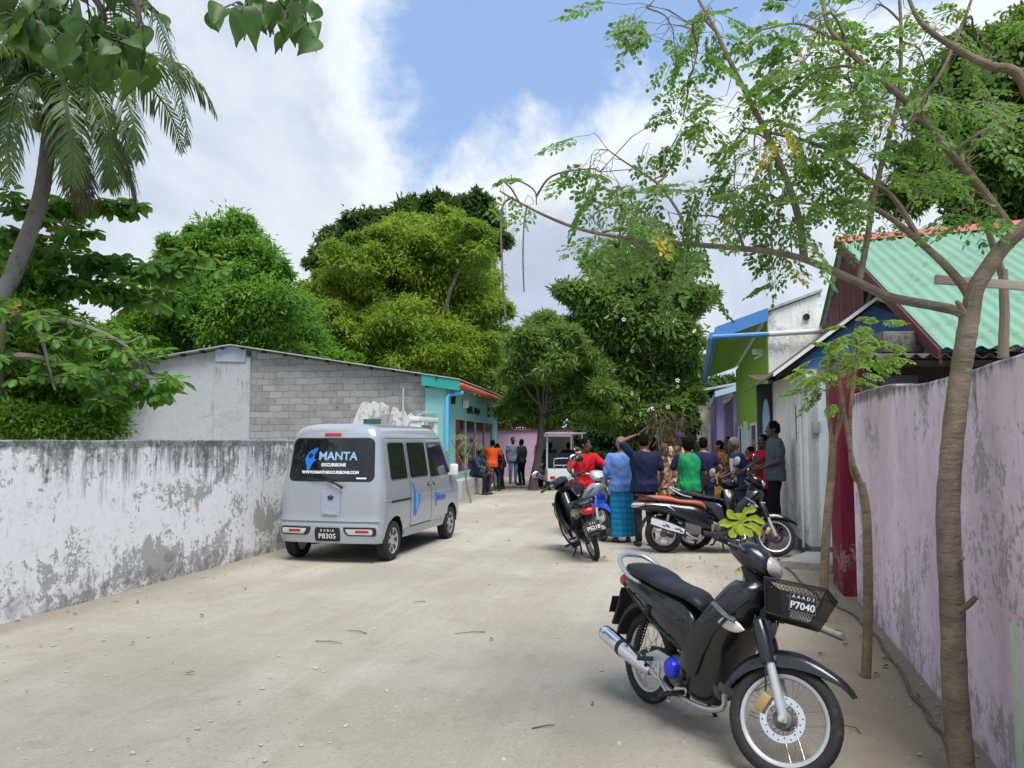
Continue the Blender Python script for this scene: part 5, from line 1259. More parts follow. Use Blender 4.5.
# wheels
def car_wheel(x, sg):
    c = Vector((x, sg*.645, .27))
    b = MB(); b.lathe([(.175, -.072), (.235, -.078), (.262, -.066), (.270, -.04), (.270, .04), (.262, .066), (.235, .078), (.175, .072)], c, (0, sg, 0), 40, True); w = b.build('wheel', M_RUBBER, van)
    b = MB(); b.lathe([(.0, .045), (.05, .05), (.06, .04), (.12, .055), (.165, .058), (.182, .072), (.182, -.05), (.0, -.05)], c, (0, sg, 0), 36); b.build('hubcap', M_ALLOY, w)
    b = MB()
    for i in range(7):
        a = 2*math.pi*i/7; e = Vector((math.cos(a), 0, math.sin(a))); t = Vector((-math.sin(a), 0, math.cos(a))); q = c+Vector((0, sg*.0575, 0))
        b.prism([(.085, -.012), (.145, -.034), (.153, 0), (.145, .034), (.085, .012)], lambda u, v, h: q+e*u+t*v+Vector((0, sg*h, 0)), -.01, .0035)
    b.build('hubcap_slot', M_BLACK, w)
for x in AX:
    for sg in (1, -1): car_wheel(x, sg)
# ---------------------------------------------------------------- motorcycles
M_BLKPAINT = pm('glossy_black_paint', (.008, .009, .013), .26, 0, var=.1, dirt=.2, dirtcol=(.10, .095, .085), coat=.5)
M_VINYL = pm('black_vinyl', (.016, .017, .020), .48, var=.15, bump=.15, bscale=140)
M_ENGINE = pm('engine_casting', (.15, .15, .15), .6, .4, var=.25, dirt=.4, dirtcol=(.06, .05, .04))
M_SPOKE = pm('spoke_wire', (.42, .41, .40), .35, .8, dirt=.3, dirtcol=(.2, .13, .08))
M_BLUECAP = pm('blue_cover', (.015, .035, .60), .3)
M_GOLD = pm('brass_caliper', (.40, .29, .13), .5, .6, dirt=.4)
M_REDP = pm('red_panel_paint', (.42, .015, .02), .3, coat=.4)
M_BLUEP = pm('blue_panel_paint', (.02, .08, .62), .3, coat=.4)
M_SILVP = pm('silver_panel_paint', (.50, .52, .55), .35, .4, coat=.4)
M_REDSEAT = pm('red_brown_vinyl', (.40, .095, .05), .5, var=.12, bump=.1)
M_MIRROR = pm('mirror_glass', (.75, .78, .82), .06, 1.0, var=.02)
def ring_yz(x, z0, z1, hw, n=18, p=2.8, tilt=0.0):
    zc, hh = (z0+z1)/2, (z1-z0)/2; out = []
    for k in range(n):
        th = 2*math.pi*k/n; c, s = math.cos(th), math.sin(th)
        y = hw*math.copysign(abs(c)**(2/p), c); z = hh*math.copysign(abs(s)**(2/p), s)
        out.append(Vector((x+tilt*z, y, zc+z)))
    return out
def smooth_stations(st, k=4):
    """catmull through tuples"""
    P = [st[0]]+list(st)+[st[-1]]; out = []
    for i in range(1, len(P)-2):
        for j in range(k):
            t = j/k; out.append(tuple(.5*(2*b_+(c-a)*t+(2*a-5*b_+4*c-d)*t*t+(3*b_-a-3*c+d)*t**3) for a, b_, c, d in zip(P[i-1], P[i], P[i+1], P[i+2])))
    out.append(st[-1]); return out
def body_loft(mb, st, n=18, p=2.8, k=4, tilt=0.0):
    return mb.loft([ring_yz(*s, n=n, p=p, tilt=tilt) for s in smooth_stations(st, k)])
def spoked_wheel(par, c, R_, tw, M=None, spokes=36, alloy=False, disc=True, rimmat=None):
    def mk():
        b_ = MB(); b_.M = M; return b_
    c = Vector(c); b = mk(); ri = R_-tw*1.95; prof = []
    for i in range(14):
        th = 2*math.pi*i/14; prof.append((R_-tw+tw*math.cos(th), tw*.93*math.sin(th)))
    b.lathe(prof, c, (0, 1, 0), 48, True)
    for i in range(60):      # tread blocks
        a = 2*math.pi*i/60; e = Vector((math.cos(a), 0, math.sin(a))); t = Vector((-math.sin(a), 0, math.cos(a)))
        for sg in (1, -1):
            b.loft([[c+e*(R_-tw*.10)+Vector((0, sg*tw*.25, 0))-t*.004, c+e*(R_-tw*.10)+Vector((0, sg*tw*.25, 0))+t*.006, c+e*(R_-.0005)+Vector((0, sg*tw*.25, 0))+t*.006, c+e*(R_-.0005)+Vector((0, sg*tw*.25, 0))-t*.004],
                    [c+e*(R_-tw*.42)+Vector((0, sg*tw*.82, 0))+t*.010, c+e*(R_-tw*.42)+Vector((0, sg*tw*.82, 0))+t*.020, c+e*(R_-tw*.34)+Vector((0, sg*tw*.82, 0))+t*.020, c+e*(R_-tw*.34)+Vector((0, sg*tw*.82, 0))+t*.010]])
    w = b.build('wheel', M_RUBBER, par)
    b = mk(); b.lathe([(ri+.012, -.020), (ri+.014, -.014), (ri-.004, -.010), (ri-.009, 0), (ri-.004, .010), (ri+.014, .014), (ri+.012, .020), (ri+.006, .021), (ri-.011, .013), (ri-.016, 0), (ri-.011, -.013), (ri+.006, -.021)], c, (0, 1, 0), 48, True); b.build('rim', rimmat or M_ALLOY, w)
    b = mk(); b.lathe([(.012, -.075), (.045, -.06), (.052, -.04), (.03, -.025), (.03, .025), (.052, .04), (.045, .06), (.012, .075)], c, (0, 1, 0), 24); b.build('hub', M_ENGINE, w)
    b = mk()
    if alloy:
        for i in range(5):
            a = 2*math.pi*i/5+.3
            for da in (-.16, .16):
                e0 = Vector((math.cos(a), 0, math.sin(a))); e1 = Vector((math.cos(a+da), 0, math.sin(a+da))); b.tube([c+e0*.04, c+(e0*.5+e1*.5)*ri*.55, c+e1*(ri-.005)], [.017, .012, .012], 6, flat=1.0)
        b.build('spoke', M_ALLOY, w)
    else:
        for i in range(spokes):
            a = 2*math.pi*i/spokes; sg = 1 if i % 2 else -1; a2 = a+(.55 if (i//2) % 2 else -.55)
            b.tube([c+Vector((.048*math.cos(a2), sg*.036, .048*math.sin(a2))), c+Vector(((ri-.010)*math.cos(a), 0, (ri-.010)*math.sin(a)))], .0018, 4, False)
        b.build('spokes', M_SPOKE, w)
    if disc:
        b = mk(); b.lathe([(.078, -.062), (.112, -.062), (.112, -.058), (.078, -.058)], c, (0, 1, 0), 40, True); dd = b.build('brake_disc', M_CHROME, w)
        b = mk()
        for i in range(20): a = 2*math.pi*i/20; b.lathe([(.0, -.0003), (.0042, 0), (.0042, .0012)], c+Vector(((.088+.012*(i % 2))*math.cos(a), -.0626, (.088+.012*(i % 2))*math.sin(a))), (0, 1, 0), 8)
        b.build('brake_disc', M_BLACK, w)
    return w
def rot_about(p, d, a): return Matrix.Translation(p) @ Matrix.Rotation(a, 4, d) @ Matrix.Translation(-Vector(p))
def plate(par, M, top, num, w=.20, h=.135):
    b = MB(); b.prism([(-w/2, -h/2), (w/2, -h/2), (w/2, h/2), (-w/2, h/2)], lambda u, v, t: M @ Vector((u, v, t)), -.003, 0); p = b.build('number_plate', M_BLACK, par)
    b = MB()
    for u0, u1, v0, v1 in ((-.47, .47, .44, .46), (-.47, .47, -.46, -.44), (-.48, -.47, -.46, .46), (.47, .48, -.46, .46)): b.prism([(u0*w, v0*h), (u1*w, v0*h), (u1*w, v1*h), (u0*w, v1*h)], lambda u, v, t: M @ Vector((u, v, t)), .0003, .0010)
    b.build('plate_border', pm('dim_border', (.25, .25, .25), .6), p)
    text_mesh('plate_number', num, .072*w/.20, M_TEXT, p, M @ Matrix.Translation((0, -.022*h/.135, .0012)), .0006, .0012)
    if top: text_mesh('plate_letters', top, .034*w/.20, M_TEXT, p, M @ Matrix.Translation((0, .038*h/.135, .0012)), .0006, .0002, 1.1)

def motorcycle(label, loc, heading, lean=-7, steer=40, body=M_BLKPAINT, shield=None, cowl=None, side=None, basket=False, mirrors=False, plate_rear=None, muffler=M_CHROME, seat=M_VINYL, cap=M_BLUECAP, scale=1.0, group='parked motorcycles', rail=M_SILVP, detail=True, blinkers=True, tail=1):
    t = thing('motorcycle', label, 'motorcycle', loc, heading, group); t.rotation_euler = (R(lean), 0, heading); t.scale = (scale,)*3
    shield = shield or body; cowl = cowl or body; side = side or body
    RW, AXF = .288, 1.235
    A = Vector((.955, 0, .80)); d = Vector((-math.sin(R(26)), 0, math.cos(R(26)))); S = rot_about(A, d, R(steer)); SH = S @ Matrix.Translation((-.025, 0, .075))
    def sm():
        m_ = MB(); m_.M = S; return m_
    def smh():
        m_ = MB(); m_.M = SH; return m_
    spoked_wheel(t, (0, 0, RW), RW, .040, disc=False, spokes=36 if detail else 18)
    spoked_wheel(t, (AXF, 0, RW-.004), RW-.004, .036, M=S, spokes=36 if detail else 18)
    # seat in two humps
    b = MB(); body_loft(b, [(-.315, .815, .835, .05), (-.27, .795, .868, .105), (-.12, .775, .880, .130), (.04, .765, .860, .134), (.14, .755, .828, .132), (.26, .742, .812, .126), (.40, .735, .805, .112), (.50, .715, .785, .090), (.555, .690, .745, .062), (.572, .675, .70, .03)], 22, 2.6); b.build('seat', seat, t, 50)
    # tail and side covers
    b = MB(); body_loft(b, [(-.40, .800, .822, .03), (-.34, .745, .822, .078), (-.2, .655, .80, .108), (0, .575, .785, .126), (.15, .515, .772, .13), (.30, .452, .755, .124), (.42, .408, .728, .105), (.50, .382, .66, .085), (.545, .372, .56, .06)], 20, 3.2); sc_ = b.build('side_cover', side, t, 40)
    b = MB()
    for sg in (1, -1):
        b.tube([(-.30, sg*.098, .715), (-.05, sg*.132, .640), (.18, sg*.135, .555), (.38, sg*.118, .475)], .007, 6)
    for x, z in ((.10, .60), (.34, .50), (-.12, .68), (.45, .62)):
        for sg in (1, -1): b.tube([(x, sg*.118, z), (x, sg*.136, z)], .006, 8)
    b.build('cover_seam', pm('seam_black', (.02, .02, .022), .6), sc_)
    # frame tunnel between the knees
    b = MB(); pts = [Vector((.50, 0, .44)), Vector((.62, 0, .47)), Vector((.74, 0, .58)), Vector((.86, 0, .76)), Vector((.92, 0, .86))]
    b.tube(pts, [.10, .085, .075, .078, .085], 14); b.build('centre_cover', body, t, 50)
    # leg shield: an open U in plan, from the crankcase to the headstock
    b = MB(); rows = []
    for (z, xf, xr, hw) in smooth_stations([(.20, .735, .600, .085), (.28, .775, .570, .140), (.40, .830, .575, .180), (.52, .885, .640, .212), (.64, .945, .730, .222), (.74, 1.005, .805, .205), (.83, 1.045, .865, .170), (.90, 1.050, .905, .130), (.935, 1.03, .925, .09)], 4):
        o_, i_ = [], []
        for k in range(17):
            u = -1+2*k/16; y = hw*math.sin(u*math.pi/2); f = abs(u)**2.2; x = lerp(xf, xr, f)
            o_.append(Vector((x, y, z))); i_.append(Vector((x-.022, y*.93, z)))
        rows.append(o_+i_[::-1])
    b.loft(rows); ls = b.build('leg_shield', shield, t, 40)
    for sg in (1, -1):
        b = MB(); body_loft(b, [(.905, .700, .705, .004), (.93, .680, .735, .012), (.97, .665, .735, .016), (1.005, .668, .715, .012), (1.03, .685, .690, .004)], 12, 2.2); 
        for i, v in enumerate(b.v): 
            v = Vector(v); v.y += sg*(.172-.62*(v.x-.93)); b.v[i] = tuple(v)
        b.build('indicator', M_CLEARL, ls)
        b = MB(); b.tube([(.875, sg*.205, .80), (.955, sg*.19, .755), (1.01, sg*.16, .73)], .022, 8, flat=.5); b.build('cowl_vent', pm('grey_vent', (.10, .11, .13), .4), ls)
        b = MB(); b.tube([(1.04, sg*.10, .86), (.98, sg*.175, .76), (.90, sg*.215, .64), (.80, sg*.20, .50), (.70, sg*.165, .36)], .008, 6); b.build('shield_edge', M_BLKPL, ls)
    # steering: cowl, lamp, bar
    b = sm(); b.tube([(.975, 0, .86), (.93, 0, .96), (.90, 0, 1.02)], [.06, .055, .06], 12); b.build('steering_neck', M_BLKPL, t)
    b = smh(); body_loft(b, [(.80, .985, 1.005, .05), (.84, .955, 1.035, .10), (.90, .915, 1.065, .135), (.97, .885, 1.060, .135), (1.03, .880, 1.020, .115), (1.065, .895, .98, .08), (1.075, .92, .95, .03)], 20, 2.5); hc = b.build('handlebar_cowl', cowl, t, 45)
    b = smh(); body_loft(b, [(.995, .925, 1.035, .095), (1.045, .893, 1.008, .112), (1.075, .905, .985, .088), (1.092, .925, .965, .045)], 18, 2.4); b.build('headlight', M_CLEARL, hc)
    b = smh(); body_loft(b, [(1.00, .945, 1.010, .08), (1.06, .92, .985, .075), (1.094, .93, .96, .03)], 14, 2.2); b.build('headlight_reflector', M_CHROME, hc)
    b = smh()
    for sg in (1, -1): b.tube([(.905, sg*.06, .985), (.885, sg*.17, 1.0), (.845, sg*.28, .998), (.82, sg*.36, .99)], .012, 8)
    hbm = b.build('handlebar', M_STEEL, t)
    for sg in (1, -1):
        b = smh(); b.tube([(.853, sg*.262, .998), (.82, sg*.362, .99)], [.019, .017], 12); b.tube([(.818, sg*.362, .99), (.816, sg*.374, .99)], .021, 12); b.build('grip', pm('rubber_grip', (.018, .018, .018), .8, bump=.4, bscale=200), hbm)
        b = smh(); b.tube([(.90, sg*.20, .995), (.91, sg*.25, .985), (.885, sg*.36, .975)], [.009, .007, .006], 6); b.build('brake_lever', M_STEEL, hbm)
        b = smh(); b.box((.868, sg*.225, 1.0), (.05, .06, .045), bev=.012); b.build('switch_box', M_BLKPL, hbm)
        if mirrors:
            b = smh(); b.tube([(.875, sg*.20, 1.02), (.90, sg*.24, 1.14), (.885, sg*.29, 1.22)], .006, 6); mm = b.build('mirror_stalk', M_BLKPL, hbm)
            b = smh(); b.ball((.885, sg*.335, 1.245), (.022, .085, .058), None, 14, 8); b.build('mirror_shell', M_BLKPL, mm)
            b = smh(); b.ball((.867, sg*.335, 1.245), (.008, .074, .048), None, 14, 8); b.build('mirror', M_MIRROR, mm)
    # front mudguard
    b = sm(); rows = []
    for i in range(25):
        u = i/24; th = R(lerp(33, 168, u)); r_ = .322+.042*math.exp(-(u/.16)**2)
        w = interp(u, [(0, .006), (.10, .034), (.25, .052), (.75, .056), (.92, .048), (1, .03)]); dr = interp(u, [(0, .004), (.15, .03), (.35, .062), (.5, .075), (.75, .055), (1, .02)])
        e = Vector((math.cos(th), 0, math.sin(th))); c = Vector((AXF-.006, 0, RW)); row = []
        for y, q in ((-w, -dr), (-w*1.02, -dr*.4), (-w*.8, 0), (-w*.35, .014), (0, .018), (w*.35, .014), (w*.8, 0), (w*1.02, -dr*.4), (w, -dr)): row.append(c+e*(r_+q)+Vector((0, y, 0)))
        rows.append(row+[p-e*.004 for p in reversed(row)])
    b.loft(rows); mg = b.build('front_mudguard', body, t, 45)
    b = sm()
    for sg in (1, -1): b.tube([(1.115, sg*.075, .530), (1.065, sg*.075, .64), (1.02, sg*.065, .72)], [.038, .042, .040], 12)
    b.box((1.04, 0, .70), (.10, .16, .10), bev=.02); b.build('fork_shroud', body, mg)
    for sg in (1, -1):
        b = sm(); b.tube([(AXF+.005, sg*.075, RW-.02), (AXF-.002, sg*.075, RW+.02), (AXF-.118, sg*.075, RW+.255)], [.024, .025, .024], 14); b.lathe([(.016, -.02), (.020, 0), (.012, .012)], (AXF, sg*.095, RW-.004), (0, sg, 0), 12); b.build('fork_leg', M_SILVP, t)
    b = sm(); b.box((AXF-.105, -.075, RW+.045), (.055, .05, .10), Matrix.Rotation(R(20), 3, 'Y'), bev=.012); b.build('brake_caliper', M_GOLD, t)
    b = sm(); b.tube([(AXF-.10, -.09, RW+.10), (AXF-.13, -.1, RW+.25), (1.0, -.09, .75)], .005, 6); b.build('brake_hose', M_BLKPL, t)
    # engine
    b = MB(); b.box((.50, 0, .315), (.30, .20, .17), bev=.04); b.tube([(.62, 0, .315), (.80, 0, .335)], [.075, .065], 14)
    for i in range(6): b.tube([(.66+.022*i, 0, .32), (.668+.022*i, 0, .32)], .085, 14)
    b.tube([(.47, -.09, .315), (.47, -.135, .315)], [.085, .078], 22); b.tube([(.45, .09, .31), (.45, .125, .31)], [.085, .075], 20); b.tube([(.60, .09, .33), (.60, .12, .33)], [.06, .055], 18)
    en = b.build('engine', M_ENGINE, t)
    b = MB(); b.lathe([(0, -.182), (.030, -.182), (.052, -.176), (.060, -.160), (.060, -.13)], (.46, 0, .34), (0, 1, 0), 24); b.build('engine_cover', cap, en)
    b = MB(); b.tube([(.56, -.155, .375), (.585, -.165, .335), (.56, -.165, .29)], .018, 8); b.build('engine_hose', M_BLKPL, en)
    # exhaust on the right
    b = MB(); b.tube(catmull([(.80, -.03, .28), (.83, -.06, .22), (.72, -.10, .185), (.50, -.135, .195), (.34, -.150, .235), (.24, -.16, .275)], 4), .017, 8); ex = b.build('exhaust_pipe', M_STEEL, t)
    e0, e1 = Vector((.26, -.165, .265)), Vector((-.36, -.195, .385)); dd = (e1-e0)
    b = MB(); b.tube([e0, e0+dd*.10, e0+dd*.30, e0+dd*.55, e0+dd*.85, e0+dd*.97, e1], [.024, .040, .050, .054, .054, .050, .038], 18); b.build('muffler', muffler, ex)
    b = MB(); b.tube([e1-dd*.01, e1+dd*.012], .022, 12); b.build('muffler_tip', M_BLKPL, ex)
    b = MB(); b.tube([e0+dd*.52, e0+dd*.58], .057, 18); b.build('muffler_band', M_BLKPL, ex)
    b = MB(); b.tube([e0+dd*.18+Vector((0, -.02, .03)), e0+dd*.32+Vector((0, -.025, .045)), e0+dd*.46+Vector((0, -.022, .042))], [.012, .022, .014], 10); b.build('heat_shield', muffler, ex)
    # swing arm, pegs, stand, springs
    b = MB()
    for sg in (1, -1): b.tube([(.40, sg*.085, .325), (.2, sg*.10, .31), (-.03, sg*.095, .288)], [.026, .022, .018], 8); b.lathe([(.022, 0), (.02, .014)], (0, sg*.105, RW), (0, sg, 0), 10)
    b.build('swing_arm', M_STEEL, t)
    for sg in (1, -1):
        b = MB(); p0, p1 = Vector((.015, sg*.125, .335)), Vector((.13, sg*.125, .640)); k = 90; ax = (p1-p0)
        e1_ = Vector((0, 1, 0)); e2_ = ax.normalized().cross(e1_); b.tube([p0+ax*(.12+.72*i/k)+(e1_*math.cos(i*.75)+e2_*math.sin(i*.75))*.026 for i in range(k+1)], .0048, 5); b.tube([p0, p1], .013, 8); b.tube([p0, p0+ax*.13], .024, 10); b.tube([p0+ax*.84, p1], .026, 10); b.build('shock_absorber', M_BLKPL, t)
        b = MB(); b.prism([(.20, .300), (.38, .275), (.43, .385), (.27, .40), (.15, .345)], lambda u, v, q: Vector((u, sg*q, v)), .125, .138); b.build('peg_bracket', M_SILVP, t)
        b = MB(); b.tube([(.23, sg*.13, .335), (.22, sg*.24, .335)], .014, 8); b.build('foot_peg', M_BLKPL, t)
        b = MB(); b.tube([(.52, sg*.10, .215), (.52, sg*.27, .205)], [.016, .017], 8); b.build('foot_peg', M_BLKPL, t)
    b = MB(); b.tube([(.30, -.14, .34), (.34, -.16, .25), (.48, -.17, .175), (.53, -.21, .17)], .010, 8); b.build('brake_pedal', M_STEEL, t)
    b = MB(); b.tube([(.42, .10, .22), (.40, .19, .09), (.385, .265, .014)], .012, 8); b.box((.385, .27, .012), (.05, .035, .012), bev=.003); b.build('side_stand', M_BLKPL, t)
    b = MB(); b.tube([(.34, .08, .22), (.28, .11, .10), (.23, .12, .09)], .014, 8); b.tube([(.34, -.08, .22), (.28, -.11, .10), (.23, -.12, .09)], .014, 8); b.build('centre_stand', M_BLKPL, t)
    b = MB(); b.prism([(-.07, .25), (.36, .285), (.40, .36), (.2, .375), (-.06, .345), (-.09, .30)], lambda u, v, q: Vector((u, q, v)), .045, .075); b.build('chain_case', M_BLKPL, t)
    # rear mudguard, lamp, rail
    b = MB(); rows = []
    for i in range(13):
        th = R(lerp(62, 172, i/12)); e = Vector((math.cos(th), 0, math.sin(th))); c = Vector((0, 0, RW+.01)); row = [c+e*(.335+.03*i/12+q)+Vector((0, y, 0)) for y, q in ((-.07, -.035), (-.055, 0), (0, .014), (.055, 0), (.07, -.035))]; rows.append(row+[p-e*.005 for p in reversed(row)])
    b.loft(rows); rm = b.build('rear_mudguard', M_BLKPL, t)
    b = MB(); b.prism([(-.335, .68), (-.385, .52), (-.425, .42), (-.41, .41), (-.335, .56)], lambda u, v, q: Vector((u, q, v)), -.06, .06); b.build('mud_flap', M_BLKPL, rm)
    b = MB(); body_loft(b, [(-.435, .715, .735, .03), (-.42, .690, .770, .068), (-.37, .690, .790, .085), (-.31, .705, .80, .088)], 14, 2.6); b.build('tail_light', M_REDL, t)
    for sg in ((1, -1) if blinkers else ()):
        b = MB(); b.tube([(-.33, sg*.09, .70), (-.35, sg*.15, .69)], .010, 6); b.ball((-.355, sg*.175, .69), (.03, .035, .024), None, 12, 8); b.build('rear_indicator', M_AMBER, t)
    b = MB(); pts = catmull([(.02, .150, .770), (-.14, .158, .800), (-.30, .142, .868), (-.375, .085, .905), (-.395, 0, .912), (-.375, -.085, .905), (-.30, -.142, .868), (-.14, -.158, .800), (.02, -.150, .770)], 5); n = len(pts)
    b.tube(pts, [.012+.010*math.sin(math.pi*i/(n-1)) for i in range(n)], 10, flat=.8, up=(0, 0, 1))
    for sg in (1, -1): b.tube([(-.33, sg*.125, .875), (-.30, sg*.11, .80)], [.016, .012], 8)
    b.build('grab_rail', rail, t)
    if plate_rear: plate(t, frame((-.42, 0, .53), (0, -1, 0), (.25, 0, 1)), plate_rear[0], plate_rear[1])
    else:
        b = MB(); b.box((-.415, 0, .55), (.006, .17, .12), Matrix.Rotation(R(14), 3, 'Y'), bev=.002); b.build('plate_holder', M_BLKPL, rm)
    if basket:
        k = MB(); k.M = S
        x0, x1, zt, zb = 1.03, 1.345, .945, .775
        def bp(f, y, v):   # v 0 bottom, 1 top ; f 0 rear 1 front ; y -1..1
            return Vector((lerp(lerp(1.06, x0, v), lerp(1.29, x1, v), f), y*lerp(.125, .175, v), lerp(zb+.0*(1-f), zt+.015*f, v)))
        sides = [lambda a, v: bp(a, -1, v), lambda a, v: bp(a, 1, v), lambda a, v: bp(1, 2*a-1, v), lambda a, v: bp(0, 2*a-1, v)]
        for sfn in sides:
            n = 15
            for i in range(-8, n+1):
                for dr in (1, -1):
                    seg = []
                    for q in range(0, 12):
                        v = q/11; a = (i+8*v)/n if dr > 0 else 1-(i+8*v)/n
                        if 0 <= a <= 1: seg.append(sfn(a, v))
                    if len(seg) > 1: k.tube([seg[0], seg[-1]], .0014, 4, False)
        for i in range(14): k.tube([bp(i/13, -1, 0), bp(i/13, 1, 0)], .002, 4, False); k.tube([bp(0, 2*i/13-1, 0), bp(1, 2*i/13-1, 0)], .002, 4, False)
        bk = k.build('basket', M_BLKPL, t)
        k = sm()
        for v, r_ in ((1, .0065), (0, .004), (.93, .004)):
            lp_ = [bp(0, -1, v), bp(1, -1, v), bp(1, 1, v), bp(0, 1, v)]
            for i in range(4): k.tube([lp_[i], lp_[(i+1) % 4]], r_, 6)
        for f, y in ((0, -1), (1, -1), (1, 1), (0, 1)): k.tube([bp(f, y, 0), bp(f, y, 1)], .004, 6)
        k.build('basket_rim', M_BLKPL, bk)
        k = sm(); k.loft([[bp(.03, -.9, 0.02), bp(.34, -.9, .02), bp(.34, .9, .02), bp(.03, .9, .02)], [bp(.03, -.88, .75), bp(.24, -.88, .78), bp(.24, .88, .78), bp(.03, .88, .75)]]); k.build('dark_bag', pm('black_cloth', (.014, .014, .015), .9, bump=.5, bscale=40), bk)
        p = bp(.73, -1.0, .47); e = bp(1, -1, .5)-bp(.5, -1, .5); u = bp(.73, -1, 1)-bp(.73, -1, 0)
        Mp = S @ frame(p+Vector((0, -.015, 0)), e, u); plate(bk, Mp, 'A A A D 3', 'P7040', .138, .10)
        k = sm(); k.box((1.03, 0, .78), (.04, .10, .12), bev=.01); k.build('basket_bracket', M_BLKPL, bk)
    def shorten(o):      # compact tail overhang
        if o.type == 'MESH':
            for v in o.data.vertices:
                if v.co.x < .12: v.co.x = .12+(v.co.x-.12)*tail
        for ch in o.children: shorten(ch)
    if tail != 1:
        for o in t.children:
            if o.name.split('.')[0] in ('seat', 'side_cover', 'grab_rail', 'tail_light', 'exhaust_pipe', 'number_plate'): shorten(o)
    return t

def place_by_px(r_px, f_px): 
    a, c = G(*r_px), G(*f_px); return a, math.atan2(c.y-a.y, c.x-a.x), (c-a).length
a, h, L = place_by_px((647, 702), (780, 778))
hero = motorcycle('black motorcycle with wire basket and chrome muffler parked nearest the camera', a, h, lean=-6, steer=38, basket=True, scale=L/1.235, blinkers=False, tail=.86)
# black and red one seen from behind
a = G(596, 560)
motorcycle('black and red motorcycle seen from behind, leaning on its stand', a, R(99), blinkers=False, lean=-16, steer=14, mirrors=True, plate_rear=('C A 1', 'P5218'), muffler=M_BLKPL, rail=M_BLKPL, cap=M_ENGINE)
# blue and white one facing us, ridden by the man in red
fb_ = G(602, 541); h = R(-78)
BB = fb_-Vector((math.cos(h), math.sin(h), 0))*1.235
bluebike = motorcycle('blue and silver motorcycle facing the camera under the man in red', BB, h, lean=-2, steer=4, shield=M_SILVP, cowl=M_SILVP, body=M_BLUEP, side=M_BLUEP, mirrors=True, rail=M_BLKPL, cap=M_ENGINE)
# angled one by the white wall
fb2 = G(774, 557); h2 = R(-38)
motorcycle('black motorcycle with silver front cowl, its front wheel beside the white wall', fb2-Vector((math.cos(h2), math.sin(h2), 0))*1.235, h2, lean=-8, steer=30, shield=M_BLKPAINT, cowl=M_BLKPAINT, mirrors=True, cap=M_ENGINE)

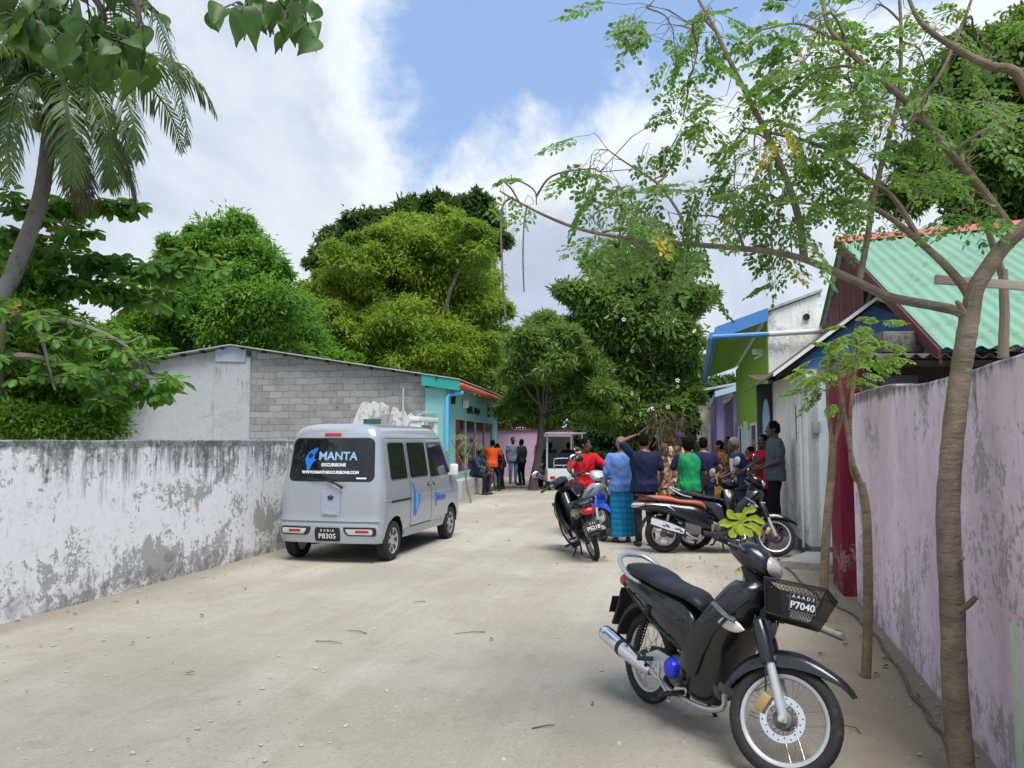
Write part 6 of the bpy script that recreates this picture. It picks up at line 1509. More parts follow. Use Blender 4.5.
# ---------------------------------------------------------------- scooter with the red-brown seat
def scooter(label, loc, heading, lean=-7, steer=20, scale=1.0):
    t = thing('scooter', label, 'scooter', loc, heading, 'parked motorcycles'); t.rotation_euler = (R(lean), 0, heading); t.scale = (scale,)*3
    A = Vector((1.02, 0, .80)); d = Vector((-math.sin(R(26)), 0, math.cos(R(26)))); S = rot_about(A, d, R(steer))
    def sm():
        m_ = MB(); m_.M = S; return m_
    spoked_wheel(t, (0, 0, .272), .272, .052, alloy=True, disc=False); spoked_wheel(t, (1.30, 0, .268), .268, .048, M=S, alloy=True)
    b = MB(); body_loft(b, [(-.36, .765, .785, .05), (-.30, .745, .825, .11), (-.08, .735, .835, .135), (.10, .725, .815, .14), (.24, .705, .775, .14), (.42, .69, .765, .125), (.56, .66, .745, .09), (.62, .61, .68, .05)], 20, 2.7); b.build('seat', M_REDSEAT, t, 50)
    b = MB(); body_loft(b, [(-.45, .70, .73, .04), (-.36, .635, .765, .10), (-.18, .585, .755, .15), (.05, .53, .742, .17), (.25, .46, .72, .17), (.45, .37, .70, .155), (.60, .32, .62, .13), (.68, .30, .45, .12)], 20, 2.8); rb = b.build('rear_body', M_BLKPAINT, t, 45)
    for sg in (1, -1):
        b = MB(); b.tube([(-.30, sg*.14, .70), (-.12, sg*.168, .69), (.05, sg*.176, .675), (.16, sg*.178, .60)], [.006, .014, .016, .006], 8, flat=.6); b.build('side_flash', M_SILVP, rb)
    b = MB(); body_loft(b, [(-.47, .665, .69, .03), (-.44, .645, .72, .08), (-.36, .645, .735, .12), (-.28, .66, .735, .135)], 14, 2.4); b.build('tail_light', M_CLEARL, t)
    b = MB(); b.box((-.36, 0, .765), (.05, .12, .03), bev=.01); b.build('brake_light', M_REDL, t)
    b = MB(); b.tube(catmull([(-.06, .15, .76), (-.28, .14, .815), (-.40, 0, .835), (-.28, -.14, .815), (-.06, -.15, .76)], 5), .016, 8); b.build('grab_rail', M_BLKPL, t)
    b = MB(); body_loft(b, [(.56, .24, .34, .13), (.70, .235, .315, .15), (.88, .24, .33, .15), (.98, .28, .40, .14)], 16, 3.5); b.build('floor_board', M_BLKPL, t)
    b = MB(); rows = []
    for (z, xf, xr, hw) in smooth_stations([(.28, 1.02, .92, .13), (.40, 1.06, .93, .17), (.55, 1.08, .92, .20), (.70, 1.10, .92, .21), (.82, 1.10, .90, .18), (.92, 1.05, .90, .12)], 4):
        o_ = [Vector((lerp(xf, xr, abs(-1+2*k/14)**2.2), hw*math.sin((-1+2*k/14)*math.pi/2), z)) for k in range(15)]; rows.append(o_+[p+Vector((-.03, -p.y*.07, 0)) for p in reversed(o_)])
    b.loft(rows); b.build('leg_shield', M_BLKPAINT, t, 45)
    b = sm(); body_loft(b, [(.86, 1.0, 1.02, .05), (.92, .95, 1.07, .12), (1.0, .92, 1.08, .14), (1.08, .93, 1.04, .11), (1.12, .96, .99, .04)], 18, 2.5); hc = b.build('handlebar_cowl', M_BLKPAINT, t)
    b = sm(); body_loft(b, [(1.05, .95, 1.045, .09), (1.10, .945, 1.02, .08), (1.13, .965, .995, .03)], 14, 2.3); b.build('headlight', M_CLEARL, hc)
    b = sm()
    for sg in (1, -1): b.tube([(.96, sg*.08, 1.02), (.90, sg*.22, 1.04), (.86, sg*.36, 1.03)], [.014, .013, .018], 8)
    hbm = b.build('handlebar', M_BLKPL, t)
    for sg in (1, -1):
        b = sm(); b.tube([(.91, sg*.2, 1.05), (.94, sg*.25, 1.17), (.93, sg*.30, 1.25)], .006, 6); mm = b.build('mirror_stalk', M_STEEL, hbm)
        b = sm(); b.ball((.93, sg*.345, 1.27), (.025, .085, .06), None, 14, 8); b.build('mirror', M_SILVP, mm)
    b = sm(); rows = []
    for i in range(17):
        u = i/16; th = R(lerp(10, 165, u)); w = interp(u, [(0, .02), (.2, .06), (.8, .065), (1, .04)]); e = Vector((math.cos(th), 0, math.sin(th))); c = Vector((1.295, 0, .27)); row = [c+e*(.305+q)+Vector((0, y, 0)) for y, q in ((-w, -.05), (-w*.85, 0), (0, .016), (w*.85, 0), (w, -.05))]; rows.append(row+[p-e*.004 for p in reversed(row)])
    b.loft(rows); b.build('front_mudguard', M_BLKPAINT, t)
    for sg in (1, -1):
        b = sm(); b.tube([(1.305, sg*.08, .26), (1.19, sg*.08, .50)], .024, 12); b.build('fork_leg', M_SILVP, t)
    b = MB(); b.box((.30, .07, .33), (.46, .14, .18), bev=.05); b.box((.42, -.02, .36), (.24, .2, .2), bev=.04); b.tube([(.12, .06, .30), (.12, .15, .30)], .09, 18); b.build('engine', M_ENGINE, t)
    e0, e1 = Vector((.30, -.17, .30)), Vector((-.20, -.20, .46)); dd = e1-e0
    b = MB(); b.tube([e0, e0+dd*.1, e0+dd*.4, e0+dd*.9, e1], [.03, .055, .068, .066, .05], 18); mf = b.build('muffler', M_BLKPL, t)
    b = MB()
    nrm_ = Vector((0, -1, 0)); upv = dd.normalized().cross(nrm_)
    b.prism([(.05, -.035), (.50, -.05), (.98, -.045), (1.0, .045), (.50, .055), (.05, .035)], lambda u, v, q: e0+dd*u+upv*v+nrm_*q, .058, .075); b.build('heat_shield', pm('pale_shield', (.62, .66, .72), .4, .2), mf)
    b = MB()
    for u, v in ((.55, .012), (.62, -.012), (.50, -.006), (.2, .01), (.13, -.01), (.27, 0)): b.box(e0+dd*u+upv*v+nrm_*.0755, (.05, .004, .016), Matrix.Rotation(R(18), 3, 'Y'))
    b.build('shield_slot', M_BLACK, mf)
    b = MB(); b.tube(catmull([(.55, -.05, .25), (.50, -.13, .20), (.38, -.17, .235), (.30, -.17, .30)], 4), .018, 8); b.build('exhaust_pipe', M_STEEL, t)
    for sg in (1, -1):
        b = MB(); b.tube([(.0, sg*.12, .30), (.08, sg*.12, .58)], .024, 10); b.build('shock_absorber', M_STEEL, t)
    b = MB(); b.tube([(.50, .10, .2), (.45, .2, .09), (.43, .27, .012)], .013, 8); b.build('side_stand', M_BLKPL, t)
    b = MB(); rows = []
    for i in range(11):
        th = R(lerp(70, 178, i/10)); e = Vector((math.cos(th), 0, math.sin(th))); c = Vector((0, 0, .275)); row = [c+e*(.315+.04*i/10+q)+Vector((0, y, 0)) for y, q in ((-.07, -.03), (0, .014), (.07, -.03))]; rows.append(row+[p-e*.005 for p in reversed(row)])
    b.loft(rows); b.build('rear_mudguard', M_BLKPL, t)
    return t
sa = G(664, 552.5); 
scoot = scooter('black scooter with red-brown seat standing side-on in front of the crowd', sa, R(-6), lean=-6, steer=25, scale=1.0)
# ---------------------------------------------------------------- people
def fused(mb, voxel, smooth_it=4):
    """one continuous skin from overlapping closed shapes"""
    me = bpy.data.meshes.new('tmp'); me.from_pydata(mb.v, [], mb.f)
    bm = bmesh.new(); bm.from_mesh(me); bmesh.ops.recalc_face_normals(bm, faces=bm.faces); bm.to_mesh(me); bm.free()
    o = bpy.data.objects.new('tmp', me); COL.objects.link(o)
    r_ = o.modifiers.new('r', 'REMESH'); r_.mode = 'VOXEL'; r_.voxel_size = voxel
    if smooth_it:
        s_ = o.modifiers.new('s', 'SMOOTH'); s_.factor = .5; s_.iterations = smooth_it
    out = bpy.data.meshes.new_from_object(o.evaluated_get(bpy.context.evaluated_depsgraph_get()))
    bpy.data.objects.remove(o); bpy.data.meshes.remove(me)
    out.shade_smooth(); return out
def wrinkle(me, amp=.006, fr=8.0, seed=0.0, stretch=(1, 1, .55)):
    n = len(me.vertices); co = np.empty(n*3, np.float32); no = np.empty(n*3, np.float32)
    me.vertices.foreach_get('co', co); me.vertices.foreach_get('normal', no); co = co.reshape(-1, 3); no = no.reshape(-1, 3)
    d = np.array([mnoise.noise(Vector((p[0]*fr*stretch[0]+seed, p[1]*fr*stretch[1], p[2]*fr*stretch[2]+p[0]*fr*.5))) for p in co])
    co += no*(amp*d)[:, None]; me.vertices.foreach_set('co', co.ravel()); me.update()
SKINS = [pm('brown_skin', (.17, .085, .052), .5, var=.06), pm('dark_brown_skin', (.095, .05, .033), .5, var=.06), pm('light_brown_skin', (.27, .14, .088), .5, var=.06)]
M_HAIR = pm('black_hair', (.007, .006, .006), .9, var=.3, bump=.8, bscale=90, spec=.08)
M_GHAIR = pm('grey_hair', (.17, .165, .16), .8, var=.35, bump=.8, bscale=90)
M_EYE = pm('eye_white', (.62, .60, .56), .25); M_IRIS = pm('dark_iris', (.012, .009, .008), .2); M_LIP = pm('lip', (.16, .06, .05), .5)
def cloth(name, c, **k): return pm(name, c, .85, var=.10, scale=5, bump=.25, bscale=220, spec=.2, **k)
def check_mat(name, c1, c2, c3, sc=9.0):
    m, t = new_mat(name); co = t.n('ShaderNodeTexCoord').outputs['Object']; s = t.n('ShaderNodeSeparateXYZ', {0: co})
    a = t.m('ADD', s.outputs[0], s.outputs[1]); f1 = t.step(t.m('SINE', t.m('MULTIPLY', a, sc*6.28)), .1, .3); f2 = t.step(t.m('SINE', t.m('MULTIPLY', s.outputs[2], sc*6.28)), .1, .3)
    c = t.mix(t.m('MULTIPLY', f1, .6), c1, c2); c = t.mix(t.m('MULTIPLY', f2, .55), c, c3); fin(t, c, .85, 0, t.noise(co, 150.0, 3.0), .2, .005, spec=.2); return m
def print_mat(name, c1, c2, c3, sc=14.0):
    m, t = new_mat(name); co = t.n('ShaderNodeTexCoord').outputs['Object']; v = t.n('ShaderNodeTexVoronoi', {'Vector': co, 'Scale': sc}); r_ = t.n('ShaderNodeSeparateColor', {0: v.outputs['Color']}).outputs[0]
    c = t.mix(t.step(r_, .45, .5), c1, c2); c = t.mix(t.step(r_, .75, .78), c, c3); fin(t, c, .85, spec=.2); return m

def person(label, loc, facing, h=1.7, skin=0, hair=M_HAIR, top=None, sleeve=.6, sleevem=None, bottom='trousers', botm=None, pose=None, lean=(0, 0), head=(0, 0), seat=None, shoe=None, hat=None, afro=1.0, vox=.0095, wide=1.0, group='people gathered in the street', hairstyle='short', panel=None):
    k = h/1.7; rz = R(facing)-math.pi/2
    t = thing('person', label, 'person', loc, rz, group); t.scale = (k,)*3
    J = dict(shR=(.182, -.01, 1.385), elR=(.232, -.03, 1.11), wrR=(.238, .07, .865), hipR=(.088, 0, .90), knR=(.098, .025, .49), anR=(.102, -.025, .085), neck=(0, -.01, 1.43), head=(0, .015, 1.575))
    for q in ('sh', 'el', 'wr', 'hip', 'kn', 'an'): x, y, z = J[q+'R']; J[q+'L'] = (-x, y, z)
    J = {a: Vector(b_) for a, b_ in J.items()}
    dz = 0.0 if seat is None else seat/k-.90
    P0 = Vector((0, 0, .93)); LM = Matrix.Rotation(-R(lean[0]), 3, 'X') @ Matrix.Rotation(R(lean[1]), 3, 'Y')
    def up_(p):
        p = Vector(p); w = min(1, max(0, (p.z-.88)/.12)); q = P0+LM @ (p-P0); return p.lerp(q, w)+Vector((0, 0, dz))
    for q in ('shR', 'elR', 'wrR', 'shL', 'elL', 'wrL', 'neck', 'head'): J[q] = up_(J[q])
    for q in ('hipR', 'hipL'): J[q] = J[q]+Vector((0, 0, dz))
    for a, b_ in (pose or {}).items(): J[a] = Vector(b_)/k if a[:2] in ('el', 'wr', 'kn', 'an') else Vector(b_)
    def tor(infl, z0, z1, mb):
        prof = [(.78, .10, .085), (.86, .158, .108), (.94, .168, .118), (1.03, .152, .108), (1.14, .155, .112), (1.26, .176, .118), (1.34, .180, .108), (1.395, .150, .088), (1.43, .085, .068), (1.455, .055, .056)]
        rings = []
        n_ = 14
        for i in range(n_+1):
            z = lerp(z0, z1, i/n_); a = interp(z, [(p[0], p[1]) for p in prof])*wide+infl; c = interp(z, [(p[0], p[2]) for p in prof])*wide+infl
            if infl > 0 and z < .97: a, c = .17*wide+infl+.012*(.97-z)/.14, .12*wide+infl+.014
            rings.append([up_((a*math.cos(th), c*math.sin(th)-.012*math.sin((z-.9)*4), z)) for th in [2*math.pi*q/20 for q in range(20)]])
        mb.loft(rings)
    def arm_dir(s):
        return (J['wr'+s]-J['el'+s]).normalized()
    # body: one skin
    b = MB(); tor(0, .80, 1.455, b)
    hd = J['head']; HM = Matrix.Rotation(-R(head[0]), 3, 'Z') @ Matrix.Rotation(R(head[1]), 3, 'X') @ LM
    b.cap(J['neck']+Vector((0, 0, -.04)), hd+HM @ Vector((0, -.02, -.05)), .062, .055)
    b.ball(hd+HM @ Vector((0, -.008, .025)), (.074, .094, .098), HM, 18, 12); b.ball(hd+HM @ Vector((0, .025, -.045)), (.058, .066, .072), HM, 14, 9)
    b.cap(hd+HM @ Vector((0, .088, .018)), hd+HM @ Vector((0, .106, -.018)), .011, .017); b.ball(hd+HM @ Vector((0, .083, -.055)), (.026, .016, .013), HM)
    b.ball(hd+HM @ Vector((0, .078, .034)), (.052, .018, .010), HM); b.ball(hd+HM @ Vector((0, .076, -.093)), (.026, .02, .018), HM)
    for s_ in (1, -1): b.ball(hd+HM @ Vector((s_*.078, -.008, -.004)), (.010, .022, .032), HM)
    for s in 'RL':
        b.cap(J['sh'+s]+Vector((0, 0, -.006)), J['el'+s], .047, .038); b.cap(J['el'+s], J['wr'+s], .041, .026)
        d = arm_dir(s); sx = 1 if s == 'R' else -1
        ax = Vector((0, 1, 0)); sd_ = (ax-d*ax.dot(d)); sd_ = sd_.normalized() if sd_.length > .2 else Vector((1, 0, 0)); nn = d.cross(sd_)
        HRot = Matrix((sd_, nn, d)).transposed(); w = J['wr'+s]
        b.ball(w+d*.052, (.041, .017, .052), HRot, 12, 8)
        cin = nn*(-.5 if (nn.x*sx) > 0 else .5)
        for i in range(4):
            o_ = sd_*(.030-.020*i); L_ = (.062, .074, .070, .055)[i]; a0 = w+d*.088+o_; a1 = a0+(d+cin*.35).normalized()*L_*.55; a2 = a1+(d+cin*1.7).normalized()*L_*.55
            b.cap(a0-d*.02, a1, .0105, .0095, 8); b.cap(a1, a2, .0095, .008, 8)
        a0 = w+d*.03+sd_*.034; a1 = a0+(d*.7+sd_*.7+cin*.5).normalized()*.042; b.cap(w+d*.02+sd_*.02, a1, .014, .0115, 8); b.cap(a1, a1+(d+cin*.7).normalized()*.030, .011, .009, 8)
        b.cap(J['hip'+s], J['kn'+s], .082, .054); b.cap(J['kn'+s], J['an'+s], .052, .036)
        f = J['an'+s]; fw = Vector((0, 1, 0)) if abs(f.z) < 9 else Vector((0, 1, 0)); b.cap(f+Vector((0, -.025, -.045)), f+Vector((sx*.012, .14, -.055)), .036, .028); b.cap(f, f+Vector((0, .05, -.045)), .038, .034)
    me = fused(b, vox, 3); link('body', me, SKINS[skin], t)
    # face
    for s_ in (1, -1):
        b = MB(); b.ball(hd+HM @ Vector((s_*.031, .0765, .012)), (.0135, .010, .0085), HM, 10, 7); e = b.build('eye', M_EYE, t)
        b = MB(); b.ball(hd+HM @ Vector((s_*.031, .0835, .012)), (.0062, .0045, .0062), HM, 8, 6); b.build('iris', M_IRIS, e)
        b = MB(); b.cap(hd+HM @ Vector((s_*.014, .090, .036)), hd+HM @ Vector((s_*.050, .074, .037)), .0055, .004, 6); b.build('eyebrow', M_HAIR, t)
    b = MB(); b.ball(hd+HM @ Vector((0, .096, -.056)), (.022, .007, .009), HM, 10, 6); b.build('lips', M_LIP, t)
    # hair
    b = MB()
    if hairstyle == 'short':
        b.ball(hd+HM @ Vector((0, -.020, .040)), (.0815*afro, .094*afro, .094*afro), HM, 20, 14); b.ball(hd+HM @ Vector((0, -.045, -.005)), (.076*afro, .068*afro, .075*afro), HM, 16, 10)
    else:
        b.ball(hd+HM @ Vector((0, -.012, .03)), (.090, .104, .106), HM, 20, 14); b.ball(hd+HM @ Vector((0, -.05, -.09)), (.10, .08, .13), HM, 16, 10)
    me = fused(b, .010, 1); wrinkle(me, .008*afro**2, 40, facing); link('headscarf' if hairstyle == 'scarf' else 'hair', me, hair, t)
    if hat:
        b = MB(); b.ball(hd+HM @ Vector((0, -.012, .055)), (.089, .105, .082), HM, 20, 12); b.loft([[hd+HM @ Vector((.08*math.cos(a), .075+.0*r_+.075*r_*math.sin(a), .05-.012*r_)) for a in np.linspace(0, math.pi, 12)] for r_ in (.2, 1.0)], close=False); b.build('cap', hat, t)
    # clothes
    if top is not None:
        b = MB(); tor(.024, .815, 1.437, b); hem = .83
        sls = []
        for s in 'RL':
            sl = MB(); sls.append(sl); tgt = b if sleevem is None else sl
            if sleeve <= 1: tgt.cap(J['sh'+s]+Vector((-.006 if s == 'R' else .006, 0, -.008)), J['sh'+s].lerp(J['el'+s], sleeve), .069, .060)
            else:
                tgt.cap(J['sh'+s]+Vector((-.006 if s == 'R' else .006, 0, -.008)), J['el'+s], .069, .055); tgt.cap(J['el'+s], J['el'+s].lerp(J['wr'+s], sleeve-1), .056, .044)
        me = fused(b, .013, 5); wrinkle(me, .022, 9, facing, (1, 1, .4)); wrinkle(me, .010, 22, facing+9); link('shirt', me, top, t)
        if sleevem is not None:
            for sl in sls: me = fused(sl, .013, 4); wrinkle(me, .01, 9, facing); link('sleeve', me, sleevem, t)
        if panel:
            b = MB(); b.loft([[up_((x, math.copysign(1, panel[1])*(interp(z, [(.9, .128), (1.26, .140), (1.38, .120)])*wide+.012)*math.sqrt(max(.05, 1-(x/.21)**2))-.012*math.sin((z-.9)*4), z)) for x in np.linspace(panel[2], panel[3], 8)] for z in np.linspace(panel[4], panel[5], 6)], close=False)
            b.build('shirt_panel', panel[0], t)
    if bottom in ('trousers', 'shorts'):
        b = MB(); rings = []
        for z, a, c in ((.80, .12, .10), (.86, .172, .122), (.94, .180, .130), (1.0, .168, .122)): rings.append([up_((a*wide*math.cos(th), c*wide*math.sin(th), z)) for th in [2*math.pi*q/18 for q in range(18)]])
        b.loft(rings)
        for s in 'RL':
            b.cap(J['hip'+s], J['kn'+s], .096, .070)
            if bottom == 'trousers': b.cap(J['kn'+s], J['kn'+s].lerp(J['an'+s], .96), .068, .056)
        me = fused(b, .013, 4); wrinkle(me, .014, 9, facing+3); link('trousers', me, botm, t)
    elif bottom == 'sarong':
        b = MB(); rings = []
        for i in range(16):
            u = i/15; z = lerp(.97, .10, u)+dz; a = lerp(.168, .20, u**.8)*wide; c = lerp(.118, .165, u**.8)*wide
            rings.append([Vector((a*math.cos(th)*(1+.05*u*math.sin(7*th+2)), c*math.sin(th)*(1+.07*u*math.sin(6*th)), z)) for th in [2*math.pi*q/40 for q in range(40)]])
        b.loft(rings); b.build('sarong', botm, t, 60)
    if shoe is not None:
        for s in 'RL':
            b = MB(); f = J['an'+s]; sx = 1 if s == 'R' else -1; b.cap(f+Vector((0, -.03, -.045)), f+Vector((sx*.012, .15, -.05)), .042, .034, 10); b.build('shoe', shoe, t)
    return t
NAVY = cloth('navy_cloth', (.013, .019, .055)); DKTR = cloth('dark_trouser_cloth', (.018, .02, .03)); LBLUE = cloth('light_blue_cloth', (.12, .24, .56)); RED = cloth('red_cloth', (.55, .012, .022)); GREENC = cloth('green_cloth', (.015, .27, .10))
JEANS = cloth('denim', (.035, .06, .13)); BLACKC = cloth('black_cloth_trousers', (.010, .010, .012)); GREYC = cloth('grey_cloth', (.10, .115, .15)); ORANGE = cloth('orange_cloth', (.70, .10, .025)); PURP = cloth('purple_navy_cloth', (.022, .020, .075)); WHITEC = cloth('white_cloth', (.62, .63, .66))
GREYB = cloth('blue_grey_cloth', (.20, .26, .33)); DGREY = cloth('charcoal_cloth', (.04, .045, .055)); PINKC = cloth('pink_sleeve_cloth', (.45, .06, .12)); LJEANS = cloth('pale_denim', (.14, .22, .36)); SANDAL = pm('dark_sandal', (.03, .025, .022), .7)
SARONG = check_mat('checked_sarong', (.012, .17, .36), (.02, .28, .46), (.01, .10, .26), 11)
BROWNP = print_mat('brown_print', (.22, .12, .07), (.50, .40, .28), (.08, .04, .03)); COLP = print_mat('orange_print', (.40, .12, .03), (.55, .36, .06), (.05, .03, .03), 11); DARKP = print_mat('dark_print', (.07, .035, .03), (.30, .14, .08), (.02, .02, .02), 16)
def at(px, Y): return ground_at(px, Y)
person('person in navy shirt and dark trousers, back turned, hand on the head', G(645, 546), 95, 1.75, 0, top=NAVY, sleeve=.75, botm=DKTR, shoe=SANDAL, wide=1.13, pose={'elL': (-.37, .02, 1.62), 'wrL': (-.17, .10, 1.70), 'elR': (.29, .0, 1.14), 'wrR': (.33, .22, 1.0)}, head=(12, -6))
person('grey haired person in light blue shirt and checked blue sarong', G(622, 542), 98, 1.70, 0, hair=M_GHAIR, top=LBLUE, sleeve=1.85, bottom='sarong', botm=SARONG, wide=1.08, pose={'elL': (-.25, .02, 1.12), 'wrL': (-.20, .22, .98), 'elR': (.24, .02, 1.12), 'wrR': (.17, .2, 1.0)}, head=(8, -4))
hb_ = R(-78); bl = BB+Vector((math.cos(hb_), math.sin(hb_), 0))*.28
person('person in red shirt sitting on the blue motorcycle, looking aside', bl, -78, 1.76, 1, top=RED, sleeve=.7, botm=DKTR, seat=.86, shoe=SANDAL, lean=(6, 0), head=(-48, 0), pose={'elR': (.36, .30, 1.14), 'wrR': (.34, .50, 1.04), 'elL': (-.36, .30, 1.14), 'wrL': (-.34, .50, 1.04), 'knR': (.24, .42, .72), 'anR': (.27, .36, .30), 'knL': (-.30, .40, .66), 'anL': (-.36, .30, .085)})
person('person in green shirt with navy sleeves and big curly hair, back turned', at(688, 12.75), 82, 1.68, 0, top=GREENC, sleeve=.7, sleevem=NAVY, botm=JEANS, shoe=SANDAL, afro=1.22, lean=(4, 0), pose={'elL': (-.28, .0, 1.12), 'wrL': (-.34, -.12, .88), 'elR': (.27, .05, 1.1), 'wrR': (.25, .2, .9)})
person('person in a brown and cream printed dress between navy and green shirts', at(664, 14.6), -60, 1.58, 0, top=BROWNP, sleeve=1.7, bottom='sarong', botm=BROWNP, hairstyle='scarf', hair=cloth('brown_scarf', (.12, .06, .035)), head=(20, 0))
person('person wearing a dark purple cap, half hidden behind the green shirt', at(680, 15.6), -85, 1.80, 1, top=BROWNP, sleeve=.6, botm=DKTR, hat=cloth('purple_cap_cloth', (.06, .035, .08)), shoe=SANDAL)
person('person in purple navy tee with white print, back turned, arm bent', at(703, 14.0), 78, 1.70, 2, top=PURP, sleeve=.55, botm=JEANS, shoe=SANDAL, wide=1.1, pose={'elR': (.30, -.02, 1.15), 'wrR': (.16, .20, 1.02)}, panel=(WHITEC, -1, -.10, .0, 1.22, 1.27))
person('person in orange and yellow printed clothes in front of the purple house', at(719, 16.2), 175, 1.64, 0, top=COLP, sleeve=.8, bottom='sarong', botm=COLP)
person('person in dark print clothes standing close by the purple house wall', at(728, 17.6), 200, 1.72, 1, top=DARKP, sleeve=.8, botm=DKTR, shoe=SANDAL)
person('grey haired person in navy shirt with white shoulder panel facing left', at(739, 13.2), 178, 1.70, 1, hair=M_GHAIR, top=cloth('dark_teal_cloth', (.02, .045, .10)), sleeve=.6, botm=JEANS, shoe=SANDAL, lean=(8, 0), wide=1.06, pose={'elL': (-.24, .12, 1.12), 'wrL': (-.2, .34, 1.02), 'elR': (.24, .10, 1.12), 'wrR': (.2, .32, 1.0)}, panel=(WHITEC, 1, -.17, -.06, .95, 1.36))
person('person in bright red shirt reaching an arm to the left by the doorway', at(764, 13.2), 195, 1.74, 1, top=RED, sleeve=.55, botm=DKTR, shoe=SANDAL, pose={'elL': (-.20, .26, 1.30), 'wrL': (-.16, .50, 1.14), 'elR': (.22, .24, 1.28), 'wrR': (.12, .46, 1.1)})
person('tall person in grey shirt and black trousers leaning at the white wall, facing left', at(774, 12.25)+Vector((0, 0, .165)), 172, 1.78, 1, top=GREYC, sleeve=.62, botm=BLACKC, shoe=SANDAL, pose={'elL': (-.24, -.02, 1.16), 'wrL': (-.12, .22, 1.04), 'elR': (.25, -.04, 1.14), 'wrR': (.16, .2, 1.06)}, head=(0, -6))
person('shorter person in dark printed dress behind the navy and white shirt', at(750, 15.2), 185, 1.52, 0, top=DARKP, sleeve=.9, bottom='sarong', botm=DARKP)
# by the shop
GS = 'people waiting by the turquoise shop'
BC = G(491, 491.5)
person('person in orange shirt straddling the red bicycle, back turned', BC+Vector((.02, .25, 0)), 82, 1.72, 1, top=ORANGE, sleeve=.7, botm=DKTR, seat=.86, shoe=SANDAL, group=GS, vox=.013, lean=(12, 0), pose={'elR': (.30, .25, 1.12), 'wrR': (.27, .48, 1.0), 'elL': (-.30, .25, 1.12), 'wrL': (-.27, .48, 1.0), 'knR': (.20, .22, .50), 'anR': (.22, .10, .085), 'knL': (-.20, .22, .50), 'anL': (-.26, .12, .085)})
lp_ = at(475, 23.6)
person('person in dark blue shirt sitting hunched on the tiled shop ledge', lp_, -28, 1.66, 1, top=cloth('faded_navy_cloth', (.035, .045, .11)), sleeve=.8, botm=DKTR, seat=.62, shoe=SANDAL, group=GS, vox=.013, lean=(18, 0), pose={'knR': (.14, .42, .56), 'anR': (.14, .40, .085), 'knL': (-.14, .42, .56), 'anL': (-.14, .36, .085), 'elR': (.26, .28, .86), 'wrR': (.12, .46, .78), 'elL': (-.26, .28, .86), 'wrL': (-.12, .46, .78)})
person('person in dark red and black clothes bending towards the orange shirt', at(502, 26.2), 195, 1.55, 1, top=cloth('maroon_cloth', (.07, .02, .025)), sleeve=.8, botm=DKTR, shoe=SANDAL, group=GS, vox=.013, lean=(16, 0))
person('person in pale blue grey shirt standing against the mauve wall', at(513, 29.4), -75, 1.76, 1, top=GREYB, sleeve=.6, botm=LJEANS, shoe=SANDAL, group=GS, vox=.014)
person('person in charcoal shirt and black trousers seen from behind near the trunk', at(521.5, 28.4), 140, 1.68, 1, top=DGREY, sleeve=.7, botm=BLACKC, shoe=SANDAL, group=GS, vox=.014)
person('person in grey shirt and pale jeans with a pink sleeve right of the trunk', at(541, 31.0), -90, 1.74, 1, top=GREYC, sleeve=1.8, sleevem=PINKC, botm=LJEANS, shoe=SANDAL, group=GS, vox=.014)
stp = MB(); q = at(775, 12.25); stp.box((q.x+.02, q.y+.05, .08), (.75, .85, .16), Matrix.Rotation(-R(11.3), 3, 'Z'), bev=.015); tag(stp.build('door_step', M_CONC), 'concrete step under the tall person at the white wall', 'step')
# ---------------------------------------------------------------- bicycle, buggy and small things
bt = thing('bicycle', 'red bicycle under the person in the orange shirt', 'bicycle', BC, R(82)); bt.rotation_euler = (R(-3), 0, R(82))
BRED = pm('red_bicycle_paint', (.38, .03, .02), .4, dirt=.2)
for x in (0, 1.02):
    b = MB(); b.lathe([(.325+.020*math.cos(a), .019*math.sin(a)) for a in np.linspace(0, 2*math.pi, 10, endpoint=False)], (x, 0, .345), (0, 1, 0), 36, True); w = b.build('wheel', M_RUBBER, bt)
    b = MB(); b.lathe([(.300, -.012), (.310, 0), (.300, .012), (.295, 0)], (x, 0, .345), (0, 1, 0), 36, True); b.build('rim', M_STEEL, w)
    b = MB()
    for i in range(28): a = 2*math.pi*i/28; b.tube([(x+.02*math.cos(a+1), .02*(-1)**i, .345+.02*math.sin(a+1)), (x+.298*math.cos(a), 0, .345+.298*math.sin(a))], .0015, 3, False)
    b.build('spokes', M_STEEL, w)
    b = MB(); rows = []
    for i in range(15):
        th = R(lerp(20 if x else 10, 170, i/14)); e = Vector((math.cos(th), 0, math.sin(th))); rows.append([Vector((x, 0, .345))+e*(.362+q)+Vector((0, y, 0)) for y, q in ((-.028, -.012), (0, .004), (.028, -.012))])
    b.loft(rows, close=False); b.build('mudguard', BRED, bt)
b = MB(); b.tube([(.40, 0, .30), (.30, 0, .80)], .017, 8); b.tube([(.42, 0, .30), (.86, 0, .72)], .018, 8); b.tube([(.32, 0, .72), (.86, 0, .76)], .016, 8); b.tube([(.88, 0, .66), (.85, 0, .88)], .02, 8)
for s in (1, -1): b.tube([(0, s*.05, .345), (.40, s*.03, .30)], .011, 6); b.tube([(0, s*.05, .345), (.31, s*.02, .76)], .010, 6); b.tube([(1.02, s*.05, .345), (.90, s*.04, .66)], .013, 6)
b.build('frame', BRED, bt)
b = MB(); b.tube(catmull([(.76, .29, .99), (.84, .20, 1.0), (.86, 0, .96), (.84, -.20, 1.0), (.76, -.29, .99)], 5), .012, 8); b.tube([(.855, 0, .86), (.86, 0, .97)], .013, 8); b.build('handlebar', M_STEEL, bt)
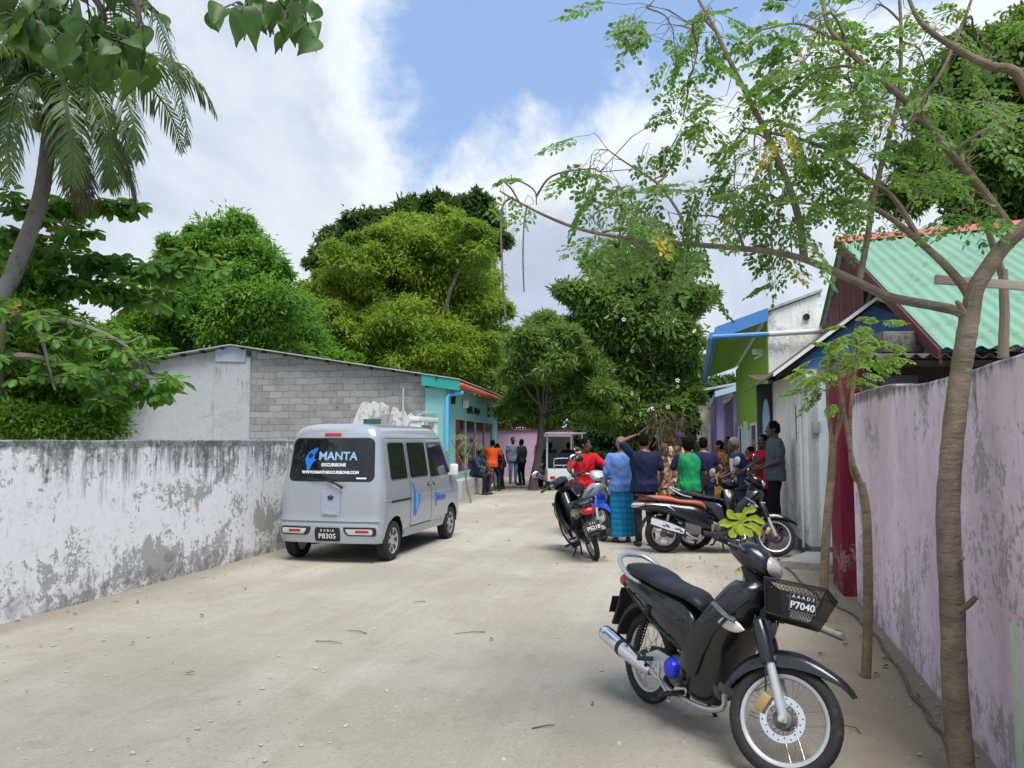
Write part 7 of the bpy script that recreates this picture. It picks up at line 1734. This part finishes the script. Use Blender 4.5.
b = MB(); body_loft(b, [(.14, .83, .86, .06), (.20, .81, .875, .10), (.32, .815, .865, .07), (.42, .825, .855, .03)], 14); b.build('saddle', M_VINYL, bt)
b = MB(); b.tube([(.22, .06, .70), (-.20, .06, .71), (-.20, -.06, .71), (.22, -.06, .70)], .007, 6); b.tube([(-.14, .06, .71), (0, .06, .36)], .006, 6); b.tube([(-.14, -.06, .71), (0, -.06, .36)], .006, 6); b.build('carrier', M_STEEL, bt)
b = MB(); b.lathe([(.085, -.004), (.10, -.004), (.10, .004), (.085, .004)], (.40, -.06, .30), (0, 1, 0), 20, True)
for s in (1, -1): b.tube([(.40, s*.06, .30), (.40+s*.10, s*.075, .30-s*.12)], .009, 6); b.box((.40+s*.10, s*.12, .30-s*.12), (.09, .08, .02))
b.build('crank', M_STEEL, bt)

# white electric buggy, seen from behind
bg = G(567, 490.5); bt2 = thing('electric_buggy', 'white open electric buggy with black seats, rear towards the camera', 'buggy', bg, R(96)); BW = pm('buggy_white', (.72, .74, .75), .35, dirt=.12, coat=.3)
def bgp(name, mb, mat, par=None): return mb.build(name, mat, par or bt2)
b = MB(); b.box((.30, 0, .50), (.62, 1.30, .42), bev=.06); b.box((1.45, 0, .36), (1.9, 1.28, .16), bev=.04); b.box((2.5, 0, .55), (.5, 1.25, .5), bev=.12); body_ = bgp('body', b, BW)
for s in (1, -1):
    b = MB(); b.box((-.015, s*.48, .42), (.03, .16, .09), bev=.01); bgp('tail_light', b, M_REDL, body_)
    for x in (.42, 2.25):
        b = MB(); b.tube([(x, s*.60, .62), (x+(.14 if x > 1 else 0)*-1, s*.59, 1.86)], .032, 8); bgp('roof_post', b, BW)
        b = MB(); b.lathe([(.10, -.07), (.20, -.08), (.235, -.05), (.235, .05), (.20, .08), (.10, .07)], (x-.05, s*.56, .235), (0, 1, 0), 24, True); w = bgp('wheel', b, M_RUBBER); b = MB(); b.lathe([(0, .03), (.12, .05), (.12, -.05), (0, -.03)], (x-.05, s*.56, .235), (0, 1, 0), 18); b.build('rim', M_ALLOY, w)
b = MB(); b.box((1.25, 0, 1.88), (2.15, 1.38, .06), bev=.025); bgp('roof', b, BW)
for x in (.72, 1.45):
    b = MB(); b.box((x, 0, .95), (.10, 1.15, .52), bev=.04); b.box((x+.25, 0, .70), (.48, 1.15, .12), bev=.04); bgp('bench_seat', b, M_VINYL)
b = MB(); b.tube(catmull([(.05, .42, .72), (.05, .42, .95), (.05, .34, 1.04), (.05, -.22, 1.04), (.05, -.30, .95), (.05, -.30, .72)], 4), .017, 8); b.tube([(.05, .42, .82), (.05, -.30, .82)], .013, 8); b.tube([(.05, .10, .82), (.05, .10, .48)], .012, 6); bgp('rear_rail', b, M_SILVP)
b = MB(); b.box((2.36, 0, 1.35), (.02, 1.12, .85)); bgp('windscreen', b, pm('cream_windscreen', (.40, .42, .38), .2))
b = MB(); b.box((-.02, 0, .24), (.05, 1.2, .10), bev=.02); bgp('bumper', b, M_BLKPL)
for y, lab in ((.30, 'dark haired passenger sitting at the left of the white buggy'), (-.34, 'dark haired passenger sitting at the right of the white buggy')):
    p = bg+Matrix.Rotation(R(96), 3, 'Z') @ Vector((1.62, y, 0)); person(lab, p, 96, 1.62, 1, top=DGREY, sleeve=.7, botm=DKTR, seat=.80, vox=.015, group='buggy passengers', pose={'knR': (.12, .42, .78), 'anR': (.12, .46, .44), 'knL': (-.12, .42, .78), 'anL': (-.12, .46, .44), 'wrR': (.14, .38, .92), 'elR': (.26, .14, 1.0), 'wrL': (-.14, .38, .92), 'elL': (-.26, .14, 1.0)})

# pole lying on the ground, hose along the wall
a, c = G(843, 641), G(800, 622); pm_ = MB(); pm_.tube([a+Vector((0, 0, .035)), c+Vector((0, 0, .03))], .026, 12); pm_.lathe([(.0, 0), (.022, 0), (.022, .004)], a+Vector((0, 0, .035)), (a-c), 12)
tag(pm_.build('metal_pole', pm('grey_tube', (.50, .47, .43), .5, .3, dirt=.4, dirtcol=(.22, .14, .08))), 'short pale metal pole lying on the earth beneath the wire basket', 'pole')
pts = [G(778, 560), G(790, 572), G(815, 595), G(833, 605), G(860, 622), G(888, 655), G(915, 700), G(938, 732), G(955, 760)]; b = MB(); cp = catmull([p+Vector((0, 0, .012)) for p in pts], 8)
cp = [p+Vector((.012*math.sin(i*.9), .01*math.cos(i*1.3), .004*math.sin(i*2.1)+.004)) for i, p in enumerate(cp)]; b.tube(cp, .011, 8); tag(b.build('cable', pm('dirty_cable', (.10, .085, .065), .8, dirt=.5)), 'thin dark cable trailing over the earth along the pink wall', 'cable')
# small stones and dead leaves: nobody could count them
rgs = np.random.default_rng(91); b = MB()
for i in range(5200):
    Y_ = 2.2+14*rgs.random()**2.2; X_ = lerp(LX(Y_)+.1, RX(Y_)-.05, rgs.random() if i % 3 else (rgs.random()**4 if rgs.random() < .5 else 1-rgs.random()**4*.6)); s = .0028+.014*rgs.random()**6
    b.ball((X_, Y_, s*.25), (s*rgs.uniform(.8, 1.5), s*rgs.uniform(.7, 1.2), s*.6), Matrix.Rotation(rgs.uniform(0, 3), 3, 'Z'), 6, 4)
tag(b.build('pebbles', pm('pebble', (.42, .38, .31), .9, var=.35, scale=40)), kind='stuff')
P, D, N, L, Wd = [], [], [], [], []
for i in range(210):
    Y_ = 2.5+18*rgs.random()**1.5; q = rgs.random(); X_ = lerp(LX(Y_)+.05, RX(Y_)-.05, q if i % 5 == 0 else (q**4 if i % 3 == 1 else 1-q**3*.4)); P.append((X_, Y_, .012)); a = rgs.uniform(0, 6.28); D.append((math.cos(a), math.sin(a), .05)); N.append((rgs.normal()*.25, rgs.normal()*.25, 1)); s = rgs.uniform(.025, .085); L.append(s); Wd.append(s*rgs.uniform(.25, .5))
V, F = leaf_geo(np.array(P), np.array(D), np.array(N), np.array(L), np.array(Wd), 'oval', .3, -.1)
tag(link('leaf_litter', np_mesh('leaf_litter', V, F), pm('dead_leaf', (.12, .075, .04), .9, var=.5, scale=3)), kind='stuff')
b = MB()
for i in range(26):
    Y_ = 2.6+12*rgs.random()**1.4; X_ = lerp(LX(Y_)+.1, RX(Y_)-.05, rgs.random() if i % 2 else 1-.35*rgs.random()); a = rgs.uniform(0, 6.28); l = rgs.uniform(.05, .28); p = Vector((X_, Y_, .008)); e = Vector((math.cos(a)*l, math.sin(a)*l, 0)); b.tube([p, p+e*.5+Vector((.02, 0, .008)), p+e], [.004, .0035, .002], 5)
tag(b.build('fallen_twigs', M_BARKD), kind='stuff')
